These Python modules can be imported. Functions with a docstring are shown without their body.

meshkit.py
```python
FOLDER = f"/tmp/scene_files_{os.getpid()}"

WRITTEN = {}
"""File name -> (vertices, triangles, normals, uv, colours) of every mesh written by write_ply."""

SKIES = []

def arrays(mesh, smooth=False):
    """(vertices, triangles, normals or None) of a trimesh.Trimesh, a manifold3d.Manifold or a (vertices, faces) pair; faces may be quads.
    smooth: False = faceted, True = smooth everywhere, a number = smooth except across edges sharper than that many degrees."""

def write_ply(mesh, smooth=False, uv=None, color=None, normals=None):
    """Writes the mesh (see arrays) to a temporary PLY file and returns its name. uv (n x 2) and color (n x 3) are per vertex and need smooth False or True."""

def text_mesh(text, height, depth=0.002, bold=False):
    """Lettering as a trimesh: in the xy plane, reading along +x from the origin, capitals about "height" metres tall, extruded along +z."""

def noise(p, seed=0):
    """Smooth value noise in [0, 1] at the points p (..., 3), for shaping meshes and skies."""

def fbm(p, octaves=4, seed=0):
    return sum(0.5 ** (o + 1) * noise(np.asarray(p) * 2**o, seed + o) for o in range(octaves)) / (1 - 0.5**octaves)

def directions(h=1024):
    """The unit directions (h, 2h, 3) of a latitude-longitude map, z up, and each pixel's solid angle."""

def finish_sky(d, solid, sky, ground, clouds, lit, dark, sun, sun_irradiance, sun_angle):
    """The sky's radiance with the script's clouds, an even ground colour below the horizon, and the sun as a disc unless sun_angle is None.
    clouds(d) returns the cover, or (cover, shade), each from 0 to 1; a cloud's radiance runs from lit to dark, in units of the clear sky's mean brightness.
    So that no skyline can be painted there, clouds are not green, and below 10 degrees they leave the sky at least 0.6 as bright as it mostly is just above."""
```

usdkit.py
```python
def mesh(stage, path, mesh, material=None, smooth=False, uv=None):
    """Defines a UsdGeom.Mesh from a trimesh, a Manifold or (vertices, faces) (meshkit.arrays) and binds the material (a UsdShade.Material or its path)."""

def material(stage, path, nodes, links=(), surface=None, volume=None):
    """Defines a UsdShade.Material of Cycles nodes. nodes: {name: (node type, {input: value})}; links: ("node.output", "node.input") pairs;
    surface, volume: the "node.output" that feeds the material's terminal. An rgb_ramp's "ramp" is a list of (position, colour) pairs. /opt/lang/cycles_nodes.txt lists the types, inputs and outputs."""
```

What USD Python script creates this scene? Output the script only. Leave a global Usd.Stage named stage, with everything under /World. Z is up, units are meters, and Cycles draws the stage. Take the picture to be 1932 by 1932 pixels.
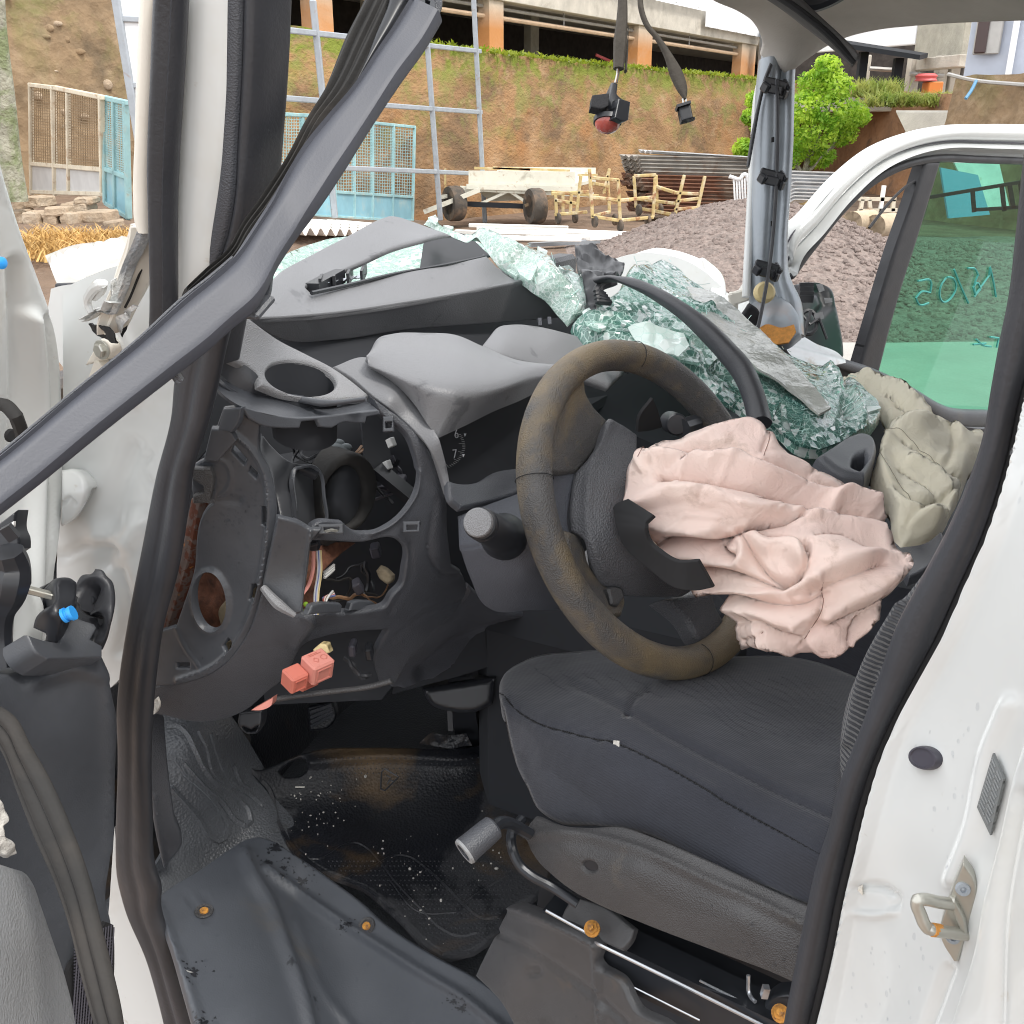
import math, random
import numpy as np, trimesh, shapely, usdkit, meshkit
import shapely.geometry as sg
from scipy.interpolate import RBFInterpolator, LinearNDInterpolator
from scipy.spatial import Delaunay, Voronoi
from pxr import Usd, UsdGeom, UsdLux, UsdShade, Gf, Sdf

stage = Usd.Stage.CreateInMemory()
UsdGeom.SetStageUpAxis(stage, UsdGeom.Tokens.z)
UsdGeom.SetStageMetersPerUnit(stage, 1.0)
UsdGeom.Xform.Define(stage, '/World')
UsdGeom.Scope.Define(stage, '/World/Looks')
L = '/World/Looks/'

# ---------------------------------------------------------------- camera, sky, sun
FPX, MID, HOR, EYE = 1850.0, 966.0, 250.0, 1.65
PITCH = math.atan((MID - HOR) / FPX)
cam = UsdGeom.Camera.Define(stage, '/World/camera')
cam.CreateFocalLengthAttr(24.0)
cam.CreateHorizontalApertureAttr(24.0 * 2 * MID / FPX)
cam.CreateVerticalApertureAttr(24.0 * 2 * MID / FPX)
cam.CreateClippingRangeAttr(Gf.Vec2f(0.02, 500))
cam.AddTranslateOp().Set(Gf.Vec3d(0, 0, EYE))
cam.AddRotateXOp().Set(90 - math.degrees(PITCH))
cam.CreateExposureAttr(0.90)

SUN_EL, SUN_DIR = math.radians(58), np.array([0.45, -0.35])        # behind and to the right of the viewer, high
SUN_ROT = math.atan2(SUN_DIR[0], SUN_DIR[1])
dome = UsdLux.DomeLight.Define(stage, '/World/sky')
dome.GetPrim().SetCustomDataByKey('kind', 'structure')
dm = usdkit.material(stage, L + 'sky_look', {
    'sky': ('sky_texture', {'sky_type': 'single_scattering', 'sun_disc': False, 'sun_elevation': SUN_EL, 'sun_rotation': SUN_ROT, 'aerosol_density': 3.0}),
    'tc': ('texture_coordinate', {}),
    'n': ('noise_texture', {'scale': 2.2, 'detail': 5.0}),
    'cr': ('rgb_ramp', {'ramp': [(0.25, (0.80, 0.80, 0.80)), (0.6, (0.97, 0.97, 0.97))]}),
    'cl': ('rgb_ramp', {'ramp': [(0.3, (6.0, 6.2, 6.6)), (0.7, (7.6, 7.6, 7.6))]}),
    'mx': ('mix_color', {'blend_type': 'mix'}),
    'bg': ('background_shader', {'strength': 0.15}),
}, [('tc.generated', 'n.vector'), ('n.fac', 'cr.fac'), ('n.fac', 'cl.fac'), ('sky.color', 'mx.a'), ('cl.color', 'mx.b'), ('cr.color', 'mx.fac'), ('mx.result', 'bg.color')], surface='bg.background')
UsdShade.MaterialBindingAPI.Apply(dome.GetPrim()).Bind(dm)
sun = UsdLux.DistantLight.Define(stage, '/World/sun')
sun.CreateNormalizeAttr(True); sun.CreateIntensityAttr(0.4); sun.CreateAngleAttr(14.0)
sun.CreateColorAttr(Gf.Vec3f(1.0, 0.965, 0.91))
_sd = np.array([*(SUN_DIR / np.linalg.norm(SUN_DIR) * math.cos(SUN_EL)), math.sin(SUN_EL)])
sun.AddRotateZOp().Set(math.degrees(math.atan2(_sd[0], -_sd[1])))
sun.AddRotateXOp().Set(90 - math.degrees(SUN_EL))

# ---------------------------------------------------------------- frames: rays through the lens, the van's own axes
CAM = np.array([0, 0, EYE])
AX, AD, AU = np.array([1., 0, 0]), np.array([0, math.cos(PITCH), -math.sin(PITCH)]), np.array([0, math.sin(PITCH), math.cos(PITCH)])
ALPHA = math.radians(28)
VT = np.array([math.sin(ALPHA), math.cos(ALPHA), 0])     # across the van, away from the driver's door
VF = np.array([-math.cos(ALPHA), math.sin(ALPHA), 0])    # towards the van's bonnet
VZ = np.array([0, 0, 1.])
def van_pt(f, t, z): return f * VF + t * VT + z * VZ
def to_van(p):
    p = np.asarray(p, float); return np.stack([p @ VF, p @ VT, p[..., 2]], -1)
def ray(px, py):
    px, py = np.asarray(px, float), np.asarray(py, float)
    return AD + ((px - MID) / FPX)[..., None] * AX - ((py - MID) / FPX)[..., None] * AU
def dep(px, py, k, v):
    r = ray(px, py)
    if k == 'd': return np.full(np.shape(px), v, float) + 0
    if k == 't': return v / (r @ VT)
    if k == 'f': return v / (r @ VF)
    if k == 'z': return (v - EYE) / r[..., 2]
    if k == 'Y': return v / r[..., 1]
    if k == 'pl': return ((np.asarray(v[0]) - CAM) @ np.asarray(v[1])) / (r @ np.asarray(v[1]))
def P(px, py, k='d', v=1.0): return CAM + dep(px, py, k, v)[..., None] * ray(px, py) if np.ndim(px) else CAM + float(dep(px, py, k, v)) * ray(px, py)
def unit(v):
    v = np.asarray(v, float); return v / np.maximum(np.linalg.norm(v, axis=-1, keepdims=True), 1e-12)

# ---------------------------------------------------------------- curves
def spline(pts, closed=False, step=6.0, corner=50, n=None):
    """points through pts; corners sharper than `corner` degrees stay corners"""
    p = np.asarray(pts, float); m = len(p)
    seg = [(i, (i + 1) % m) for i in range(m if closed else m - 1)]
    tin, tout = np.zeros_like(p), np.zeros_like(p)
    for i in range(m):
        a, b = (p[i - 1], p[(i + 1) % m]) if closed else (p[max(i - 1, 0)], p[min(i + 1, m - 1)])
        d0, d1 = p[i] - a, b - p[i]
        l0, l1 = np.linalg.norm(d0), np.linalg.norm(d1)
        if l0 < 1e-9: tin[i] = tout[i] = unit(d1); continue
        if l1 < 1e-9: tin[i] = tout[i] = unit(d0); continue
        c = np.degrees(np.arccos(np.clip(d0 @ d1 / l0 / l1, -1, 1)))
        if c > corner: tin[i], tout[i] = d0 / l0, d1 / l1
        else: tin[i] = tout[i] = unit(d0 / l0 / l0 ** .5 * l1 ** .5 + d1 / l1 / l1 ** .5 * l0 ** .5 if 0 else d0 / l0 * l1 + d1 / l1 * l0)
    out = []
    for i, j in seg:
        l = np.linalg.norm(p[j] - p[i])
        k = max(1, int(round(l / step))) if n is None else n
        s = np.arange(k)[:, None] / k
        h = s * s * (3 - 2 * s)
        out.append(p[i] * (1 - h) + p[j] * h + (s ** 3 - 2 * s ** 2 + s) * l * tout[i] + (s ** 3 - s ** 2) * l * tin[j])
    if not closed: out.append(p[-1:])
    return np.vstack(out)
def resample(pts, n):
    p = np.asarray(pts, float); s = np.r_[0, np.cumsum(np.linalg.norm(np.diff(p, axis=0), axis=1))]
    u = np.linspace(0, s[-1], n)
    return np.stack([np.interp(u, s, p[:, k]) for k in range(p.shape[1])], -1)

# ---------------------------------------------------------------- meshes
def cat(*ms):
    ms = [m for m in ms if m is not None]
    flat = []
    for m in ms: flat += list(m) if isinstance(m, (list, tuple)) else [m]
    return trimesh.util.concatenate(flat)
def TM(v, f): return trimesh.Trimesh(np.asarray(v, float), np.asarray(f, int), process=False)
def grid_faces(n, m, wrap=False):
    f = []
    for i in range(n - 1):
        for j in range(m if wrap else m - 1):
            a, b = i * m + j, i * m + (j + 1) % m
            f += [[a, b, b + m], [a, b + m, a + m]]
    return np.array(f)
def loft(secs, caps=True):
    """closed sections (k x m x 3) skinned along k"""
    s = np.asarray(secs, float); k, m = s.shape[:2]
    v = s.reshape(-1, 3); f = list(grid_faces(k, m, True))
    if caps:
        v = np.vstack([v, s[0].mean(0), s[-1].mean(0)]); c0, c1 = len(v) - 2, len(v) - 1
        for j in range(m):
            f.append([c0, (j + 1) % m, j]); f.append([c1, (k - 1) * m + j, (k - 1) * m + (j + 1) % m])
    t = TM(v, f)
    if t.volume < 0: t.invert()
    return t
def frames(p, up=None):
    t = unit(np.gradient(p, axis=0)); n = np.zeros_like(p)
    u = np.array([0, 0, 1.]) if up is None else np.asarray(up, float)
    if abs(t[0] @ unit(u)) > .95: u = np.array([1., 0, 0])
    n[0] = unit(u - (u @ t[0]) * t[0])
    for i in range(1, len(p)):
        q = n[i - 1] - (n[i - 1] @ t[i]) * t[i]; n[i] = unit(q)
    return t, n, np.cross(t, n)
def tube(pts, r, m=10, step=None, smooth=True, prof=None, up=None, caps=True):
    p = np.asarray(pts, float)
    if smooth and len(p) > 2: p = spline(p, n=6, corner=80)
    t, n, b = frames(p, up)
    a = np.linspace(0, 2 * np.pi, m, endpoint=False)
    rr = np.broadcast_to(np.interp(np.linspace(0, 1, len(p)), np.linspace(0, 1, np.size(r)), np.atleast_1d(r)), len(p))
    c = np.stack([np.cos(a), np.sin(a)], -1) if prof is None else np.asarray(prof, float)
    return loft(p[:, None] + rr[:, None, None] * (c[None, :, :1] * n[:, None] + c[None, :, 1:] * b[:, None]), caps)
def box(size, at=(0, 0, 0), axes=None, ch=0.0):
    m = trimesh.creation.box(size)
    if ch:
        h = np.asarray(size) / 2; c = min(ch, h.min() * .9); pts = []
        for s in np.ndindex(2, 2, 2):
            q = (np.array(s) * 2 - 1)
            for k in range(3):
                e = h - c; e[k] = h[k]; pts.append(q * e)
        m = trimesh.convex.convex_hull(np.array(pts))
    v = np.array(m.vertices)
    if axes is not None: v = v @ np.asarray(axes)
    return TM(v + np.asarray(at), m.faces)
def beam(a, b, w, h=None, up=(0, 0, 1), ch=0.0):
    """a bar of rectangular section from a to b"""
    a, b = np.asarray(a, float), np.asarray(b, float); t = unit(b - a); u = np.asarray(up, float)
    if abs(t @ u) > .98: u = np.array([1., 0, 0])
    n = unit(u - (u @ t) * t); s = np.cross(n, t)
    return box((np.linalg.norm(b - a), w, h or w), (a + b) / 2, np.array([t, s, n]), ch)
def cyl(a, b, r0, r1=None, m=16, caps=True):
    a, b = np.asarray(a, float), np.asarray(b, float)
    return tube([a, b], [r0, r0 if r1 is None else r1], m, smooth=False, caps=caps)
def lathe(prof, at, axis, m=24):
    """prof: (radius, height) pairs along axis"""
    ax = unit(axis); u = unit(np.cross(ax, [0.3, 0.5, 0.81] if abs(ax[2]) > .9 else [0, 0, 1])); w = np.cross(ax, u)
    a = np.linspace(0, 2 * np.pi, m, endpoint=False); at = np.asarray(at, float)
    return loft([at + h * ax + max(r, 1e-5) * (np.cos(a)[:, None] * u + np.sin(a)[:, None] * w) for r, h in prof], caps=True)
def ico(at, r, sub=1, sq=(1, 1, 1)):
    m = trimesh.creation.icosphere(sub); return TM(np.array(m.vertices) * r * np.asarray(sq) + np.asarray(at), m.faces)

def seg_dist(xy, line):
    """distance of points to a polyline"""
    return shapely.distance(shapely.points(xy), shapely.linestrings(line)), None

class Patch:
    """A sheet with thickness: an outline, and control points that say where in the van its surface lies."""
    def __init__(self, outline, ctrl, step=9, holes=(), thick=.004, ridges=(), edge=None, noise=None, lin=False, corner=50, hole_corner=50, calm=0):
        self.calm = calm
        bs = min(step, max(1.5, edge[0] * .36)) if edge else step
        out = spline(outline, True, bs, corner)
        hs = [spline(h, True, bs * .8, hole_corner) for h in holes]
        poly = sg.Polygon(out, hs)
        if not poly.is_valid: poly = max(getattr(poly.buffer(0), 'geoms', [poly.buffer(0)]), key=lambda g: g.area)
        self.poly = poly
        self.ctrl = ctrl if isinstance(ctrl, tuple) else None
        if self.ctrl is None:
            c = np.array([[a[0], a[1]] for a in ctrl], float)
            iv = np.array([1 / float(dep(a[0], a[1], a[2], a[3])) for a in ctrl])
            if lin:
                li = LinearNDInterpolator(c, iv)
                rb = RBFInterpolator(c, iv, kernel='linear', degree=1)
                def f(xy):
                    q = li(xy); b = np.isnan(q); q[b] = rb(xy[b]) if b.any() else 0; return q
                self.inv = f
            else: self.inv = RBFInterpolator(c / 1000, iv, kernel='thin_plate_spline', degree=1) if len(c) > 3 else self._plane(c / 1000, iv)
            self.sc = 1.0 if lin else 1000.0
        self.ridges = [(spline(np.asarray(r[0], float), False, 8), *r[1:]) for r in ridges]
        self.edge, self.noise, self.rim = edge, noise, [out] + hs
        lo, hi = poly.bounds[:2], poly.bounds[2:]
        gx, gy = np.arange(lo[0], hi[0], step), np.arange(lo[1], hi[1], step * .87)
        g = np.array([(x + (j % 2) * step / 2, y) for j, y in enumerate(gy) for x in gx])
        inner = poly.buffer(-max(step * .55, edge[0] * 1.0 + step * .3 if edge else 0))
        g = g[shapely.contains_xy(inner, g[:, 0], g[:, 1])] if len(g) and not inner.is_empty else np.zeros((0, 2))
        rings = [np.array(poly.exterior.coords)[:-1]] + [np.array(r.coords)[:-1] for r in poly.interiors]
        rings = [r[np.r_[True, np.linalg.norm(np.diff(r, axis=0), axis=1) > 1e-6]] for r in rings]
        if edge:                                   # extra rows near the rim so that its rounding is smooth
            for k in (.26, .58, 1.0):
                b = poly.buffer(-edge[0] * k)
                for q in getattr(b, 'geoms', [b]):
                    if q.is_empty: continue
                    for rr in [q.exterior, *q.interiors]:
                        n = max(6, int(rr.length / (bs * (1 + k * .6)))); g = np.vstack([g, shapely.get_coordinates(shapely.line_interpolate_point(shapely.linestrings(np.array(rr.coords)[:, :2]), np.arange(n) / n, normalized=True))])
        xy = np.vstack(rings + [g]); nb = sum(map(len, rings))
        if len(xy) > nb and edge:
            _, keep = np.unique(np.round(xy / (bs * .45)), axis=0, return_index=True); keep = np.sort(np.r_[np.arange(nb), keep[keep >= nb]]); xy = xy[keep]
        tri = Delaunay(xy + np.random.default_rng(5).uniform(-1e-4, 1e-4, xy.shape)).simplices
        cen = xy[tri].mean(1); tri = tri[shapely.contains_xy(poly, cen[:, 0], cen[:, 1])]
        used = np.unique(tri); re = -np.ones(len(xy), int); re[used] = np.arange(len(used)); 
        xy, tri = xy[used], re[tri]
        v = self.pos(xy)
        nrm = np.cross(v[tri[:, 1]] - v[tri[:, 0]], v[tri[:, 2]] - v[tri[:, 0]])
        away = ((v[tri].mean(1) - CAM) * nrm).sum(1) > 0
        tri[away] = tri[away][:, ::-1]
        vn = np.zeros_like(v); nrm[away] *= -1
        for k in range(3): np.add.at(vn, tri[:, k], nrm)
        vn = unit(vn)
        back = v - self.nrm(xy) * thick
        e = np.vstack([tri[:, [0, 1]], tri[:, [1, 2]], tri[:, [2, 0]]]); key = {tuple(x) for x in e}
        rim = np.array([x for x in e if (x[1], x[0]) not in key]); n = len(v)
        side = np.vstack([np.c_[rim[:, 1], rim[:, 0], rim[:, 0] + n], np.c_[rim[:, 1], rim[:, 0] + n, rim[:, 1] + n]]) if len(rim) else np.zeros((0, 3), int)
        self.v, self.n, self.xy, self.tri = v, vn, xy, tri
        self.mesh = TM(np.vstack([v, back]), np.vstack([tri, tri[:, ::-1] + n, side]))
    @staticmethod
    def _plane(c, iv):
        k = np.linalg.lstsq(np.c_[c, np.ones(len(c))], iv, rcond=None)[0]
        return lambda q: np.c_[q, np.ones(len(q))] @ k
    def base(self, xy):
        xy = np.asarray(xy, float)
        d = dep(xy[:, 0], xy[:, 1], *self.ctrl) if self.ctrl else 1 / self.inv(xy / self.sc)
        return CAM + d[:, None] * ray(xy[:, 0], xy[:, 1])
    def nrm(self, xy, e=1.5):
        xy = np.asarray(xy, float)
        a = self.base(xy + [e, 0]) - self.base(xy - [e, 0]); b = self.base(xy + [0, e]) - self.base(xy - [0, e])
        n = unit(np.cross(a, b)); s = np.sign(((CAM - self.base(xy)) * n).sum(1)); return n * s[:, None]
    def pos(self, xy):
        xy = np.asarray(xy, float); p = self.base(xy); h = np.zeros(len(xy))
        for line, amp, w, *o in self.ridges:
            dd, u = seg_dist(xy, line); w_ = w; sh = np.exp(-np.abs(dd) / (w_ * .75)) if (o and o[0] == 'crease' and amp < 0) else np.exp(-(dd / w_) ** 2)
            h = h + amp * sh
        if self.noise: 
            for amp, sc, seed in self.noise: h = h + amp * (meshkit.fbm(p * sc, 3, seed) - .5)
        if self.calm: h = h * np.clip(shapely.distance(shapely.points(xy), self.poly.boundary) / self.calm, 0, 1) ** .8
        if self.edge:
            dd = shapely.distance(shapely.points(xy), self.poly.boundary)
            q = 1 - np.clip(dd / self.edge[0], 0, 1); h = h - self.edge[1] * q ** 2.2
        return p + h[:, None] * self.nrm(xy)

def patch(*a, **k): return Patch(*a, **k).mesh
def strip(Lp, Rp, k='t', v=.62, h=.01, back=.01, n=40, m=9, prof=None, corner=60, dz=None):
    """A long section between two edges; prof(u) gives its relief across; points may carry their own depth as (x, y, depth)"""
    def edge3(pts):
        pts = [q if len(q) > 2 else (q[0], q[1], float(dep(q[0], q[1], k, v))) for q in pts]
        c = resample(spline(np.array(pts, float) * [1, 1, 1], False, 5, corner), n)
        return CAM + c[:, 2:3] * ray(c[:, 0], c[:, 1])
    a, b = edge3(Lp), edge3(Rp)
    t = unit(np.gradient((a + b) / 2, axis=0)); nn = unit(np.cross(t, b - a))
    s = np.sign(((CAM - (a + b) / 2) * nn).sum(1)); nn *= s[:, None]
    u = np.linspace(0, 1, m); f = prof or (lambda x: np.sqrt(np.maximum(1 - (2 * x - 1) ** 2, 0)))
    top = a[:, None] + u[None, :, None] * (b - a)[:, None] + (h * f(u))[None, :, None] * nn[:, None]
    ub = u[::-1]
    bot = a[:, None] + ub[None, :, None] * (b - a)[:, None] - (back * (0.25 + .75 * np.sqrt(np.maximum(1 - (2 * ub - 1) ** 2, 0))))[None, :, None] * nn[:, None]
    return loft(np.concatenate([top, bot], 1))
def drops(pt, n, seed=1, region=None, size=(.0012, .003), flat=.45, stretch=1.0):
    """water drops lying on a patch"""
    rng = np.random.default_rng(seed); poly = sg.Polygon(region).buffer(0).intersection(pt.poly) if region else pt.poly
    lo, hi = np.array(poly.bounds[:2]), np.array(poly.bounds[2:]); xy = []
    while len(xy) < n:
        q = rng.uniform(lo, hi)
        if poly.contains(sg.Point(q)): xy.append(q)
    xy = np.array(xy); p, nn = pt.pos(xy), pt.nrm(xy); out = []
    base = trimesh.creation.icosphere(1)
    for i in range(n):
        r = size[0] + (size[1] - size[0]) * rng.random() ** 2.2
        u = unit(np.cross(nn[i], [0, 0, 1.0])); w = np.cross(u, nn[i])
        st = 1 + (stretch - 1) * rng.random()
        out.append(TM(np.array(base.vertices) * [r, r * st, r * flat] @ np.array([u, w, nn[i]]) + p[i], base.faces))
    return cat(out)

# ---------------------------------------------------------------- prims
_names, BASE = {}, {}
def numbered(parent, name):
    k = _names.get((parent, name), 0); _names[(parent, name)] = k + 1
    return f'{parent}/{name}' + (f'_{k:03d}' if k else '')
def tag(path, label=None, category=None, group=None, kind=None):
    pr = stage.GetPrimAtPath(path)
    for k, x in (('label', label), ('category', category), ('group', group), ('kind', kind)):
        if x: pr.SetCustomDataByKey(k, x)
    return path
def thing(name, label, category, base=(0, 0, 0), group=None):
    path = numbered('/World', name); x = UsdGeom.Xform.Define(stage, path)
    x.AddTranslateOp().Set(Gf.Vec3d(*map(float, base))); x.AddRotateZOp().Set(0.0); x.AddScaleOp().Set(Gf.Vec3f(1, 1, 1))
    BASE[path] = np.asarray(base, float)
    return tag(path, label, category, group)
def obj(name, mesh, mat, parent='/World', smooth=35, label=None, category=None, group=None, kind=None):
    path = numbered(parent, name); b = BASE.get(parent, np.zeros(3)); BASE[path] = b
    if hasattr(mesh, 'mesh') and isinstance(mesh, Patch): mesh = mesh.mesh
    mesh = mesh if isinstance(mesh, trimesh.Trimesh) else cat(mesh)
    usdkit.mesh(stage, path, TM(np.array(mesh.vertices) - b, mesh.faces), M[mat], smooth=smooth)
    return tag(path, label, category, group, kind)
def dup(src, loc, rz=0.0, label=None, scale=(1, 1, 1), group=None):
    path = numbered('/World', src.rsplit('/', 1)[1]); x = UsdGeom.Xform.Define(stage, path)
    x.AddTranslateOp().Set(Gf.Vec3d(*map(float, loc))); x.AddRotateZOp().Set(float(rz)); x.AddScaleOp().Set(Gf.Vec3f(*map(float, scale)))
    x.GetPrim().GetReferences().AddInternalReference(Sdf.Path(src)); x.GetPrim().SetInstanceable(True)
    was = stage.GetPrimAtPath(src).GetCustomData()
    return tag(path, label or was.get('label'), was.get('category'), group or was.get('group'))

# ---------------------------------------------------------------- materials
M = {}
def std(name, col, rough=.5, metal=0.0, var=0.0, vscale=4.0, layers=(), bumps=(), coat=0.0, sheen=0.0, sss=0.0, bevel=0.0, spec=None, rlayer=None, stretch=(1, 1, 1)):
    """var: tone variation; layers: (colour, scale, lo, hi[, amount[, z0, z1]]) patches by noise; bumps: (kind, scale, distance)"""
    n, l = {'g': ('geometry', {}), 'mp': ('mapping', {'scale': stretch})}, [('g.position', 'mp.vector')]
    n['p'] = ('principled_bsdf', {'roughness': rough, 'metallic': metal, 'base_color': col})
    if spec is not None: n['p'][1]['specular_ior_level'] = spec
    if coat: n['p'][1].update(coat_weight=coat, coat_roughness=.06)
    if sheen: n['p'][1].update(sheen_weight=sheen, sheen_roughness=.5)
    last = None
    if var:
        n['nv'] = ('noise_texture', {'scale': vscale, 'detail': 6.0, 'roughness': .65})
        n['rv'] = ('rgb_ramp', {'ramp': [(.3, tuple(c * (1 - var) for c in col)), (.7, tuple(c * (1 + var) for c in col))]})
        l += [('mp.vector', 'nv.vector'), ('nv.fac', 'rv.fac')]; last = 'rv.color'
    for i, (c, sc, lo, hi, *o) in enumerate(layers):
        amt = o[0] if o else 1.0
        n[f'n{i}'] = ('noise_texture', {'scale': sc, 'detail': 7.0, 'roughness': .62, 'distortion': .4})
        n[f'o{i}'] = ('vector_math', {'math_type': 'add', 'vector2': (3.7 * i + 1, 9.1 * i, 5.3 * i + 2)})
        n[f'm{i}'] = ('map_range', {'from_min': lo, 'from_max': hi, 'to_min': 0.0, 'to_max': amt, 'clamp': True})
        n[f'x{i}'] = ('mix_color', {'blend_type': 'mix', 'b': c})
        l += [('mp.vector', f'o{i}.vector1'), (f'o{i}.vector', f'n{i}.vector'), (f'n{i}.fac', f'm{i}.value')]
        fac = f'm{i}.result'
        if len(o) > 2:
            n[f's{i}'] = ('separate_xyz', {}); n[f'z{i}'] = ('map_range', {'from_min': o[1], 'from_max': o[2], 'to_min': 0.0, 'to_max': 1.0, 'clamp': True}); n[f'k{i}'] = ('math', {'math_type': 'multiply'})
            l += [('g.position', f's{i}.vector'), (f's{i}.z', f'z{i}.value'), (fac, f'k{i}.value1'), (f'z{i}.result', f'k{i}.value2')]; fac = f'k{i}.value'
        l += [(fac, f'x{i}.fac')]
        if last: l.append((last, f'x{i}.a'))
        else: n[f'x{i}'][1]['a'] = col
        last = f'x{i}.result'
    if last: l.append((last, 'p.base_color'))
    if rlayer:
        n['nr'] = ('noise_texture', {'scale': rlayer[0], 'detail': 5.0}); n['mr'] = ('map_range', {'from_min': .35, 'from_max': .65, 'to_min': rlayer[1], 'to_max': rlayer[2], 'clamp': True})
        l += [('mp.vector', 'nr.vector'), ('nr.fac', 'mr.value'), ('mr.result', 'p.roughness')]
    nm = None
    if bevel: n['bv'] = ('bevel', {'samples': 4, 'radius': bevel}); nm = 'bv.bevel'
    for i, (k, sc, dist, *o) in enumerate(bumps):
        b = f'b{i}'
        n[b] = ('bump', {'strength': 1.0, 'distance': dist})
        if k == 'noise': n[b + 't'] = ('noise_texture', {'scale': sc, 'detail': 5.0, 'roughness': .6}); l += [('mp.vector', b + 't.vector'), (b + 't.fac', b + '.height')]
        if k == 'cell': n[b + 't'] = ('voronoi_texture', {'scale': sc}); l += [('mp.vector', b + 't.vector'), (b + 't.distance', b + '.height')]
        if k == 'wave':
            n[b + 't'] = ('wave_texture', {'scale': sc, 'bands_direction': o[0] if o else 'x', 'distortion': o[1] if len(o) > 1 else 0.0, 'detail': 1.0}); l += [('mp.vector', b + 't.vector'), (b + 't.fac', b + '.height')]
        if nm: l.append((nm, b + '.normal'))
        nm = b + '.normal'
    if nm: l.append((nm, 'p.normal'))
    M[name] = usdkit.material(stage, L + name, n, l, surface='p.BSDF')

# outdoors
std('ground_soil', (.185, .125, .085), .95, var=.3, vscale=1.2, layers=[((.10, .065, .045), 2.0, .5, .7), ((.26, .20, .15), 5, .55, .75)], bumps=[('noise', 9, .05)])
std('concrete_yard', (.37, .355, .325), .9, var=.12, vscale=1.5, bumps=[('noise', 30, .01)])
std('gravel', (.20, .16, .14), .95, var=.35, vscale=9, layers=[((.30, .23, .20), 22, .52, .66, .8), ((.10, .075, .07), 16, .56, .7, .7)], bumps=[('cell', 26, .018)])
std('pebble', (.22, .175, .155), .95, var=.45, vscale=14)
std('earth_wall', (.315, .185, .09), .95, var=.34, vscale=.9, stretch=(1, 1, 1.4), bumps=[('noise', 3.5, .045), ('noise', 14, .02)],
    layers=[((.40, .27, .16), 2.6, .52, .68, .75), ((.38, .17, .055), .7, .52, .7, .6), ((.13, .085, .05), .8, .50, .66, .8), ((.21, .22, .06), 1.5, .49, .62, .7, .9, 2.2), ((.17, .23, .02), 2.2, .42, .55, .85, 2.45, 3.0)])
std('stone_wall', (.24, .165, .095), .95, var=.35, vscale=1.5, bumps=[('cell', 5, .03), ('noise', 14, .02)], layers=[((.33, .24, .15), 2.4, .5, .64, .75), ((.16, .17, .05), 1.2, .50, .64, .6, 1.6, 3.2), ((.06, .05, .035), 1.0, .54, .7, .7)])
std('red_wall', (.34, .19, .105), .95, var=.3, vscale=1.2, bumps=[('noise', 6, .05)], layers=[((.33, .17, .075), 1.1, .5, .64, .8), ((.12, .08, .06), 1.4, .55, .7)])
std('concrete', (.52, .48, .41), .85, var=.16, vscale=2.0, bumps=[('noise', 24, .01)], layers=[((.24, .21, .16), 1.3, .55, .75, .6)])
std('concrete_block', (.37, .35, .29), .9, var=.18, vscale=3, bumps=[('noise', 20, .015)])
std('column_rust', (.52, .44, .34), .85, var=.1, layers=[((.50, .20, .045), .5, .1, .5, .9, 4.95, 4.3)], bumps=[('noise', 20, .01)])
std('cladding', (.82, .83, .85), .45)
std('pale_wall', (.46, .50, .58), .8, var=.05)
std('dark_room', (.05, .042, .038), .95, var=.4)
std('pipe_steel', (.42, .41, .39), .45, .5, var=.1)
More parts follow.
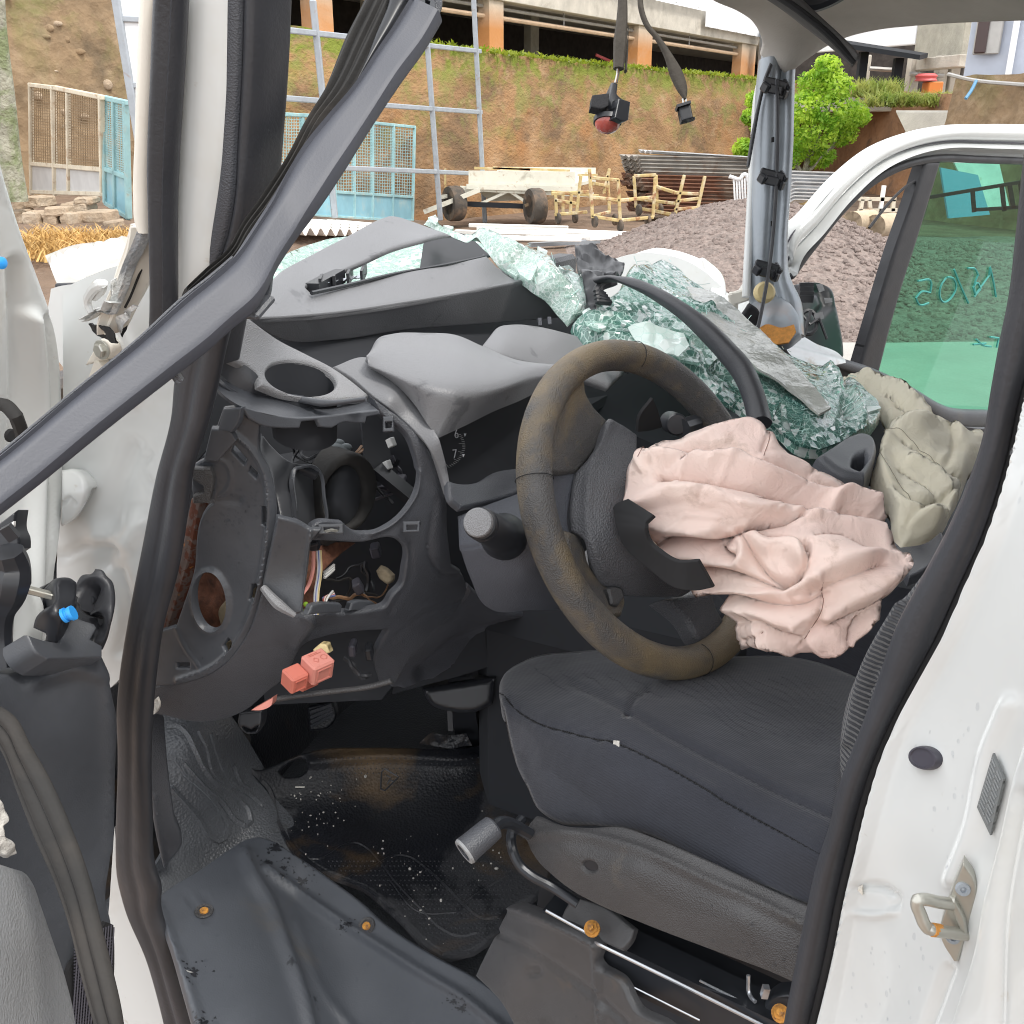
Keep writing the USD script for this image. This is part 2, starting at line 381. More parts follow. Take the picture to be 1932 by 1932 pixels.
std('pipe_tan', (.50, .36, .24), .7, var=.15)
std('steel_grey', (.36, .39, .42), .5, .35, var=.12, vscale=6, layers=[((.30, .16, .08), 7, .62, .72, .6)])
std('cage_white', (.62, .56, .44), .7, var=.15, layers=[((.33, .17, .07), 6, .56, .7, .7)])
std('cage_blue', (.30, .50, .52), .7, var=.15, vscale=5, layers=[((.52, .52, .44), 5, .55, .7, .7), ((.30, .18, .08), 8, .62, .74, .7)])
std('panel_blue', (.24, .46, .54), .6, var=.15, vscale=2, layers=[((.45, .52, .48), 2.2, .52, .68, .6)])
std('panel_grey', (.50, .50, .49), .7, var=.1)
std('mesh_rust', (.24, .17, .10), .8, var=.2)
std('white_panel', (.82, .83, .84), .5)
std('trailer_paint', (.66, .64, .54), .6, var=.1, layers=[((.33, .18, .08), 7, .6, .7, .8), ((.25, .22, .16), 3, .6, .75, .6)])
std('tyre_old', (.07, .06, .05), .9, var=.3, layers=[((.22, .15, .10), 5, .45, .65, .7)], bumps=[('noise', 40, .006)])
std('rim_tan', (.40, .31, .20), .7, var=.2, layers=[((.2, .1, .05), 9, .55, .7)])
std('trolley_yellow', (.50, .38, .17), .65, var=.2, vscale=6, layers=[((.62, .54, .38), 4, .5, .62, .8), ((.28, .11, .05), 5, .54, .64, .9)])
std('rust_sheet', (.19, .09, .055), .9, var=.35, vscale=3, layers=[((.30, .26, .21), 1.2, .5, .66, .8), ((.30, .13, .06), 4, .55, .7, .7)])
std('grey_sheet', (.31, .29, .26), .85, var=.25, vscale=3, layers=[((.2, .12, .08), 3, .55, .7, .7)])
std('galvanised', (.60, .61, .62), .4, .4, var=.15, vscale=4, layers=[((.33, .2, .1), 6, .63, .72, .6)])
std('white_beam', (.80, .79, .75), .6, var=.08, layers=[((.4, .33, .25), 4, .62, .75, .5)])
std('concrete_pipe', (.50, .40, .28), .9, var=.15, vscale=5, bumps=[('noise', 25, .01)])
std('block', (.40, .31, .22), .95, var=.22, vscale=5, bumps=[('noise', 16, .03)], layers=[((.52, .44, .34), 5, .52, .66, .7)])
std('dry_grass', (.52, .33, .12), .9, var=.3, vscale=3)
std('bark', (.33, .32, .25), .95, var=.3, vscale=5, bumps=[('noise', 12, .05)], layers=[((.16, .20, .08), 3, .5, .62, .8)])
std('orange_paint', (.62, .20, .04), .5)
std('red_paint', (.60, .12, .12), .5)
std('blue_paint', (.10, .26, .42), .6)
std('dark_roof', (.014, .016, .02), .95)
std('black_window', (.05, .03, .028), .3)
def leafy(name, a, b):
    M[name] = usdkit.material(stage, L + name, {
        'g': ('geometry', {}), 'n': ('noise_texture', {'scale': 2.2, 'detail': 3.0}), 'r': ('rgb_ramp', {'ramp': [(.35, a), (.65, b)]}),
        'd': ('principled_bsdf', {'roughness': .6}), 't': ('translucent_bsdf', {}), 'm': ('mix_closure', {'fac': .4})},
        [('g.position', 'n.vector'), ('n.fac', 'r.fac'), ('r.color', 'd.base_color'), ('r.color', 't.color'), ('d.BSDF', 'm.closure1'), ('t.BSDF', 'm.closure2')], surface='m.closure')
leafy('leaf_bright', (.20, .42, .03), (.52, .70, .07))
leafy('grass_green', (.20, .28, .05), (.44, .46, .13))
leafy('moss_green', (.14, .20, .01), (.33, .38, .03))

# ================================================================ THE YARD
ORD = 'first second third fourth fifth sixth seventh eighth ninth tenth eleventh twelfth thirteenth fourteenth fifteenth sixteenth'.split()
rng = np.random.default_rng(7)
def sm(x): x = np.clip(x, 0, 1); return x * x * (3 - 2 * x)
def gz(x, y): return .80 * sm((-x - 1.4) / 3.0) * sm((y - 4.5) / 5.0)
def pile(x, y):
    a = ((x - 2.85) / 2.3) ** 2 + ((y - 12.0) / 3.2) ** 2
    b = ((x - 5.4) / 3.8) ** 2 + ((y - 11.6) / 3.2) ** 2
    return np.maximum(.90 * np.maximum(1 - a ** .75, 0) ** .9, .42 * np.maximum(1 - b ** .75, 0) ** .9)
def G(px, py, lift=0.0):
    r = ray(px, py); d = 1.0
    for _ in range(60):
        p = CAM + d * r; dz = p[2] - gz(p[0], p[1]) - lift
        d += dz / max(-r[2], .02) * .5
        d = min(d, 80)
    return CAM + d * r
def heights(name, xs, ys, fn, mat, **k):
    X, Y = np.meshgrid(xs, ys, indexing='ij'); Z = fn(X, Y)
    return obj(name, TM(np.stack([X, Y, Z], -1).reshape(-1, 3), grid_faces(len(xs), len(ys))[:, ::-1] if 0 else grid_faces(len(xs), len(ys))), mat, smooth=True, **k)
gx = np.r_[-300, -120, -60, -30, np.linspace(-20, 20, 90), 30, 60, 120, 300]; gy = np.r_[-200, -60, -20, -8, np.linspace(-4, 34, 90), 60, 140, 400]
heights('ground', gx, gy, lambda X, Y: gz(X, Y) + .03 * (meshkit.fbm(np.stack([X, Y, 0 * X], -1) * .9, 3, 3) - .5) * (np.abs(X) < 25) * (Y < 40) - .015, 'ground_soil', kind='structure')
heights('concrete_apron', np.linspace(1.7, 16, 30), np.linspace(2.6, 8.15, 14), lambda X, Y: 0 * X + .018 + .006 * np.sin(X * 3 + Y), 'concrete_yard', kind='structure')

# gravel: a heap, its loose stones in the same mass
xs, ys = np.linspace(.6, 11, 150), np.linspace(7.9, 17.5, 150)
X, Y = np.meshgrid(xs, ys, indexing='ij')
Z = pile(X, Y) + .05 * (meshkit.fbm(np.stack([X, Y, 0 * X], -1) * 1.1, 3, 8) - .5) + .028 * meshkit.fbm(np.stack([X, Y, 0 * X], -1) * 13, 2, 4) - .03
e = np.minimum(np.minimum(X - .6, 11 - X), np.minimum(Y - 7.9, 17.5 - Y)); Z = np.where(e < .3, Z - .08 * (1 - e / .3), Z)
gm = TM(np.stack([X, Y, Z + .02], -1).reshape(-1, 3), grid_faces(150, 150))
st = []
for _ in range(15000):
    x, y = rng.uniform(.9, 8), rng.uniform(8.1, 15)
    r = rng.uniform(.014, .036); m = trimesh.creation.icosphere(0)
    v = np.array(m.vertices) * r * rng.uniform(.6, 1.25, 3); i, j = int(np.clip((x - .6) / 10.4 * 149, 0, 149)), int(np.clip((y - 7.9) / 9.6 * 149, 0, 149))
    st.append((v + [x, y, Z[i, j] + .025], m.faces))
off = np.cumsum([0] + [len(s[0]) for s in st])
obj('gravel_heap', gm, 'gravel', smooth=True, label='wide heap of pinkish grey crushed stone beyond the van', category='gravel heap', kind='stuff')
obj('gravel_stones', TM(np.vstack([s[0] for s in st]), np.vstack([s[1] + o for s, o in zip(st, off)])), 'pebble', smooth=False, label='loose crushed stones lying over the gravel heap', category='gravel', kind='stuff')

# retaining wall: left of stones, middle of ochre earth and mortar, right of red render
WALL = [(-420, 12.5, 4.2), (0, 15.2, 3.72), (212, 16.3, 3.60), (330, 16.9, 3.5), (500, 17.8, 3.33), (830, 21, 3.21), (1161, 26, 3.14), (1469, 33, 3.11), (1560, 35.5, 3.1)]
def wall_xy(px, Yd): return np.array([(px - MID) / FPX * (Yd * math.cos(PITCH) + 0), Yd])
def walls(name, cols, mat, label, thick=.9, seed=1, bottom=-.3, parent='/World', amp=.08):
    P0 = []
    for px, Yd, zt in cols:
        # the column of the picture that meets distance Yd at eye level
        x = (px - MID) / FPX / math.cos(PITCH) * Yd * math.cos(PITCH) ** 2 * (1 / math.cos(PITCH)) if 0 else (px - MID) / (FPX / math.cos(PITCH)) * Yd
        P0.append((x, Yd, zt))
    c = resample(np.array(P0), 90); t = unit(np.gradient(c[:, :2], axis=0)); nn = np.stack([t[:, 1], -t[:, 0]], -1)
    if (nn[0] @ -c[0, :2]) < 0: nn = -nn
    u = np.linspace(0, 1, 28); V = np.zeros((90, 28, 3))
    for i in range(90):
        z = bottom + (c[i, 2] - bottom) * u; lean = .28 * (1 - u)
        V[i, :, :2] = c[i, :2] + nn[i] * lean[:, None]; V[i, :, 2] = z
    V[..., :2] += (amp * (meshkit.fbm(V * 1.3, 4, seed) - .5) * 2)[..., None] * nn[:, None]
    V[:, -1, 2] += .05 * (meshkit.fbm(V[:, -1] * 2.1, 3, seed + 3) - .5) * 2
    top = V[:, -1].copy(); top[:, :2] -= nn * thick; top[:, 2] -= .02
    low = top.copy(); low[:, 2] = bottom
    V = np.concatenate([V, top[:, None], low[:, None]], 1)
    obj(name, TM(V.reshape(-1, 3), grid_faces(90, 30)), mat, parent, smooth=60, label=label, category='wall')
    return V
wl_ = walls('retaining_wall', WALL[:4], 'stone_wall', 'dark mossy stone retaining wall behind the wire cages and block pile', seed=3, amp=.07)
crest = walls('retaining_wall', WALL[3:], 'earth_wall', 'ochre earth and mortar retaining wall under the open concrete building', seed=5)
walls('retaining_wall', [(1490, 35.5, 3.0), (1640, 31, 2.78), (1780, 27, 2.55), (1815, 26.0, 2.5)], 'red_wall', 'red brown rendered wall behind the bright green bush', seed=9, amp=.08)
walls('retaining_wall', [(1788, 21, 2.68), (1870, 19.8, 2.66), (2150, 17.0, 2.6)], 'stone_wall', 'grey brown stained wall below the pale grey house', seed=12, amp=.08)
# stones that stand out of the left wall
rs_ = np.random.default_rng(44)
for _ in range(38):
    i, j = rs_.integers(30, 82), rs_.integers(12, 26); p = wl_[i, j] + rs_.normal(0, .05, 3) * [1, 0, 1]; m = trimesh.creation.icosphere(1); v = np.array(m.vertices); v = v * (1 + .25 * (meshkit.fbm(v * 1.7 + _, 2, _) - .5))[:, None] * [rs_.uniform(.05, .17), .045, rs_.uniform(.03, .08)]
    obj('stone', TM(v + p + [0, .05, 0], m.faces), 'stone_wall' if rs_.random() < .5 else 'block', '/World/retaining_wall', smooth=50)
crest = crest[:, 27]
# moss and grass on the crest
def blades(pts, n, h, seed, w=.012, lean=.5):
    r = np.random.default_rng(seed); V, F = [], []
    for k in range(n):
        p = pts[r.integers(len(pts))] + np.r_[r.normal(0, .13, 2), r.normal(0, .02)]
        a = r.uniform(0, 2 * np.pi); hh = h * r.uniform(.5, 1.3); d = np.array([math.cos(a), math.sin(a), 0]); s = np.array([-d[1], d[0], 0]) * w
        q = r.normal(0, lean, 2) * hh; b = len(V)
        V += [p - s, p + s, p + s * .6 + [q[0] * .4, q[1] * .4, hh * .6], p - s * .6 + [q[0] * .4, q[1] * .4, hh * .6], p + [q[0], q[1], hh]]
        F += [[b, b + 1, b + 2], [b, b + 2, b + 3], [b + 3, b + 2, b + 4]]
    return TM(V, F)
k = [i for i in range(len(crest)) if crest[i][0] > -2.4 and meshkit.fbm(crest[i][None] * .45, 2, 9)[0] > .40]
obj('moss', blades(crest[k], 2600, .07, 2, .03, .9), 'moss_green', smooth=False, label='bright green moss and short grass along the wall crest', category='moss', kind='stuff')

# open concrete building on the terrace
FA, FB = np.array([-2 - 11.5 * .75, 27.7 - 16.3 * .75]), np.array([-2 + 11.5 * 1.12, 27.7 + 16.3 * 1.12])
ft = unit(FB - FA); fn = np.array([-ft[1], ft[0]]); 
if fn @ FA < 0: fn = -fn
def fac(px, back=0.0):
    """the point of the facade line under picture column px, moved back"""
    k = (px - MID) / (FPX / math.cos(PITCH)); o = FA + fn * back
    s = (k * o[1] - o[0]) / (ft[0] - k * ft[1]); return o + ft * s
def fp(px, z, back=0.0): return np.r_[fac(px, back), z]
bld = thing('concrete_building', 'unfinished open fronted concrete building with rust stained columns above the earth wall', 'building', fp(900, 3.7))
f3 = np.r_[ft, 0]; n3 = np.r_[fn, 0]; FAX = np.array([f3, n3, [0, 0, 1.]])
def slab(a, b, z0, z1, b0, b1, name, mat, parent=bld, ch=.01):
    A, B = fac(a), fac(b); c = np.r_[(A + B) / 2 + fn * (b0 + b1) / 2, (z0 + z1) / 2]
    return obj(name, box((np.linalg.norm(B - A), b1 - b0, z1 - z0), c, FAX, ch), mat, parent)
slab(-250, 1440, 3.35, 3.66, -.3, 7, 'floor', 'concrete')
slab(-250, 1440, 1.5, 3.349, -.9, 6.9, 'foundation', 'earth_wall')
slab(-250, 1415, 5.02, 5.85, -.05, .45, 'edge_beam', 'concrete')
slab(-250, 1440, 5.5, 5.8, .46, 7, 'roof_slab', 'concrete')
A_, B_ = np.r_[fac(-250, 6.6), 4.6], np.r_[fac(1440) + fn * 6.6 + ft * 30, 4.6]
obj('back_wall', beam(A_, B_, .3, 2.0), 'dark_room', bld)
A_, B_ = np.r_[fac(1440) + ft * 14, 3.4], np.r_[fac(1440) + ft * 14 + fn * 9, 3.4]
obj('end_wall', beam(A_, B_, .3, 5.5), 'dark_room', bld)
A_ = np.r_[fac(1440) + ft * 7 + fn * 3.5, 5.4]; obj('roof_slab', beam(A_ - np.r_[ft * 7, 0], A_ + np.r_[ft * 8, 0], 8, .3), 'concrete', bld); obj('floor', beam(A_ - np.r_[ft * 7, 2.0], A_ + np.r_[ft * 8, -2.0], 8, .5), 'concrete', bld)
for px in (-60, 187, 625, 939, 1211, 1402): slab(px - 13 if px > 900 else px - 18, px + 13 if px > 900 else px + 18, 3.66, 5.02, .02, .42, 'column', 'column_rust')
for px in (420, 700, 870, 1090, 1150, 1320): slab(px, px + 14, 3.66, 5.5, 3.2, 3.5, 'inner_column', 'concrete_block')
for z, r, mt, bk in ((4.86, .045, 'pipe_steel', .25), (4.62, .06, 'pipe_tan', .22)):
    obj('pipe', cyl(fp(-200, z, bk), fp(1398, z, bk), r, m=8), mt, bld)
obj('pipe', cyl(fp(960, 4.72, .6), fp(1398, 4.72, .6), .04, m=8), 'pipe_steel', bld)
for px in (500, 800, 1060, 1290): obj('pipe_hanger', box((.03, .03, .5), fp(px, 4.9, .24), FAX), 'pipe_steel', bld)
obj('red_hose', tube([fp(1120, 4.15, 1.5), fp(1150, 3.95, 1.2), fp(1180, 3.75, 1.0)], .05, 6), 'red_paint', bld)
# white ribbed cladding above the beam: sheets side by side
nb = 40; edges = [fac(px) for px in (-250, 1426)]; Lf = np.linalg.norm(edges[1] - edges[0])
for i in range(nb):
    a = edges[0] + ft * (Lf * i / nb); w = Lf / nb - .02; low = 5.86 if i < nb - 7 else 5.3
    prof = np.array([(0, 0), (.06, 0), (.08, -.05), (.12, -.05), (.14, 0), (w, 0), (w, .03), (0, .03)])
    sec = [np.array([np.r_[a + ft * x + fn * (y - .25), z] for x, y in prof]) for z in (low, 9.5)]
    obj('cladding_sheet', loft(sec), 'cladding', bld, smooth=20)
dk = beam(fp(1428, 3.5, -.5), fp(1428, 5.6, -.5), .5, .3); obj('corner_post', dk, 'steel_grey', bld)

# the right hand group of buildings
def Q(px, py, Yd): return P(px, py, 'Y', Yd)
def quadbox(px0, px1, z0, z1, Yd, depth, Yd1=None):
    """a block whose front spans px0..px1 at distance Yd (Yd1 at the other end)"""
    Yd1 = Yd1 or Yd; k = FPX / math.cos(PITCH)
    a, b = np.array([(px0 - MID) / k * Yd, Yd]), np.array([(px1 - MID) / k * Yd1, Yd1]); t = unit(b - a); n = np.array([-t[1], t[0]]); n = n if n[1] > 0 else -n
    return box((np.linalg.norm(b - a), depth, z1 - z0), np.r_[(a + b) / 2 + n * depth / 2, (z0 + z1) / 2], np.array([np.r_[t, 0], np.r_[n, 0], [0, 0, 1.]]), .02)
hz = lambda py, Yd: EYE + (HOR - py) / (FPX / math.cos(PITCH)) * Yd
wh = thing('workshop_building', 'block workshop with white sheet gable and concrete posts behind the green bush', 'building', (14, 34, 2.7))
obj('sheet_gable', quadbox(1480, 1704, hz(112, 36), 9.5, 37, .2, 33), 'cladding', wh)
obj('block_wall', quadbox(1704, 1790, hz(126, 32), 8, 33, 3, 30.5), 'concrete_block', wh)
obj('lintel', quadbox(1698, 1789, hz(139, 30), hz(118, 30), 31.5, .5, 29.5), 'concrete', wh)
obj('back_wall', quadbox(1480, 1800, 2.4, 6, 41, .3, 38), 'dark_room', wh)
obj('floor', quadbox(1420, 1800, 2.2, 2.62, 31, 9, 29.2), 'concrete', wh)
for px in (1618, 1703, 1755, 1778): obj('post', quadbox(px, px + (17 if px > 1690 else 10), 2.6, hz(116, 31), 31.2, .4), 'concrete', wh)
for p0, p1, z in ((1640, 1700, 131), (1716, 1780, 141)): obj('rail', cyl(Q(p0, z - 2, 31), Q(p1, z + 2, 31), .06, m=8), 'pipe_steel', wh)
ho = thing('pale_house', 'pale blue grey house with a dark two pane window on top of the stained wall', 'building', (9.5, 21, 2.6))
obj('wall', quadbox(1801, 2100, 2.6, 8, 22, 4, 20), 'pale_wall', ho)
obj('corner_trim', quadbox(1878, 1890, 2.66, 8, 21.25, .12, 21.2), 'white_panel', ho)
wf = obj('window', quadbox(1811, 1860, hz(116, 21.6), hz(20, 21.6), 21.75, .08, 21.45), 'pipe_steel', ho)
for a, b in ((1813, 1834), (1837, 1858)): obj('pane', quadbox(a, b, hz(114, 21.6), hz(22, 21.6), 21.7, .06, 21.55), 'black_window', wf)
obj('ledge', quadbox(1797, 2100, 2.56, 2.68, 21.2, .3, 19.4), 'white_panel', ho)
obj('wall_pipe', tube([Q(1789, 140, 20.8), Q(1840, 152, 20), Q(1932, 160, 19.2), Q(2050, 168, 18.5)], .035, 6), 'pipe_steel', ho)
obj('drain_pipe', tube([Q(1842, 152, 19.6), Q(1833, 170, 19.5), Q(1822, 186, 19.4)], .03, 6), 'blue_paint', ho)
ca = thing('dark_canopy', 'black sheet canopy on dark posts in front of the block workshop', 'canopy', (12, 30, 2.7))
A4 = [Q(1590, 84, 30), Q(1600, 92, 29), Q(1735, 113, 29), Q(1750, 109, 31)]
obj('roof', loft([np.array(A4), np.array(A4) + [0, 0, .12]]), 'dark_roof', ca, smooth=False)
for p0, y0, p1, y1 in ((1630, 98, 1620, 182), (1696, 110, 1685, 186)): obj('post', beam(Q(p0, y0, 29.6), Q(p1, y1, 29.6), .22), 'dark_roof', ca)
gb = thing('gas_cylinder', 'orange gas cylinder with red cap standing between the workshop posts', 'gas cylinder', Q(1753, 178, 29))
p0, p1, p2, p3 = Q(1753, 178, 29), Q(1753, 154, 29), Q(1753, 150, 29), Q(1753, 139, 29)
obj('body', quadbox(1740, 1767, p0[2], p1[2], 29, .5), 'orange_paint', gb)
obj('cap', lathe([(0, 0), (.3, .02), (.26, .08), (.3, .14), (.22, .2), (0, .2)], p1 + [0, .25, 0.01], (0, 0, 1), 14), 'red_paint', gb)
# grass below
pts = np.array([Q(px, py, 27.6) for px, py in zip(np.linspace(1640, 1850, 40), 196 + 5 * np.sin(np.arange(40)))])
obj('tall_grass', cat(blades(pts, 1100, .26, 5, .025, .9), blades(np.array([Q(x, 182, 28.5) for x in np.linspace(1610, 1690, 20)]), 400, .4, 6, .03, .5)), 'grass_green', smooth=False, label='tall green grass growing on the wall top', category='grass', kind='stuff')
# leaning slab
s4 = np.array([Q(1691, 212, 25), Q(1845, 213, 22.5), Q(1856, 262, 21.8), Q(1717, 266, 24)])
obj('concrete_slab', loft([s4, s4 + [0.05, .18, 0.05]]), 'concrete', smooth=False, label='pale weathered concrete slab leaning on the wall above the open far door', category='slab')

# bush
def leafball(centres, n, size, seed):
    r = np.random.default_rng(seed); V, F = [], []
    for k in range(n):
        c, R = centres[r.integers(len(centres))]; d = unit(r.normal(size=3)); p = np.asarray(c) + d * R * r.uniform(.55, 1.05) * [1, 1, .85]
        a = unit(r.normal(size=3) + d * .8 + [0, 0, .5]); u = unit(np.cross(a, r.normal(size=3))); w = np.cross(a, u); s = size * r.uniform(.6, 1.3); b = len(V)
        V += [p - u * s, p + w * s * .45, p + u * s, p - w * s * .45]; F += [[b, b + 1, b + 2], [b, b + 2, b + 3]]
    return TM(V, F)
bu = thing('green_bush', 'bright lime green leafy bush growing against the red brown wall', 'bush', Q(1520, 330, 26))
sp = [(1560, 130, 22), (1535, 160, 26), (1580, 165, 24), (1520, 205, 30), (1565, 205, 34), (1605, 215, 26), (1622, 222, 16), (1545, 245, 34), (1590, 250, 24), (1520, 275, 26), (1550, 295, 22), (1425, 190, 16), (1415, 220, 14), (1440, 240, 18), (1405, 280, 18), (1430, 285, 20), (1470, 240, 34), (1480, 290, 30)]
cs = [(Q(a, b, 25.5 + rng.uniform(-.6, .6)), 1.22 * s / 1984 * 25.5) for a, b, s in sp]
obj('foliage', leafball(cs, 12000, .062, 4), 'leaf_bright', bu, smooth=False)
obj('stem', cat(*[tube([Q(1515, 330, 26), Q((1515 + a) / 2, (b + 340) / 2, 25.8), Q(a, b, 25.5)], [.05, .015], 6) for a, b, s in sp[::2]]), 'bark', bu)

# steel frames, cages
def bar(px0, py0, px1, py1, pl, w, mat, parent, name='bar'):
    return obj(name, beam(P(px0, py0, *pl), P(px1, py1, *pl), w, ch=w * .15), mat, parent)
g0, g1 = G(520, 408), G(915, 420)
fpl = ('pl', (g0, np.cross(unit(g1 - g0), [0, 0, 1])))
la = thing('steel_lattice', 'tall grey steel lattice frame standing before the earth wall', 'steel frame', g1)
for a in ((478, 60, 530, 407), (590, 0, 632, 411), (800, 0, 831, 416), (893, -12, 915, 420), (488, 160, 505, 300)): bar(*a[:4], fpl, .09, 'steel_grey', la, 'upright')
for a in ((478, 50, 906, 97), (478, 181, 908, 212), (478, 310, 912, 328)): bar(*a, fpl, .075, 'steel_grey', la, 'crossbar')
lw = thing('panel_frame', 'steel frame with blank white sheets leaning beside the pillar of the van', 'panel frame', G(285, 425))
g2 = G(292, 420); wpl = ('pl', (g2 - [0, 1.5, 0], unit([.25, -1, .03])))
for a in ((218, -8, 268, 300), (275, -8, 292, 300), (268, 300, 292, 420)): bar(*a, wpl, .07, 'steel_grey', lw, 'upright')
for a, b, c, d in ((226, 35, 278, 38), (241, 160, 283, 162), (252, 250, 287, 251)): bar(a, b, c, d, wpl, .05, 'steel_grey', lw, 'crossbar')
for q in ([(221, -5), (274, -5), (277, 33), (227, 31)], [(228, 40), (277, 42), (282, 157), (243, 156)], [(244, 165), (283, 166), (286, 246), (255, 245)]):
    obj('white_sheet', Patch(q, wpl, 30, thick=.02).mesh, 'white_panel', lw)
def wiremesh(q, pl, nx, ny, w):
    q = np.array(q, float); out = []
    for i in range(nx + 1):
        u = i / nx; a, b = q[0] * (1 - u) + q[1] * u, q[3] * (1 - u) + q[2] * u; out.append(beam(P(*a, *pl), P(*b, *pl), w))
    for i in range(ny + 1):
        u = i / ny; a, b = q[0] * (1 - u) + q[3] * u, q[1] * (1 - u) + q[2] * u; out.append(beam(P(*a, *pl), P(*b, *pl), w))
    return cat(*out)
def cage(name, label, posts, rails, meshes, panels, pl, mp, mw, base):
    t = thing(name, label, 'cage', base)
    for a in posts: bar(*a, pl, .06, mp, t, 'post')
    for a in rails: bar(*a, pl, .05, mp, t, 'rail')
    for q, nx, ny in meshes: obj('wire_mesh', wiremesh(q, pl, int(nx * 1.7), int(ny * 1.5), .008), mw, t, kind='stuff')
    for q, m in panels: obj('lower_panel', Patch(q, pl, 40, thick=.02).mesh, m, t)
    return t
b0, b1 = G(62, 372), G(240, 415); cpl = ('pl', ((b0 + b1) / 2, unit(np.cross(unit([b1[0] - b0[0], b1[1] - b0[1], 0]), [0, 0, 1]))))
cage('wire_cage', 'cream wire mesh cage with grey lower panels beside the stone wall', [(58, 160, 60, 366), (100, 164, 104, 368), (129, 176, 131, 362), (191, 182, 194, 362)], [(56, 160, 104, 166), (102, 165, 194, 184), (60, 309, 192, 320), (60, 362, 192, 366)],
     [([(60, 165), (100, 168), (103, 310), (61, 306)], 6, 18), ([(104, 172), (190, 186), (192, 316), (105, 312)], 12, 18)], [([(61, 311), (103, 313), (103, 366), (61, 363)], 'panel_grey'), ([(106, 315), (191, 321), (191, 364), (106, 362)], 'panel_grey')], cpl, 'cage_white', 'mesh_rust', b0)
b2 = G(243, 412); dpl = ('pl', (b2, unit(np.cross(unit([b2[0] - P(192, 362, *cpl)[0], b2[1] - P(192, 362, *cpl)[1], 0]), [0, 0, 1]))))
cage('wire_cage', 'pale turquoise mesh gate hung open on the end of the cream cage', [(196, 184, 200, 384), (237, 192, 243, 412)], [(195, 184, 240, 194), (198, 318, 241, 335), (199, 382, 243, 411), (215, 190, 218, 395)], [([(198, 190), (238, 198), (240, 330), (200, 318)], 6, 20)], [([(200, 320), (240, 335), (242, 408), (201, 382)], 'panel_blue')], dpl, 'cage_blue', 'cage_blue', b2)
e0, e1 = G(500, 402), G(782, 418); epl = ('pl', (e1 + [0, .4, 0], unit(np.cross(unit([e1[0] - e0[0], e1[1] - e0[1], 0]), [0, 0, 1]))))
cage('wire_cage', 'large turquoise cage of wire mesh and sheet behind the lattice frame', [(484, 212, 486, 405), (519, 220, 521, 408), (570, 222, 572, 410), (668, 232, 668, 414), (703, 232, 702, 414), (742, 236, 740, 415), (782, 238, 778, 418), (630, 225, 632, 412)], [(484, 213, 668, 222), (666, 228, 783, 240), (484, 352, 778, 372), (484, 402, 778, 417)],
     [([(486, 216), (668, 226), (668, 362), (486, 352)], 22, 16), ([(670, 232), (780, 242), (777, 372), (670, 364)], 14, 16)], [([(486, 354), (668, 364), (668, 411), (486, 402)], 'panel_blue'), ([(670, 366), (776, 374), (776, 416), (670, 412)], 'panel_blue')], epl, 'cage_blue', 'cage_blue', e1)

# trailer
YT = 19.0
k19 = YT / (FPX / math.cos(PITCH))
tr = thing('flatbed_trailer', 'old cream two wheeled flatbed trailer with worn tyres', 'trailer', Q(950, 418, YT))
def wheel_mesh(c, ax, R, w):
    ax = unit(ax); return lathe([(R * .62, -w / 2), (R * .95, -w / 2), (R, -w * .3), (R, w * .3), (R * .95, w / 2), (R * .62, w / 2), (R * .58, 0), (R * .62, -w / 2)], c, ax, 28), lathe([(0, -w * .1), (R * .25, -w * .12), (R * .3, -w * .28), (R * .55, -w * .22), (R * .6, -w * .45), (R * .62, -w * .4), (R * .6, w * .4), (0, w * .2)], c, ax, 24)
for c, ax in ((Q(857, 384, YT), (.88, .48, 0)), (Q(1010, 389, YT - .3), (.93, .36, 0))):
    tm, rm = wheel_mesh(c, ax, 33 * k19, .25); ty = obj('tyre', tm, 'tyre_old', tr); obj('rim', rm, 'rim_tan', ty)
def tb(a, b, w, name='chassis_bar', mat='trailer_paint', dy=0.0, h=None): return obj(name, beam(Q(*a, YT + dy), Q(*b, YT + dy), w, h), mat, tr)
s4 = np.array([Q(884, 322, YT), Q(1085, 324, YT), Q(1085, 352, YT), Q(884, 350, YT)])
obj('side_board', loft([s4, s4 + [0, .06, 0]]), 'trailer_paint', tr, smooth=False)
s5 = s4 + [.5, 1.5, .02]; obj('side_board', loft([s5, s5 + [0, .06, 0]]), 'trailer_paint', tr, smooth=False)
s6 = np.array([s4[3] + [0, .06, .05], s4[2] + [0, .06, .05], s5[2] + [0, 0, .05], s5[3] + [0, 0, .05]]); obj('bed', loft([s6, s6 - [0, 0, .06]]), 'trailer_paint', tr, smooth=False)
tb((880, 352), (1095, 357), .05, 'edge_rail', h=.09, dy=-.05); tb((868, 355), (1120, 368), .08); tb((830, 372), (900, 360), .07); tb((800, 400), (905, 358), .08, 'tow_bar', dy=-.2)
tb((860, 384), (1010, 390), .09, 'axle', 'dark_roof'); tb((905, 385), (960, 360), .05, 'brace'); tb((960, 360), (1000, 386), .05, 'brace'); tb((990, 388), (1060, 366), .05, 'brace', 'mesh_rust', -.3)
s7 = np.array([Q(898, 357, YT + .4), Q(1000, 360, YT + .4), Q(985, 378, YT + .4), Q(925, 380, YT + .4)]); obj('hopper', loft([s7, s7 + [0, .8, 0]]), 'trailer_paint', tr, smooth=False)
for a, b in (((840, 355), (840, 318)), ((1090, 330), (1128, 330))): tb(a, b, .035, 'stake', 'trolley_yellow', .3)
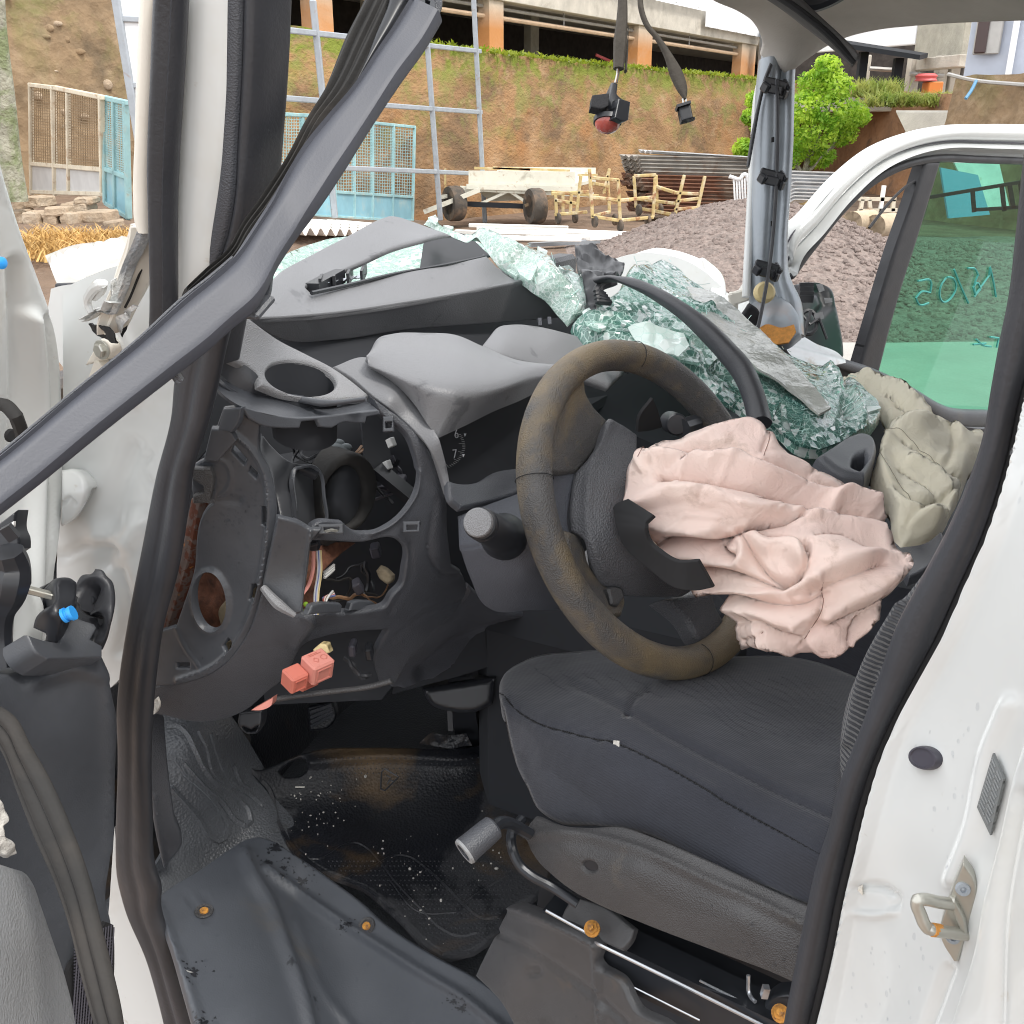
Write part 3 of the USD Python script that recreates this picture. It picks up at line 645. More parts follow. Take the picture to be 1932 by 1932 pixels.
for a, b in (((895, 317), (1000, 320)), ((930, 316), (1075, 322))): obj('plank', beam(Q(*a, YT + .5), Q(*b, YT + .5), .12, .04), 'trolley_yellow', label='yellow plank lying on the trailer bed, %s' % ('shorter one' if a[0] == 895 else 'longer one'), category='plank')

# trolleys
YC = 17.2
def trolley(name, label, segs, wheels, Yd, mat='trolley_yellow'):
    t = thing(name, label, 'trolley', Q(*wheels[0], Yd))
    for a, b, dy0, dy1 in segs: obj('frame_tube', beam(Q(*a, Yd + dy0), Q(*b, Yd + dy1), .055, ch=.01), mat, t)
    for i, w in enumerate(wheels):
        dy = .7 * (i % 2); c = Q(*w, Yd + dy) + [0, 0, .07]
        obj('wheel', lathe([(0, -.03), (.085, -.03), (.1, -.015), (.1, .015), (.085, .03), (0, .03)], c, (.9, .3, 0), 14), 'tyre_old', t)
    return t
trolley('hand_trolley', 'yellow tube trolley with tall end handles behind the white beams', [((1112, 318), (1118, 410), 0, 0), ((1112, 335), (1168, 340), 0, 0), ((1166, 338), (1170, 415), 0, 0), ((1115, 408), (1168, 416), 0, 0), ((1168, 416), (1232, 410), 0, .8), ((1118, 408), (1150, 400), 0, .8), ((1232, 410), (1236, 335), .8, .8), ((1150, 400), (1146, 330), .8, .8), ((1118, 372), (1170, 378), 0, 0), ((1118, 346), (1140, 350), 0, .8), ((1170, 378), (1232, 372), 0, .8), ((1150, 318), (1138, 372), .8, .8)], [(1122, 426), (1160, 422), (1170, 434), (1222, 424)], YC)
trolley('hand_trolley', 'ochre tube trolley with two slanted uprights before the rusty sheets', [((1291, 330), (1272, 412), 0, 0), ((1330, 332), (1313, 408), 0, 0), ((1275, 380), (1318, 374), 0, 0), ((1272, 408), (1228, 396), 0, .6), ((1272, 395), (1316, 392), 0, 0), ((1318, 366), (1276, 364), 0, 0), ((1276, 364), (1238, 352), 0, .7), ((1238, 330), (1240, 398), .7, .7), ((1196, 332), (1238, 330), .7, .7), ((1196, 332), (1200, 392), .7, .7), ((1200, 375), (1275, 384), .7, 0), ((1200, 392), (1272, 405), .7, 0)], [(1205, 404), (1245, 402), (1270, 418), (1312, 414)], YC + .9)
trolley('hand_trolley', 'low cream and rust trolley frame next to the trailer wheel', [((1040, 366), (1112, 362), 0, 0), ((1046, 405), (1108, 400), 0, 0), ((1048, 366), (1050, 405), 0, 0), ((1078, 364), (1076, 402), 0, 0), ((1096, 330), (1088, 400), 0, 0), ((1046, 378), (1088, 384), 0, 0), ((1062, 365), (1062, 402), .4, .4), ((1040, 362), (1130, 370), .5, .5)], [(1053, 420), (1085, 418)], YC + .6)
tb2 = thing('steel_gate', 'small white railing with curved top corner before the rusty sheets', 'railing', Q(1390, 388, 19))
for i in range(6): obj('rail_bar', beam(Q(1384 + i * 5.2, 335 + i * .4, 19), Q(1387 + i * 5, 388, 19), .03), 'white_panel', tb2)
obj('frame_tube', tube([Q(1376, 333, 19), Q(1398, 336, 19), Q(1402, 330, 19), Q(1408, 330, 19), Q(1411, 338, 19), Q(1412, 392, 19)], .035, 8), 'white_panel', tb2)

# stack of rusty troughed roof sheets
def sheet(a, b, depth, r, name, mat, label, group, cat_):
    a, b = np.asarray(a), np.asarray(b); t = unit(b - a); n = unit(np.cross([0, 0, 1], t)); secs = []
    pr = [(x, .5 * r * math.cos(x * 2 * math.pi * 3) + .0) for x in np.linspace(0, 1, 25)]
    for p in np.linspace(a, b, 2): secs.append(np.array([p + n * x * depth + [0, 0, y] for x, y in pr] + [p + n * x * depth + [0, 0, y - .02] for x, y in pr[::-1]]))
    return obj(name, loft(secs), mat, smooth=40, label=label, category=cat_, group=group)
for i in range(15):
    y = 404 - i * 7.2; l, rr = 1208 + rng.uniform(-4, 10) + (15 if i < 6 else 0), 1432 + rng.uniform(-10, 12); tl = 12 - i * .1
    a, b = Q(l, y - tl * .55, 20.3), Q(rr, y + tl * .45 - 6, 21.2)
    top = i > 9
    sheet(a, b, .9, .09, 'roof_sheet', 'grey_sheet' if top else 'rust_sheet', ('grey weathered' if top else 'rusty brown') + f' troughed roof sheet, {ORD[i]} from the bottom of the tall stack', ('grey' if top else 'rusty') + ' roof sheets in the stack', 'roof sheet')
sheet(Q(1232, 286, 20.6), Q(1440, 299, 21), 1.0, .05, 'cover_sheet', 'galvanised', 'pale flat metal sheet laid on top of the rusty sheet stack', None, 'metal sheet')
# galvanised stack on trestle
for i in range(9):
    y = 378 - i * 6.6; l, rr = 1497 + rng.uniform(-3, 5) - (4 if i > 5 else 0), 1588 + rng.uniform(-6, 10)
    sheet(Q(l, y, 17.5), Q(rr, y + 3, 18.6), .8, .06, 'galvanised_sheet', 'galvanised', f'light grey galvanised sheet, {ORD[i]} from the bottom on the trestle', 'galvanised sheets on the trestle', 'metal sheet')
ts = thing('trestle', 'rough timber trestle carrying the galvanised sheets', 'trestle', Q(1540, 405, 18))
for a, b, dy in (((1498, 348), (1499, 404), -.1), ((1510, 382), (1508, 404), .2), ((1536, 384), (1534, 405), .2), ((1580, 382), (1580, 404), .4), ((1496, 382), (1584, 384), 0)): obj('leg' if a[1] != b[1] + -2 else 'rail', beam(Q(*a, 17.9 + dy), Q(*b, 17.9 + dy), .06), 'trolley_yellow', ts)
tf = thing('trestle', 'pale timber trestle with one tall post behind the concrete pipes', 'trestle', Q(1660, 400, 17.5))
for a, b in (((1620, 375), (1690, 376)), ((1627, 376), (1622, 404)), ((1668, 350), (1660, 404)), ((1686, 377), (1684, 398)), ((1640, 377), (1642, 398)), ((1618, 398), (1692, 396))): obj('leg' if abs(a[0] - b[0]) < 12 else 'rail', beam(Q(*a, 17.6), Q(*b, 17.6), .06), 'white_beam' if a[0] == 1668 else 'cage_white', tf)

# concrete pipes
for (cx, cy, ex, ey, R), lab in zip(((1607, 420, 1643, 414, 21), (1650, 427, 1684, 425, 22)), ('short concrete drain pipe lying further from the open door', 'short concrete drain pipe lying nearer the window post, in front of the other')):
    Yd = 15.8; a = Q(cx, cy, Yd); kk = Yd / 1984; b = a + np.array([.42, .42, 0]); R *= kk
    m = lathe([(R, 0), (R, .62), (R * .8, .62), (R * .8, 0), (R, 0)], a, b - a, 28)
    obj('drain_pipe', m, 'concrete_pipe', label=lab, category='concrete pipe')
# blue sheet and slab seen through the far window
s4 = np.array([Q(1775, 316, 15), Q(1845, 330, 15.5), Q(1868, 405, 15.2), Q(1790, 412, 14.6)]); obj('blue_sheet', loft([s4, s4 + [0, .06, 0]]), 'blue_paint', smooth=False, label='blue sheet standing on edge, seen through the far door glass', category='sheet')
s4 = np.array([Q(1800, 306, 17), Q(1885, 306, 17), Q(1905, 392, 16.8), Q(1842, 394, 16.8)]); obj('pale_sheet', loft([s4, s4 + [0, .06, 0]]), 'galvanised', smooth=False, label='pale sheet standing behind the blue one, seen through the far door glass', category='sheet')
rk = thing('pipe_rack', 'thin dark steel rack seen through the far door glass', 'rack', Q(1850, 395, 14))
for a, b in (((1755, 372), (1935, 342)), ((1835, 362), (1838, 400)), ((1890, 350), (1895, 398)), ((1838, 396), (1935, 390)), ((1905, 350), (1912, 392)), ((1925, 345), (1930, 390))): obj('rack_bar', beam(Q(*a, 14), Q(*b, 14), .045), 'dark_roof', rk)
# white beams on the soil
wb = [((885, 425), (1072, 430)), ((900, 431), (1108, 437)), ((915, 438), (1130, 440)), ((860, 437), (1070, 447)), ((1050, 436), (1190, 441)), ((950, 449), (1095, 452)), ((1000, 444), (1160, 448)), ((1110, 450), (1175, 446))]
for i, (a, b) in enumerate(wb): obj('white_beam', beam(G(*a, .08 + .05 * (i % 3)), G(*b, .06 + .05 * (i % 2)), .1, .07, ch=.012), 'white_beam', label=f'white painted beam on the soil beside the gravel heap, {ORD[[1, 2, 3, 4, 0, 7, 5, 6].index(i)]} from the wall', category='beam', group='white beams on the soil')
obj('dark_beam', beam(G(1000, 462, .05), G(1130, 455, .05), .1, .06), 'steel_grey', label='dark steel beam lying in front of the white beams', category='beam')
for i in range(3):
    a, b = G(560, 424 + i * 5, .2), G(725, 428 + i * 5, .15); t = unit(b - a); n = unit(np.cross([0, 0, 1], t)); u = np.linspace(0, 1, 60)
    s0 = np.array([a + (b - a) * x + [0, 0, .05 * math.sin(x * 60)] for x in u]); V = np.stack([s0, s0 + n * .8 + [0, 0, .05], s0 + n * .8 + [0, 0, .03], s0 - [0, 0, .02]], 1)
    obj('corrugated_sheet', loft(V), 'white_beam', smooth=40, label=f'white corrugated roof sheet before the turquoise cage, {ORD[i]} from the cage', category='roof sheet', group='white corrugated sheets')

# block pile, grass, trunk at the left
BL = [(75, 380, 34, 20), (42, 382, 30, 24), (110, 398, 36, 16), (150, 392, 50, 20), (70, 412, 30, 26), (105, 412, 26, 26), (140, 412, 24, 24), (185, 408, 60, 22), (60, 432, 34, 18), (96, 430, 30, 24), (128, 432, 28, 22), (158, 430, 30, 22), (190, 430, 30, 20), (215, 426, 24, 20), (40, 408, 26, 24), (165, 378, 34, 12)]
BN = {}
for nm_, lo_, hi_ in (('top layer', 0, 394), ('upper middle row', 394, 406), ('lower middle row', 406, 420), ('bottom row', 420, 999)):
    for q_, i_ in enumerate(sorted([i for i, b in enumerate(BL) if lo_ <= b[1] < hi_], key=lambda i: BL[i][0])): BN[i_] = f'{ORD[q_]} from the trunk, {nm_}'
for i, (x, y, w, h) in enumerate(BL):
    Yd = 10.6 + (.35 if y < 395 else 0) + rng.uniform(-.12, .12); k = Yd / 1984; yaw = rng.uniform(-.35, .35)
    ax = np.array([[math.cos(yaw), math.sin(yaw), 0], [-math.sin(yaw), math.cos(yaw), 0], [0, 0, 1.]])
    m = box((w * k, .3, h * k), (0, 0, 0), ax, .015); m = m.subdivide().subdivide(); v = np.array(m.vertices); v += (meshkit.fbm(v * 14 + i, 2, i) - .5)[:, None] * .03
    obj('stone_block', TM(v + Q(x, y, Yd), m.faces), 'block', smooth=False, label=f'rough tan cut stone block, {BN[i]} of the pile', category='stone block', group='stone blocks in the pile')
gp = np.array([G(x, y) for x in np.linspace(60, 275, 24) for y in (452, 462, 475, 486)])
obj('dry_grass', blades(gp, 2400, .10, 11, .010, .9), 'dry_grass', smooth=False, label='dry straw coloured grass in front of the stone blocks', category='grass', kind='stuff')
tk = thing('tree', 'pale lichen covered tree trunk before the stone wall', 'tree', Q(20, 330, 10.5))
obj('trunk', tube([Q(32, 380, 10.5), Q(20, 300, 10.5), Q(8, 180, 10.5), Q(-6, 60, 10.5), Q(-12, -60, 10.5)], [.11, .085], 12), 'bark', tk)

# ---------------------------------------------------------------- the van's materials
std('paint', (.575, .59, .58), .26, var=.04, vscale=3, coat=.5, layers=[((.46, .42, .34), 5, .56, .78, .4), ((.36, .28, .19), 26, .66, .73, .5), ((.40, .37, .31), 60, .70, .76, .4)])
std('paint_aged', (.70, .66, .58), .5, var=.08, vscale=6, layers=[((.5, .4, .28), 9, .58, .72, .5)])
std('torn_metal', (.52, .53, .54), .35, .6, var=.25, vscale=20, layers=[((.72, .72, .70), 14, .5, .56, .9)], bumps=[('noise', 30, .01)])
std('rubber', (.026, .027, .031), .42, var=.15, vscale=12, rlayer=(14, .34, .55), bumps=[('noise', 260, .0004)], layers=[((.045, .042, .04), 9, .6, .8, .5)])
std('rubber_brown', (.027, .026, .025), .78, var=.2, vscale=8, spec=.25, layers=[((.06, .052, .045), 7, .52, .75, .6)], bumps=[('noise', 90, .001)])
std('trim_grain', (.053, .056, .064), .42, var=.12, vscale=10, bumps=[('cell', 700, .0004)], rlayer=(9, .34, .5), layers=[((.085, .075, .06), 8, .6, .8, .4)])
std('dash_plate', (.056, .060, .068), .36, var=.15, vscale=7, bumps=[('noise', 500, .0003)], rlayer=(8, .28, .46), layers=[((.07, .068, .062), 6, .58, .8, .4)])
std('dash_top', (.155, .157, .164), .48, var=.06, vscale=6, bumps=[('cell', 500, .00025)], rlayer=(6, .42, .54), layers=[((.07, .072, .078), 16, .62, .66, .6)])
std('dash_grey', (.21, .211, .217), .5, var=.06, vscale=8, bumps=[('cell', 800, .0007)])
std('shroud', (.085, .09, .105), .45, var=.06, bumps=[('cell', 900, .0006)])
std('black_plastic', (.014, .015, .018), .38, var=.2)
std('black_matte', (.010, .010, .011), .8, var=.2)
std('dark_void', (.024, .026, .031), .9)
std('wheel_leather', (.070, .067, .065), .5, var=.2, vscale=9, bumps=[('cell', 560, .0008)], layers=[((.185, .135, .07), 6, .45, .58, .75), ((.20, .15, .08), 60, .55, .7, .3)])
std('hub_leather', (.075, .076, .082), .45, var=.12, vscale=9, bumps=[('cell', 480, .0009)])
std('seat_fabric', (.022, .024, .033), .85, var=.16, vscale=12, sheen=.2, bumps=[('wave', 160, .0002, 'diagonal'), ('noise', 9, .004)], layers=[((.10, .10, .105), 120, .70, .74, .35)])
std('seat_stripe', (.026, .029, .038), .85, var=.12, vscale=9, sheen=.4, bumps=[('wave', 26, .004, 'y', 1.6), ('wave', 300, .0006, 'diagonal')])
std('bolster_fabric', (.018, .019, .024), .85, sheen=.3, bumps=[('wave', 75, .004, 'z')])
std('seat_trim', (.050, .049, .050), .5, var=.12, vscale=14, bumps=[('cell', 650, .0006)], layers=[((.13, .11, .085), 18, .6, .75, .45), ((.02, .02, .02), 40, .68, .71, .7)])
std('lower_trim', (.052, .052, .054), .42, var=.12, vscale=12, bumps=[('noise', 600, .0003)], layers=[((.14, .10, .065), 12, .62, .75, .4), ((.02, .02, .02), 34, .66, .69, .7)], rlayer=(9, .3, .5))
std('sill_plastic', (.062, .068, .079), .42, var=.1, vscale=6, bumps=[('noise', 420, .0003)], rlayer=(5, .34, .52), layers=[((.115, .095, .065), 5, .60, .76, .5), ((.016, .018, .022), 22, .655, .675, .85)])
std('floor_vinyl', (.085, .09, .098), .34, var=.1, vscale=10, bumps=[('cell', 260, .0009), ('noise', 30, .001)], layers=[((.11, .095, .07), 6, .6, .8, .4)])
std('mat_rubber', (.042, .043, .047), .42, var=.2, vscale=6, bumps=[('cell', 230, .0007)], layers=[((.006, .007, .01), 3.2, .50, .53, .9), ((.15, .095, .045), 5, .52, .70, .75)], rlayer=(4, .32, .6))
std('mat_bead', (.045, .047, .052), .35)
std('headliner', (.42, .40, .37), .95, var=.08, vscale=6, bumps=[('noise', 300, .0008)], layers=[((.30, .28, .26), 2.4, .55, .78, .7)])
std('visor_grey', (.085, .082, .08), .8, var=.1, bumps=[('noise', 300, .0006)])
std('bare_steel', (.30, .33, .36), .38, .35, var=.12, vscale=6, layers=[((.55, .57, .58), 4, .52, .7, .5), ((.35, .17, .06), 7, .5, .62, .9, 1.30, 1.22)])
std('rust_frame', (.15, .11, .095), .7, .2, var=.2, vscale=16, layers=[((.13, .038, .018), 80, .48, .54, .95), ((.46, .18, .03), 70, .64, .68, .9)], bumps=[('noise', 40, .003)])
std('rust_deep', (.11, .042, .022), .9, var=.6, vscale=70, bumps=[('noise', 50, .004)])
std('rust_bolt', (.46, .21, .035), .75, var=.45, vscale=140, layers=[((.16, .08, .04), 220, .5, .6, .8)])
std('zinc', (.47, .46, .41), .32, .75, var=.1, vscale=20)
std('zinc_rust', (.55, .24, .05), .8, var=.3, vscale=90)
std('rail_steel', (.022, .024, .028), .25, .3, var=.2)
std('rail_edge', (.55, .57, .6), .22, .9)
std('fuse_pink', (.52, .20, .16), .5, var=.06)
std('fuse_red', (.48, .14, .10), .5)
std('connector_cream', (.62, .50, .26), .55)
std('wire_pink', (.70, .30, .25), .5); std('wire_white', (.62, .62, .60), .5); std('wire_brown', (.22, .12, .06), .5); std('wire_blue', (.16, .2, .42), .5)
std('clip_blue', (.03, .30, .75), .4)
std('lens_red', (.34, .07, .055), .22, coat=.5, layers=[((.55, .25, .2), 40, .6, .75, .5)])
std('felt_black', (.02, .02, .022), .95, bumps=[('noise', 300, .001)])
std('tape_dark', (.052, .044, .034), .8, var=.2, vscale=30, bumps=[('noise', 120, .0015)])
std('plug_grey', (.045, .043, .055), .5)
std('label_grey', (.16, .17, .17), .5)
std('label_line', (.30, .31, .31), .5)
std('foam_white', (.52, .50, .46), .9, var=.25, vscale=60, bumps=[('noise', 70, .006)])
std('armrest_vinyl', (.24, .245, .25), .5, var=.08, bumps=[('cell', 420, .0007), ('noise', 26, .0012)], layers=[((.36, .33, .27), 7, .62, .72, .5)])
std('dust_foam', (.25, .20, .13), .9, var=.3, vscale=40)
std('glue_grey', (.16, .18, .185), .6, var=.4, vscale=40)
std('dial_print', (.55, .56, .58), .5)
def cloth(name, a, b, stain, weave=900):
    M[name] = usdkit.material(stage, L + name, {
        'g': ('geometry', {}), 'n': ('noise_texture', {'scale': 5.0, 'detail': 6.0, 'roughness': .6}), 'r': ('rgb_ramp', {'ramp': [(.35, a), (.65, b)]}),
        'n2': ('noise_texture', {'scale': 11.0, 'detail': 8.0, 'roughness': .7, 'distortion': 1.0}), 'm2': ('map_range', {'from_min': .58, 'from_max': .74, 'to_min': 0.0, 'to_max': .6, 'clamp': True}), 'x': ('mix_color', {'blend_type': 'mix', 'b': stain}),
        'n3': ('noise_texture', {'scale': 34.0, 'detail': 4.0, 'distortion': 2.0}), 'b': ('bump', {'strength': 1.0, 'distance': .0025}), 'w': ('noise_texture', {'scale': weave, 'detail': 1.0}), 'b2': ('bump', {'strength': 1.0, 'distance': .0004}),
        'd': ('principled_bsdf', {'roughness': .85, 'sheen_weight': .2, 'specular_ior_level': .25}), 't': ('translucent_bsdf', {}), 'm': ('mix_closure', {'fac': .22})},
        [('g.position', 'n.vector'), ('n.fac', 'r.fac'), ('g.position', 'n2.vector'), ('n2.fac', 'm2.value'), ('m2.result', 'x.fac'), ('r.color', 'x.a'), ('x.result', 'd.base_color'), ('x.result', 't.color'),
         ('g.position', 'n3.vector'), ('n3.fac', 'b.height'), ('g.position', 'w.vector'), ('w.fac', 'b2.height'), ('b.normal', 'b2.normal'), ('b2.normal', 'd.normal'), ('d.BSDF', 'm.closure1'), ('t.BSDF', 'm.closure2')], surface='m.closure')
cloth('airbag_pink', (.88, .66, .59), (.89, .74, .66), (.40, .27, .19))
cloth('airbag_cream', (.74, .69, .54), (.79, .74, .60), (.36, .33, .25))
std('seam_dark', (.20, .10, .08), .9); std('seam_olive', (.24, .22, .16), .9)
def glassy(name, tint, crack, scale, lo, hi, rough=.05, white=.5, dist=.0016):
    """laminated glass full of cracks: clear cells, whitish crack lines"""
    M[name] = usdkit.material(stage, L + name, {
        'g': ('geometry', {}), 'n': ('noise_texture', {'scale': 6.0, 'detail': 3.0}), 'ds': ('vector_math', {'math_type': 'multiply_add', 'vector2': (.09, .09, .09)}),
        'v': ('voronoi_texture', {'feature': 'distance_to_edge', 'scale': scale}), 'e': ('map_range', {'from_min': lo, 'from_max': hi, 'to_min': 1.0, 'to_max': 0.0, 'clamp': True}),
        'v2': ('voronoi_texture', {'scale': scale}), 'bw': ('rgb_to_bw', {}), 'hz': ('map_range', {'from_min': .45, 'from_max': .8, 'to_min': 0.0, 'to_max': white, 'clamp': True}), 'mx': ('math', {'math_type': 'maximum'}),
        'b': ('bump', {'strength': 1.0, 'distance': dist}),
        't': ('transparent_bsdf', {'color': tint}), 'gl': ('glossy_bsdf', {'roughness': rough, 'color': (.9, .95, .94)}), 'fr': ('fresnel', {'IOR': 1.55}), 'ff': ('math', {'math_type': 'subtract', 'value1': 1.0}), 'fk': ('math', {'math_type': 'multiply'}), 'm1': ('mix_closure', {}),
        'd': ('principled_bsdf', {'base_color': crack, 'roughness': .3}), 'm2': ('mix_closure', {})},
        [('g.position', 'n.vector'), ('n.color', 'ds.vector1'), ('g.position', 'ds.vector3'), ('ds.vector', 'v.vector'), ('ds.vector', 'v2.vector'), ('v.distance', 'e.value'), ('v2.color', 'bw.color'), ('bw.val', 'hz.value'), ('e.result', 'mx.value1'), ('hz.result', 'mx.value2'),
         ('v2.color', 'b.height'), ('b.normal', 'gl.normal'), ('b.normal', 'fr.normal'), ('g.backfacing', 'ff.value2'), ('ff.value', 'fk.value1'), ('fr.fac', 'fk.value2'), ('fk.value', 'm1.fac'), ('t.BSDF', 'm1.closure1'), ('gl.BSDF', 'm1.closure2'), ('mx.value', 'm2.fac'), ('m1.closure', 'm2.closure1'), ('d.BSDF', 'm2.closure2')], surface='m2.closure')
def cracked(name, base, tint, trans, crack, scale, white, line=.03, tilt=.5, stretch=(1, 1, 1), ior=1.9):
    """a shattered laminated sheet: every piece tilts its own way and so mirrors another bit of the sky; pale crack lines; some pieces coloured white in place of sky glare"""
    M[name] = usdkit.material(stage, L + name, {
        'g': ('geometry', {}), 'mp': ('mapping', {'scale': stretch}), 'n': ('noise_texture', {'scale': 9.0, 'detail': 4.0}), 'ds': ('vector_math', {'math_type': 'multiply_add', 'vector2': (.05, .05, .05)}),
        'v': ('voronoi_texture', {'feature': 'distance_to_edge', 'scale': scale}), 'e': ('map_range', {'from_min': line * .3, 'from_max': line, 'to_min': .85, 'to_max': 0.0, 'clamp': True}),
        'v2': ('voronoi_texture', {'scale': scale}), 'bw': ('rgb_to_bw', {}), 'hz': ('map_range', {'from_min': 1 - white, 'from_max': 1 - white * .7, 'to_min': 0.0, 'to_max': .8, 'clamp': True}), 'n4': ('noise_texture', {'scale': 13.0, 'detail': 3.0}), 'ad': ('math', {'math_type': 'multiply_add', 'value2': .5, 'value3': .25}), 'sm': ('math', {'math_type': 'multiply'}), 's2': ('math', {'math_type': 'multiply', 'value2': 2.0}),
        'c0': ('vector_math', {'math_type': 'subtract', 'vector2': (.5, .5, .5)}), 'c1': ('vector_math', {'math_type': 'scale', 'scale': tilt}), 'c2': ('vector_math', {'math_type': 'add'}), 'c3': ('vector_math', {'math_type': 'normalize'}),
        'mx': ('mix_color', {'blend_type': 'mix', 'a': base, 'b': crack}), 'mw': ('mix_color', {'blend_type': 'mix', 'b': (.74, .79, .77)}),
        't': ('transparent_bsdf', {'color': tint}), 'd': ('principled_bsdf', {'roughness': .5, 'specular_ior_level': .2}), 'gl': ('glossy_bsdf', {'roughness': .06}), 'fr': ('fresnel', {'IOR': ior}),
        'ff': ('math', {'math_type': 'subtract', 'value1': 1.0}), 'fk': ('math', {'math_type': 'multiply'}), 'op': ('math', {'math_type': 'maximum'}), 'o2': ('math', {'math_type': 'maximum', 'value2': 1 - trans}), 'm1': ('mix_closure', {}), 'm2': ('mix_closure', {})},
        [('g.position', 'mp.vector'), ('g.position', 'n.vector'), ('n.color', 'ds.vector1'), ('mp.vector', 'ds.vector3'), ('ds.vector', 'v.vector'), ('ds.vector', 'v2.vector'), ('v.distance', 'e.value'), ('v2.color', 'bw.color'), ('g.position', 'n4.vector'), ('n4.fac', 'sm.value1'), ('bw.val', 'sm.value2'), ('sm.value', 's2.value1'), ('s2.value', 'hz.value'),
         ('v2.color', 'c0.vector1'), ('c0.vector', 'c1.vector1'), ('c1.vector', 'c2.vector1'), ('g.normal', 'c2.vector2'), ('c2.vector', 'c3.vector1'), ('c3.vector', 'gl.normal'), ('c3.vector', 'fr.normal'),
         ('e.result', 'mx.fac'), ('mx.result', 'mw.a'), ('hz.result', 'mw.fac'), ('mw.result', 'd.base_color'), ('e.result', 'op.value1'), ('hz.result', 'op.value2'), ('op.value', 'o2.value1'), ('o2.value', 'm1.fac'), ('t.BSDF', 'm1.closure1'), ('d.BSDF', 'm1.closure2'),
         ('g.backfacing', 'ff.value2'), ('ff.value', 'fk.value1'), ('fr.fac', 'fk.value2'), ('fk.value', 'm2.fac'), ('m1.closure', 'm2.closure1'), ('gl.BSDF', 'm2.closure2')], surface='m2.closure')
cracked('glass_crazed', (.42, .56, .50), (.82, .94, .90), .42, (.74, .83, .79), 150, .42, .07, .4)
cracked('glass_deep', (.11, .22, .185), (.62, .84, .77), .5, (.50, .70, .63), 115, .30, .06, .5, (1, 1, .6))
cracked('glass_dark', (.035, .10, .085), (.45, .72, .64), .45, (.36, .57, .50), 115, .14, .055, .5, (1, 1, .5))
cracked('glass_glare', (.55, .65, .61), (.9, .96, .94), .3, (.34, .54, .48), 60, .5, .03, .4)  # shards whose near-white body colour stands in for glare on the glass
cracked('glass_shard', (.22, .36, .31), (.72, .89, .83), .5, (.52, .70, .63), 90, .3, .05, .45)
std('strip_grey', (.062, .066, .080), .52, var=.06, bumps=[('noise', 500, .0002)])
def pane(name, tint, refl=1.0, ior=1.5):
    M[name] = usdkit.material(stage, L + name, {'g': ('geometry', {}), 't': ('transparent_bsdf', {'color': tint}), 'gl': ('glossy_bsdf', {'roughness': .02, 'color': (refl, refl, refl)}), 'fr': ('fresnel', {'IOR': ior}), 'ff': ('math', {'math_type': 'subtract', 'value1': 1.0}), 'fk': ('math', {'math_type': 'multiply'}), 'm': ('mix_closure', {})},
        [('g.backfacing', 'ff.value2'), ('ff.value', 'fk.value1'), ('fr.fac', 'fk.value2'), ('fk.value', 'm.fac'), ('t.BSDF', 'm.closure1'), ('gl.BSDF', 'm.closure2')], surface='m.closure')
pane('glass_green', (.44, .74, .62))
pane('water', (.95, .955, .965), 1.0, 1.75)
std('pen_teal', (.05, .30, .27), .6)

# ================================================================ THE VAN: shell, pillars, doors, roof
van = thing('van', 'white wrecked van with its door open, its dashboard stripped and its windscreen caved in', 'van', van_pt(.4, 1.4, 0))
def part(name, mesh=None, mat=None, parent=None, **k): return obj(name, mesh, mat, parent or van, **k)

# ---- near front pillar
flat_u = lambda u: np.minimum(1, 4 * np.minimum(u, 1 - u)) ** .5
ridge2 = lambda u: np.maximum(.72 * np.sqrt(np.maximum(1 - ((u - .28) / .30) ** 2, 0)), np.sqrt(np.maximum(1 - ((u - .76) / .25) ** 2, 0)) * .95)
pil = part('front_pillar', strip([(341, -30), (334, 109), (324, 265), (319, 380), (319, 579), (323, 625)], [(434, -30), (429, 198), (419, 331), (404, 430), (391, 516), (368, 580)], 't', .655, h=.012, back=.03, n=60,
      prof=lambda u: np.sin(np.pi * np.clip(u, .0, 1)) ** .8), 'paint')
part('outer_flange', strip([(276, -30), (268, 109), (264, 265), (261, 374), (265, 420), (272, 436)], [(312, -30), (303, 149), (297, 265), (294, 380), (295, 440)], 't', .63, h=.012, back=.03, n=50), 'paint_aged', pil)
part('door_seal', strip([(303, -30), (296, 149), (290, 331), (293, 430), (294, 602), (292, 640)], [(348, -30), (341, 109), (331, 265), (326, 380), (326, 579), (325, 640)], 't', .625, h=.013, back=.012, n=60, prof=lambda u: np.maximum(np.sqrt(np.maximum(1 - ((u - .35) / .36) ** 2, 0)), .7 * np.sqrt(np.maximum(1 - ((u - .85) / .16) ** 2, 0)))), 'rubber', pil)
part('inner_trim', strip([(427, -30), (422, 198), (413, 331), (398, 430), (385, 516), (350, 600), (330, 690)], [(471, -30), (467, 120), (459, 265), (452, 380), (440, 440), (414, 520), (372, 690)], 't', .668, h=.014, back=.03, n=60, prof=lambda u: np.sin(np.pi * u * .75 + .2) ** .7), 'trim_grain', pil)
part('inner_trim', strip([(473, -30), (468, 120), (460, 265), (453, 380), (441, 440), (416, 520), (374, 690)], [(499, -30), (496, 99), (486, 265), (476, 380), (471, 417), (445, 500), (410, 690)], 't', .672, h=.012, back=.04, n=60), 'rubber', pil)
SL = [(372, 560), (345, 660), (334, 708), (326, 788), (298, 897), (274, 1019), (245, 1168), (228, 1278), (223, 1340), (225, 1420), (221, 1607), (222, 1640), (238, 1713), (278, 1809), (304, 1900), (318, 1960)]
SR = [(450, 560), (425, 646), (411, 712), (394, 781), (360, 890), (350, 970), (331, 1085), (304, 1185), (291, 1278), (285, 1345), (281, 1425), (284, 1540), (290, 1640), (302, 1677), (300, 1710), (320, 1782), (353, 1900), (372, 1960)]
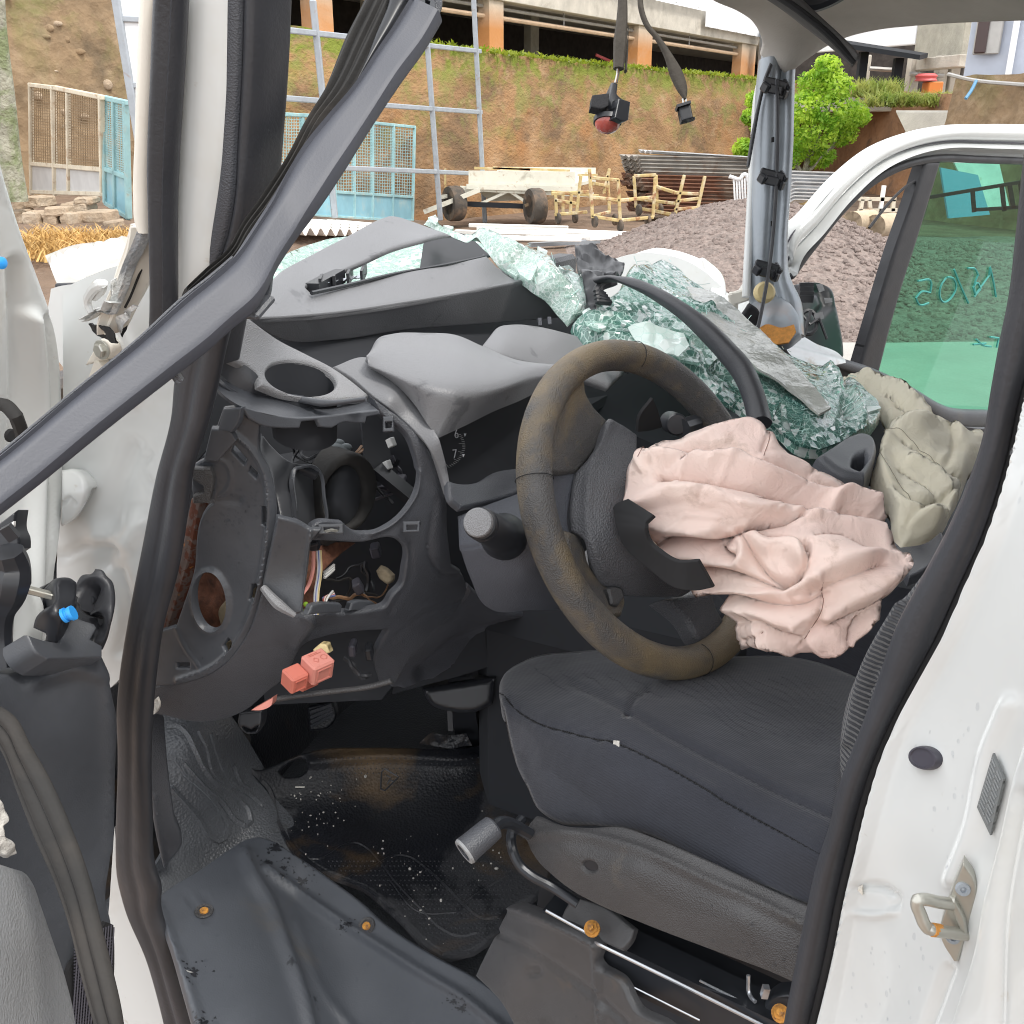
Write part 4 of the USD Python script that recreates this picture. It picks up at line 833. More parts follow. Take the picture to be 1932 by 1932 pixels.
part('aperture_seal', strip(SL, SR, 't', .655, h=.009, back=.012, n=110, m=15, prof=ridge2), 'rubber')
hp = Patch([(118, 545), (170, 520), (250, 500), (300, 520), (338, 560), (340, 700), (320, 820), (290, 960), (262, 1110), (240, 1260), (205, 1300), (110, 1300), (108, 1000), (118, 800)], ('t', .70), 9, thick=.01, corner=60,
           ridges=[([(270, 870), (275, 905), (300, 925)], -.004, 5), ([(285, 858), (268, 868)], -.004, 5), ([(230, 620), (255, 680), (250, 760)], .006, 14), ([(190, 1010), (240, 1020), (260, 990)], .010, 22), ([(250, 850), (215, 960), (200, 1060)], -.008, 20), ([(120, 1050), (170, 1030), (210, 1040)], -.005, 9), ([(225, 1080), (240, 1140), (225, 1230)], -.007, 10)])
hinge_p = part('hinge_pillar', hp, 'paint')
part('hinge_bracket', cat(patch([(163, 724), (180, 676), (205, 700), (236, 702), (232, 690), (168, 720)], ('t', .685), 5, thick=.012), patch([(158, 690), (168, 672), (178, 655), (188, 640), (200, 640), (210, 652), (208, 668), (198, 678), (185, 683)], ('t', .685), 5, thick=.01, edge=(4, .003))), 'paint_aged', hinge_p)
bc = P(192, 660, 't', .683); part('bolt', cat(lathe([(.0075, 0), (.0075, .005), (.006, .006), (0, .0062)], bc, -VT, 6), lathe([(.010, -.001), (.010, .0015), (0, .0015)], bc, -VT, 20)), 'zinc', hinge_p, smooth=20)
part('hinge', patch([(112, 886), (136, 884), (152, 894), (162, 915), (162, 945), (152, 968), (138, 985), (112, 1000)], [(112, 940, 't', .665), (160, 930, 't', .675), (125, 990, 't', .68), (140, 890, 't', .68), (135, 935, 't', .668)], 4, thick=.03, edge=(7, .006), corner=60, ridges=[([(118, 950), (130, 940), (140, 950)], -.004, 4)]), 'paint', hinge_p)
part('sill_panel', patch([(216, 1560), (224, 1640), (240, 1720), (280, 1812), (312, 1905), (345, 1990), (205, 1990), (200, 1800), (208, 1680)], ('t', .668), 9, thick=.01), 'paint')
# crumpled wing and torn foot of the outer pillar
wing = Patch([(88, 640), (96, 545), (112, 540), (180, 545), (215, 560), (200, 600), (262, 600), (335, 560), (340, 680), (230, 700), (140, 720)], ('t', .74), 8, thick=.006, ridges=[([(180, 545), (200, 620), (190, 700)], .012, 14), ([(140, 560), (150, 700)], -.008, 12), ([(260, 560), (230, 650)], .01, 12)])
part('front_wing', wing, 'paint')
torn = part('torn_pillar_foot', strip([(258, 420), (246, 462), (232, 500), (220, 540), (206, 574), (196, 604), (204, 624)], [(300, 432), (296, 478), (286, 506), (268, 545), (246, 585), (236, 606), (222, 628)], 't', .645, h=.016, back=.015, n=50, m=13, prof=lambda u: np.sin(np.pi * u) ** .7 + .18 * np.sin(u * 17)), 'paint_aged')
part('torn_edge', strip([(288, 432), (270, 474), (256, 500), (238, 552), (218, 594), (198, 588), (180, 600), (166, 606)], [(268, 432), (256, 462), (240, 498), (224, 544), (208, 582), (196, 578), (176, 590), (158, 600)], 't', .628, h=.007, back=.004, n=60, m=7, prof=lambda u: .5 + .5 * np.sin(u * 9)), 'torn_metal', torn)
part('torn_edge', tube([P(172, 590, 't', .62), P(165, 572, 't', .62), P(172, 552, 't', .618), P(186, 538, 't', .615), P(194, 535, 't', .615), P(192, 546, 't', .62), P(178, 562, 't', .625)], [.003, .005, .0035], 8), 'paint', torn)
part('rust_crease', tube([P(268, 505, 't', .638), P(258, 530, 't', .636), P(246, 560, 't', .634), P(236, 580, 't', .634)], .0012, 6), 'rubber_brown', torn)
rtn = np.random.default_rng(3)
for n_, (q, m_) in enumerate((([(182, 588), (206, 570), (230, 574), (226, 592), (196, 602)], 'paint'), ([(165, 612), (200, 618), (214, 630), (222, 648), (205, 642), (180, 630)], 'black_matte'), ([(214, 600), (236, 590), (242, 602), (226, 630), (215, 622)], 'torn_metal'), ([(210, 530), (228, 516), (232, 548), (212, 556)], 'torn_metal'), ([(232, 588), (252, 574), (262, 578), (246, 592), (240, 604)], 'torn_metal'), ([(224, 606), (242, 600), (238, 622), (230, 636)], 'black_matte'), ([(186, 600), (200, 606), (196, 614), (184, 612)], 'torn_metal'))):
    part('torn_flap', Patch(q, [(a, b, 't', .618 + rtn.uniform(0, .035)) for a, b in q[::2]], 3, thick=.0015, noise=[(.010, 70, n_)]), m_, torn)
# bonnet: creased sheet beyond the pillar, grille strip at its foot
bon = Patch([(85, 482), (140, 462), (235, 460), (300, 470), (300, 560), (205, 538), (108, 536)], [(85, 482, 'd', 2.6), (235, 460, 'd', 2.7), (108, 530, 'd', 1.9), (205, 535, 'd', 1.8), (300, 470, 'd', 2.5), (300, 550, 'd', 1.8)], 8, thick=.006, ridges=[([(100, 505), (150, 490), (240, 465)], .03, 8), ([(130, 500), (150, 515)], -.015, 5)])
part('bonnet', bon, 'paint')
part('scuttle_strip', strip([(108, 534), (205, 531)], [(110, 556), (205, 552)], 'd', 1.75, h=.01, n=12), 'black_plastic')

# ---- driver's door, swung open at the left
dw = Patch([(-60, 150), (0, 268), (22, 345), (48, 430), (85, 530), (112, 610), (124, 690), (128, 800), (126, 985), (114, 1100), (112, 1300), (-60, 1330)], [(0, 300, 'f', .80), (124, 700, 'f', .93), (114, 1100, 'f', .93), (-60, 700, 'f', .86), (-60, 1250, 'f', .90), (40, 900, 'f', .93)], 6, thick=.03, edge=(16, .012),
           ridges=[([(60, 600), (72, 720), (66, 1000), (60, 1250)], .012, 14), ([(92, 600), (100, 760), (95, 1200)], -.006, 8), ([(30, 500), (36, 700), (30, 900)], -.010, 14), ([(20, 1080), (40, 1160), (30, 1240)], .012, 18)])
door = part('driver_door', dw, 'paint')
dc = Patch([(-60, 1285), (0, 1263), (30, 1257), (60, 1250), (89, 1238), (120, 1226), (179, 1218), (195, 1230), (212, 1262), (218, 1303), (230, 1346), (227, 1458), (220, 1624), (214, 1710), (219, 1726), (213, 1849), (205, 1960), (-60, 1960)],
           [(-60, 1300, 'f', .78), (0, 1262, 'f', .82), (195, 1230, 'f', .80), (225, 1460, 'f', .82), (210, 1850, 'f', .80), (0, 1500, 'f', .80), (-60, 1900, 'f', .76), (100, 1400, 'f', .80)], 11, thick=.04, edge=(18, .014), ridges=[([(60, 1290), (140, 1262), (200, 1275)], .006, 12), ([(205, 1300), (210, 1600)], .004, 12)])
card = part('door_card', dc, 'dash_plate', door)
part('speaker_grille', Patch([(130, 1830), (180, 1770), (200, 1740), (214, 1745), (216, 1800), (208, 1930), (205, 1960), (150, 1960)], [(130, 1830, 'f', .785), (214, 1745, 'f', .785), (205, 1950, 'f', .775), (150, 1950, 'f', .775)], 8, thick=.006), 'black_matte', door)
gl = [tube([P(x, 1745 + (x % 7), 'f', .778), P(x - 14, 1940, 'f', .768)], .0009, 5) for x in range(150, 216, 5)] + [tube([P(140, y, 'f', .775), P(212, y - 22, 'f', .778)], .0009, 5) for y in range(1790, 1940, 6)]
part('grille_mesh', cat(*gl), 'plug_grey', door, kind='stuff')
ar = Patch([(-60, 1590), (0, 1612), (30, 1622), (62, 1634), (78, 1655), (95, 1700), (118, 1768), (142, 1840), (158, 1905), (165, 1960), (-60, 1960)], [(-60, 1600, 'f', .64), (62, 1634, 'f', .67), (142, 1840, 'f', .66), (0, 1900, 'f', .58), (-60, 1940, 'f', .56), (165, 1950, 'f', .64), (60, 1760, 'f', .62)], 9, thick=.04, edge=(22, .02))
arm = part('armrest', ar, 'armrest_vinyl', door)
for q in ([(-20, 1500), (6, 1508), (16, 1530), (18, 1548), (8, 1560), (12, 1580), (30, 1590), (44, 1616), (20, 1625), (-20, 1600)],):
    part('torn_edge', Patch(q, [(a, b, 'f', .66) for a, b in q], 4, thick=.012, edge=(5, .006), noise=[(.02, 40, 4)]), 'foam_white', arm, label='broken foamy edge of the armrest')
part('card_top', cat(patch([(50, 1196), (80, 1206), (112, 1212), (130, 1160), (178, 1176), (184, 1184), (172, 1206), (194, 1218), (194, 1240), (90, 1244), (70, 1232)], [(50, 1196, 'f', .80), (130, 1160, 'f', .82), (184, 1184, 'f', .80), (194, 1236, 'f', .785), (90, 1244, 'f', .785), (112, 1212, 'f', .80)], 5, thick=.03, edge=(3, .003), corner=30)), 'dash_plate', door)
# door check, grommet, catch
ck = part('door_check', patch([(54, 1188), (62, 1162), (80, 1144), (98, 1132), (102, 1096), (110, 1084), (136, 1085), (152, 1096), (150, 1128), (140, 1160), (124, 1176), (112, 1220), (75, 1222), (80, 1200)], [(60, 1180, 'd', .98), (110, 1090, 'd', .98), (150, 1110, 'd', 1.0), (100, 1160, 'd', .955), (130, 1190, 'd', .97)], 5, thick=.03, edge=(9, .01)), 'black_plastic', door)
part('check_rod', beam(P(34, 1108, 'd', .96), P(106, 1126, 'd', .98), .010, .006, ch=.001), 'zinc', ck)
part('clip', cat(*[lathe([(r0, 0), (r0, .003), (.003, .003)], P(120 + i * 3.4, 1162 - i * 1.0, 'd', .945), (P(140, 1160, 'd', .955) - P(118, 1170, 'd', .955)), 12) for i, r0 in enumerate((.0075, .0055, .0045, .0065, .0075))]), 'clip_blue', ck)
gro = part('cable_grommet', Patch([(140, 1096), (150, 1082), (172, 1076), (176, 1068), (196, 1072), (204, 1082), (216, 1094), (222, 1115), (222, 1145), (214, 1180), (202, 1212), (192, 1232), (176, 1228), (150, 1200), (140, 1150)], [(140, 1110, 'd', 1.03), (222, 1115, 'd', 1.03), (195, 1225, 'd', 1.02), (180, 1072, 'd', 1.03), (185, 1140, 'd', 1.0)], 4, holes=[[(146, 1118), (156, 1102), (180, 1094), (198, 1104), (204, 1130), (202, 1165), (192, 1200), (176, 1210), (152, 1190)]], thick=.02, edge=(7, .008)), 'rubber', hinge_p)
part('cable_grommet', cat(patch([(142, 1118), (156, 1098), (180, 1090), (200, 1102), (208, 1130), (204, 1170), (190, 1206), (174, 1214), (148, 1192)], ('d', 1.06), 6), lathe([(.014, 0), (.012, .008), (.007, .01), (.006, .018), (0, .019)], P(180, 1130, 'd', 1.055), -AD, 16), tube([P(150, 1130, 'd', 1.045), P(165, 1150, 'd', 1.04), P(195, 1160, 'd', 1.05)], .005, 8)), 'black_plastic', hinge_p)
part('door_catch', cat(patch([(-20, 1000), (0, 985), (30, 962), (28, 1000), (34, 1015), (35, 1035), (14, 1048), (-20, 1050)], ('d', .93), 6, thick=.02, edge=(4, .004)), tube([P(15, 1040, 'd', .92), P(24, 1070, 'd', .93), P(20, 1110, 'd', .93), P(4, 1150, 'd', .94), P(2, 1200, 'd', .95), P(8, 1260, 'd', .95)], [.014, .018, .012, .009], 8), beam(P(10, 1010, 'd', .90), P(28, 1000, 'd', .90), .008, .014)), 'black_plastic', door)
part('door_catch', patch([(10, 995), (26, 983), (25, 993), (12, 1005)], ('d', .915), 4, thick=.004), 'wire_white', door)
part('loop_cable', tube([P(-20, 762, 'd', .92), P(10, 765, 'd', .915), P(30, 785, 'd', .91), P(42, 820, 'd', .93), P(44, 850, 'd', .95)], .0065, 8), 'rubber_brown', door)
part('clip', lathe([(.0, .003), (.003, .003), (.0052, .0015), (.0052, -.002)], P(2, 496, 'f', .795), -VF, 18), 'clip_blue', door)
part('plug_hole', lathe([(.0, .002), (.006, .002), (.007, 0), (.007, -.002)], P(22, 822, 'f', .888), -VF, 14), 'black_matte', door)

# ---- rear pillar of the doorway
BL_ = [(1962, 120), (1934, 280), (1917, 440), (1903, 560), (1887, 639), (1872, 722), (1855, 821), (1822, 920), (1789, 996), (1733, 1102), (1690, 1185), (1653, 1293), (1617, 1392), (1584, 1478), (1567, 1551), (1548, 1607), (1524, 1710), (1508, 1789), (1488, 1888), (1474, 1965)]
BR_ = [(2070, 120), (2030, 280), (2002, 440), (1980, 560), (1955, 660), (1930, 750), (1908, 850), (1886, 930), (1855, 1019), (1822, 1092), (1773, 1201), (1722, 1293), (1690, 1352), (1657, 1425), (1627, 1518), (1606, 1600), (1584, 1690), (1561, 1806), (1535, 1915), (1522, 1965)]
part('aperture_seal', strip(BL_, BR_, 't', .618, h=.016, back=.02, n=110, m=13, prof=lambda u: np.sin(np.pi * np.clip(u * .92 + .06, 0, 1)) ** .6), 'rubber')
sh = lambda pts, d: [(a + d, b) for a, b in pts]
part('seal_lip', strip(sh(BR_, -6), sh(BR_, 13), 't', .610, h=.002, back=.006, n=110), 'black_matte')
bp = Patch([(2000, 560), (1967, 660), (1942, 750), (1920, 850), (1897, 932), (1866, 1019), (1833, 1092), (1785, 1201), (1734, 1293), (1702, 1352), (1669, 1425), (1639, 1518), (1618, 1600), (1596, 1690), (1573, 1806), (1547, 1915), (1536, 1965), (1850, 1965), (1960, 1500), (2010, 900)],
           [(1942, 750, 't', .600), (1734, 1293, 't', .600), (1618, 1600, 't', .600), (1540, 1950, 't', .600), (1990, 900, 't', .54), (1940, 1300, 't', .515), (1880, 1550, 't', .515), (1830, 1700, 't', .515), (1770, 1950, 't', .515), (1800, 1350, 't', .565), (1720, 1650, 't', .565), (1660, 1930, 't', .565), (2000, 560, 't', .59)], 7, thick=.02,
           ridges=[(sh(BR_, 24), .006, 9), ([(1622, 1672), (1670, 1676), (1692, 1692), (1690, 1712)], -.004, 6), ([(1615, 1722), (1660, 1726), (1690, 1718)], .003, 6), ([(1905, 1330), (1868, 1420), (1838, 1560), (1800, 1660)], .005, 16), ([(1790, 1830), (1740, 1965)], -.004, 10)])
rp = part('rear_pillar', bp, 'paint')
part('outer_skin', Patch([(1960, 1200), (1930, 1293), (1921, 1376), (1893, 1478), (1868, 1591), (1842, 1690), (1819, 1809), (1800, 1870), (1770, 1965), (1990, 1965), (1990, 1200)], [(1921, 1376, 't', .485), (1842, 1690, 't', .485), (1775, 1950, 't', .485), (1985, 1300, 't', .44), (1985, 1950, 't', .42), (1920, 1700, 't', .45)], 9, thick=.012, edge=(20, .008), ridges=[([(1925, 1500), (1890, 1700), (1880, 1950)], -.003, 12)]), 'paint', rp)
pq = np.array([(1751 + 28 * math.cos(a_) + 4 * math.sin(a_), 1430 + 23 * math.sin(a_)) for a_ in np.linspace(0, 2 * np.pi, 24, endpoint=False)]); pb, pn = bp.pos(pq), bp.nrm(pq).mean(0); pc = pb.mean(0)
part('plug', loft([pb + pn * -.004, pb + pn * .002, (pb - pc) * .93 + pc + pn * .004, (pb - pc) * .8 + pc + pn * .0042, (pb - pc) * .76 + pc + pn * .0034]), 'plug_grey', rp)
lb = Patch(corner=15, outline=[(1873, 1421), (1893, 1470), (1868, 1576), (1843, 1523)], ctrl=[(a, b, 't', v) for a, b, v in ((1873, 1421, .5215), (1893, 1470, .512), (1868, 1576, .512), (1843, 1523, .5215))], step=4, thick=.0015)
lbl = part('data_label', lb, 'label_grey', rp)
ln = []
for i in range(12):
    u = .06 + i * .075; a = np.array([1873, 1421]) * (1 - u) + np.array([1843, 1523]) * u; b = np.array([1893, 1470]) * (1 - u) + np.array([1868, 1576]) * u
    for s0, s1 in ((.1, .1 + .3 + .05 * (i % 3)), (.55, .9 - .07 * (i % 2))):
        q = np.array([a + (b - a) * s0, a + (b - a) * s1]); pp = lb.pos(q) + lb.nrm(q) * .0006; ln.append(beam(pp[0], pp[1], .0007, .0003))
part('print_line', cat(*ln), 'label_line', lbl, kind='stuff')
sp_ = Patch([(1817, 1627), (1842, 1668), (1829, 1743), (1809, 1816), (1799, 1816), (1774, 1769), (1789, 1700)], ('t', .512), 4, thick=.005, edge=(3, .002))
stk = part('striker', sp_, 'zinc', rp)
part('striker_loop', tube([P(1800, 1706, 't', .512), P(1770, 1702, 't', .504), P(1740, 1697, 't', .497), P(1731, 1698, 't', .4955), P(1730, 1706, 't', .495), P(1737, 1726, 't', .4945), P(1745, 1745, 't', .494), P(1750, 1751, 't', .4945), P(1758, 1754, 't', .495), P(1790, 1759, 't', .503), P(1822, 1763, 't', .512)], .0036, 12), 'zinc', stk)
part('striker_boss', patch([(1790, 1700), (1802, 1700), (1822, 1742), (1826, 1768), (1818, 1772), (1806, 1745)], ('t', .508), 4, thick=.006, edge=(3, .002)), 'zinc', stk)
part('rust_spot', tube([P(1758, 1754, 't', .4945), P(1774, 1756.5, 't', .499)], .0039, 12, smooth=False), 'zinc_rust', stk, label='rusty patch on the striker loop')
for x, y in ((1817, 1677), (1798, 1768)): part('screw', cat(lathe([(.0, .0015), (.0016, .0008), (.0018, .0018), (.0036, .0018), (.0043, 0)], P(x, y, 't', .5115), unit([-.25, -.9, .3]), 16)), 'steel_grey', stk)
part('seat_belt_slot', patch([(1618, 1680), (1626, 1676), (1628, 1690)], ('t', .59), 4), 'paint_aged', rp)
part('water_drops', cat(drops(bp, 26, 4, [(1640, 1760), (1780, 1760), (1730, 1930), (1570, 1930)], (.0008, .0019), .5, 1.8), drops(bp, 22, 5, [(1700, 1400), (1900, 1300), (1920, 800), (1960, 800), (1870, 1250), (1830, 1400), (1800, 1680)], (.0008, .0018), .5, 1.8)), 'water', rp, kind='stuff')

# ---- roof, visor, far pillar
hl = Patch([(1290, -40), (1340, 8), (1392, 32), (1412, 46), (1424, 64), (1430, 84), (1424, 108), (1436, 116), (1448, 124), (1464, 134), (1480, 150), (1500, 140), (1530, 118), (1558, 99), (1591, 83), (1657, 66), (1720, 59), (1789, 54), (1860, 51), (2000, 48), (2000, -260), (1290, -260)],
           [(1290, -40, 'd', 1.85), (1392, 30, 'd', 2.10), (1424, 108, 'd', 2.22), (1480, 148, 'd', 2.20), (1558, 99, 'd', 2.16), (1657, 66, 'd', 2.10), (1789, 54, 'd', 1.95), (1990, 48, 'd', 1.72), (1500, 30, 'd', 2.02), (1700, -20, 'd', 1.80), (1900, -40, 'd', 1.55), (1450, -60, 'd', 1.8), (1700, -240, 'd', 1.3), (1990, -240, 'd', 1.15), (1300, -240, 'd', 1.4)], 11, thick=.02, edge=(12, .02))
roof = part('headliner', hl, 'headliner')
part('sun_visor', strip([(1375, -40), (1465, 8), (1520, 48), (1575, 90), (1600, 112), (1612, 122)], [(1400, -90), (1495, -12), (1550, 40), (1590, 78), (1610, 100), (1614, 112)], 'd', 1.72, h=.02, back=.016, n=40), 'visor_grey')
part('visor_edge', tube([P(1430, -30, 'd', 1.70), P(1500, 14, 'd', 1.69), P(1560, 62, 'd', 1.70), P(1612, 116, 'd', 1.715)], .006, 8), 'black_matte')
part('console_hook', cat(tube([P(1500, -10, 'd', 1.75), P(1530, 10, 'd', 1.74), P(1560, 2, 'd', 1.73), P(1600, -20, 'd', 1.7)], .012, 8), beam(P(1510, 0, 'd', 1.74), P(1525, 30, 'd', 1.76), .012)), 'black_plastic')
part('roof_shell', box((1.6, 1.9, .05), van_pt(-.72, 1.56, 2.06), np.array([VF, VT, VZ]), .02), 'paint')
FPp = [(1434, 112, 2.20), (1428, 165, 2.21), (1424, 265, 2.22), (1418, 397, 2.24), (1414, 489, 2.26), (1412, 560, 2.28), (1424, 640, 2.28)]
FPr = [(1500, 118, 2.20), (1498, 180, 2.21), (1496, 265, 2.22), (1491, 364, 2.23), (1486, 470, 2.24), (1490, 520, 2.24), (1510, 570, 2.22), (1512, 630, 2.20)]
fpil = part('passenger_pillar', strip(FPp, FPr, 'd', 2.2, h=.030, back=.05, n=60, m=17, prof=lambda u: np.where(u < .62, np.sin(np.pi * np.clip(u / .62, 0, 1)) ** .6, .75 * np.sin(np.pi * np.clip((u - .62) / .38, 0, 1)) ** .5 + .15)), 'bare_steel')
part('outer_edge', strip([(1438, 122), (1424, 170), (1416, 265), (1404, 480), (1400, 560)], [(1452, 122), (1436, 170), (1428, 265), (1420, 480), (1416, 560)], 'd', 2.25, h=.012, n=30), 'paint', fpil)
part('base_bracket', Patch([(1408, 575), (1440, 556), (1480, 560), (1508, 590), (1514, 630), (1490, 648), (1440, 640), (1415, 620)], [(1408, 590, 'd', 2.24), (1508, 590, 'd', 2.18), (1460, 600, 'd', 2.17), (1490, 645, 'd', 2.14), (1430, 630, 'd', 2.16)], 5, thick=.01, edge=(6, .01)), 'bare_steel', fpil)
part('rust_patch', Patch([(1425, 625), (1445, 612), (1475, 618), (1498, 612), (1502, 626), (1488, 646), (1450, 648)], [(1425, 625, 'd', 2.135), (1498, 615, 'd', 2.13), (1488, 646, 'd', 2.11)], 5, thick=.004), 'zinc_rust', fpil)
for x, y in ((1464, 160), (1458, 332), (1448, 505)):
    k = []
    for a, b, c, d, w in ((-24, -8, 22, 4, .014), (-14, 6, 14, 12, .022), (8, 14, 20, 20, .014), (-26, 0, -14, 10, .012), (12, -6, 24, 12, .010)): k.append(beam(P(x + a, y + b, 'd', 2.165), P(x + c, y + d, 'd', 2.155), w, .02, ch=.003))
    part('clip', cat(*k), 'black_plastic', fpil)
part('cable', tube([P(1466, 150, 'd', 2.15), P(1467, 250, 'd', 2.15), P(1463, 380, 'd', 2.155), P(1452, 500, 'd', 2.15), P(1440, 570, 'd', 2.13), P(1428, 625, 'd', 2.11), P(1420, 650, 'd', 2.1)], .0042, 8), 'rubber', fpil)
for x, y, w in ((1459, 264, 3.2), (1458, 422, 3.4)): part('slot', Patch([(x - w, y - 5), (x + w * .6, y - 6), (x + w * .6, y + 3), (x - w, y + 4)], ('d', 2.172), 3, thick=.003), 'black_matte', fpil)
part('cream_grommet', lathe([(0, .012), (.018, .012), (.024, .004), (.024, -.004)], P(1442, 552, 'd', 2.18), -AD, 18), 'connector_cream', fpil)
part('dark_padding', Patch([(1400, 600), (1415, 570), (1432, 582), (1438, 600), (1420, 625), (1402, 615)], ('d', 2.14), 4, thick=.02, edge=(6, .01), noise=[(.02, 30, 3)]), 'felt_black', fpil)

# ---- passenger door, open beyond
DH = P(1489, 500, 'd', 2.42); PD = ('pl', (DH, unit([-.53, .85, .0])))
def pd(o): return ('pl', (DH + o * unit([.53, -.85, 0]), unit([-.53, .85, .0])))
OUT = [(1478, 470), (1485, 440), (1524, 397), (1591, 324), (1657, 274), (1723, 248), (1789, 236), (1860, 234), (2000, 236)]
INN = [(1488, 530), (1495, 508), (1540, 452), (1593, 386), (1659, 328), (1706, 306), (1756, 294), (1860, 295), (2000, 302)]
fdoor = part('passenger_door', strip(OUT, INN, *PD, h=.035, back=.05, n=70, m=17, prof=lambda u: .6 * np.sin(np.pi * np.clip(u / .55, 0, 1)) ** .6 + .8 * np.exp(-((u - .74) / .10) ** 2) + .15), 'paint')
for w_ in (.56, .22): part('frame_seam', tube([P(a * (1 - w_) + c * w_, b * (1 - w_) + e * w_, *pd(.014)) for (a, b), (c, e) in zip(OUT, INN)], .0022, 6), 'plug_grey', fdoor)
INO = [(1500, 522), (1545, 462), (1597, 398), (1662, 342), (1707, 320), (1752, 309), (1860, 309), (2000, 314)]
part('window_seal', strip([(a, b - 1) for a, b in INN], INO, *pd(.012), h=.006, back=.01, n=70), 'rubber', fdoor)
part('divider_bar', Patch([(1747, 304), (1778, 304), (1740, 430), (1690, 590), (1660, 706), (1620, 700), (1650, 600), (1690, 470), (1720, 385)], pd(.015), 7, thick=.03, edge=(6, .006), corner=40), 'rubber', fdoor)
part('window_glass', Patch([(1770, 306), (2000, 312), (2000, 790), (1790, 772), (1700, 726), (1640, 700)], PD, 24, thick=.004, corner=20), 'glass_green', fdoor)
part('quarter_trim', tube([P(a, b, *PD) for a, b in ((1640, 430), (1680, 380), (1712, 350), (1740, 335))], .004, 6), 'rubber', fdoor)
part('sill_trim', strip([(1470, 640), (1560, 668), (1640, 692), (1710, 724), (1790, 768), (1870, 774), (2000, 780)], [(1470, 662), (1560, 690), (1640, 716), (1710, 748), (1790, 800), (1870, 806), (2000, 812)], *pd(.03), h=.012, back=.03, n=40), 'trim_grain', fdoor)
part('lower_panel', Patch([(1470, 660), (1560, 688), (1640, 714), (1710, 746), (1790, 796), (2000, 806), (2000, 1200), (1560, 1000)], pd(0), 20, thick=.05), 'trim_grain', fdoor)
# pen marks on the glass
def pen(pts): return tube([P(a, b, *pd(.004)) for a, b in pts], .0030, 5)
marks = [[(1788, 535), (1762, 532), (1760, 552), (1738, 540), (1734, 556), (1748, 574), (1770, 568)]]
CH = {'five': [[(1732, 530), (1757, 533), (1755, 552), (1738, 551), (1728, 562), (1735, 575), (1752, 572)]],
      'zero': [[(1785, 524), (1775, 540), (1773, 560), (1781, 570), (1796, 560), (1804, 542), (1799, 526), (1787, 523)]],
      'slash': [[(1800, 508), (1812, 538), (1827, 572)]],
      'six': [[(1826, 506), (1840, 508), (1846, 520)], [(1840, 556), (1836, 542), (1843, 534), (1850, 545), (1838, 560)], [(1845, 518), (1838, 540), (1840, 556), (1866, 520)]],
      'one': [[(1868, 504), (1874, 530), (1879, 560)], [(1868, 504), (1866, 522)]],
      'tick': [[(1842, 640), (1856, 652), (1870, 654)], [(1836, 650), (1860, 648)], [(1868, 636), (1884, 638), (1880, 656)]]}
for n_, ss in CH.items(): part('pen_mark', cat(*[pen(s) for s in ss]), 'pen_teal', fdoor)
# mirror housing, back open
mr = Patch([(1496, 532), (1518, 527), (1556, 529), (1574, 541), (1584, 575), (1592, 612), (1598, 650), (1599, 676), (1580, 682), (1505, 640), (1500, 590)], [(1496, 532, 'd', 2.75), (1556, 529, 'd', 2.8), (1598, 650, 'd', 2.8), (1505, 640, 'd', 2.7), (1545, 600, 'd', 2.74)], 6, thick=.06, edge=(9, .03),
           ridges=[([(1525, 545), (1550, 545), (1560, 575), (1545, 590)], -.02, 8)])
mir = part('door_mirror', mr, 'black_plastic', fdoor)
for i in range(4): part('rib', beam(P(1508, 540 + i * 8, 'd', 2.69), P(1534, 540 + i * 8, 'd', 2.70), .006, .02), 'rubber', mir)
for q in ([(1540, 536), (1552, 536), (1556, 548), (1546, 552)], [(1555, 562), (1570, 562), (1571, 570), (1557, 572)], [(1536, 592), (1552, 588), (1555, 600), (1543, 606), (1538, 602)]): part('shiny_scrap', Patch(q, ('d', 2.67), 3, thick=.003), 'rail_edge', mir)
part('motor_ring', cat(tube([P(1525 + 16 * math.cos(a), 608 + 22 * math.sin(a), 'd', 2.68) for a in np.linspace(0, 6.28, 20)], .006, 6), tube([P(1512, 592, 'd', 2.67), P(1528, 612, 'd', 2.66), P(1545, 600, 'd', 2.67), P(1560, 640, 'd', 2.68)], .004, 6), tube([P(1515, 640, 'd', 2.66), P(1530, 585, 'd', 2.66)], .005, 6)), 'rubber', mir)
part('mirror_bracket', Patch([(1476, 648), (1500, 640), (1515, 634), (1535, 646), (1590, 676), (1594, 686), (1560, 690), (1490, 668)], [(1476, 650, 'd', 2.3), (1590, 680, 'd', 2.5), (1515, 636, 'd', 2.4)], 5, thick=.004, ridges=[([(1490, 655), (1590, 683)], .006, 6)]), 'galvanised', fdoor)
# far wing with its lamp opening, hinges
part('passenger_wing', Patch([(1170, 492), (1200, 478), (1232, 469), (1280, 474), (1320, 488), (1348, 502), (1360, 518), (1362, 560), (1350, 580), (1372, 552), (1385, 560), (1410, 520), (1420, 560), (1418, 620), (1380, 660), (1300, 600), (1230, 560)], [(1170, 492, 'd', 3.3), (1280, 474, 'd', 3.2), (1360, 520, 'd', 2.9), (1418, 560, 'd', 2.35), (1380, 650, 'd', 2.3), (1300, 600, 'd', 2.6), (1230, 560, 'd', 2.9), (1410, 525, 'd', 2.5)], 7, holes=[[(1304, 515), (1335, 525), (1346, 545), (1342, 575), (1318, 552)]], thick=.01, ridges=[([(1345, 570), (1350, 520), (1330, 495)], .02, 6), ([(1240, 480), (1300, 500)], .015, 8)]), 'paint')
part('lamp_cavity', Patch([(1298, 508), (1340, 520), (1352, 545), (1346, 582), (1310, 560)], ('d', 3.2), 8), 'black_matte')
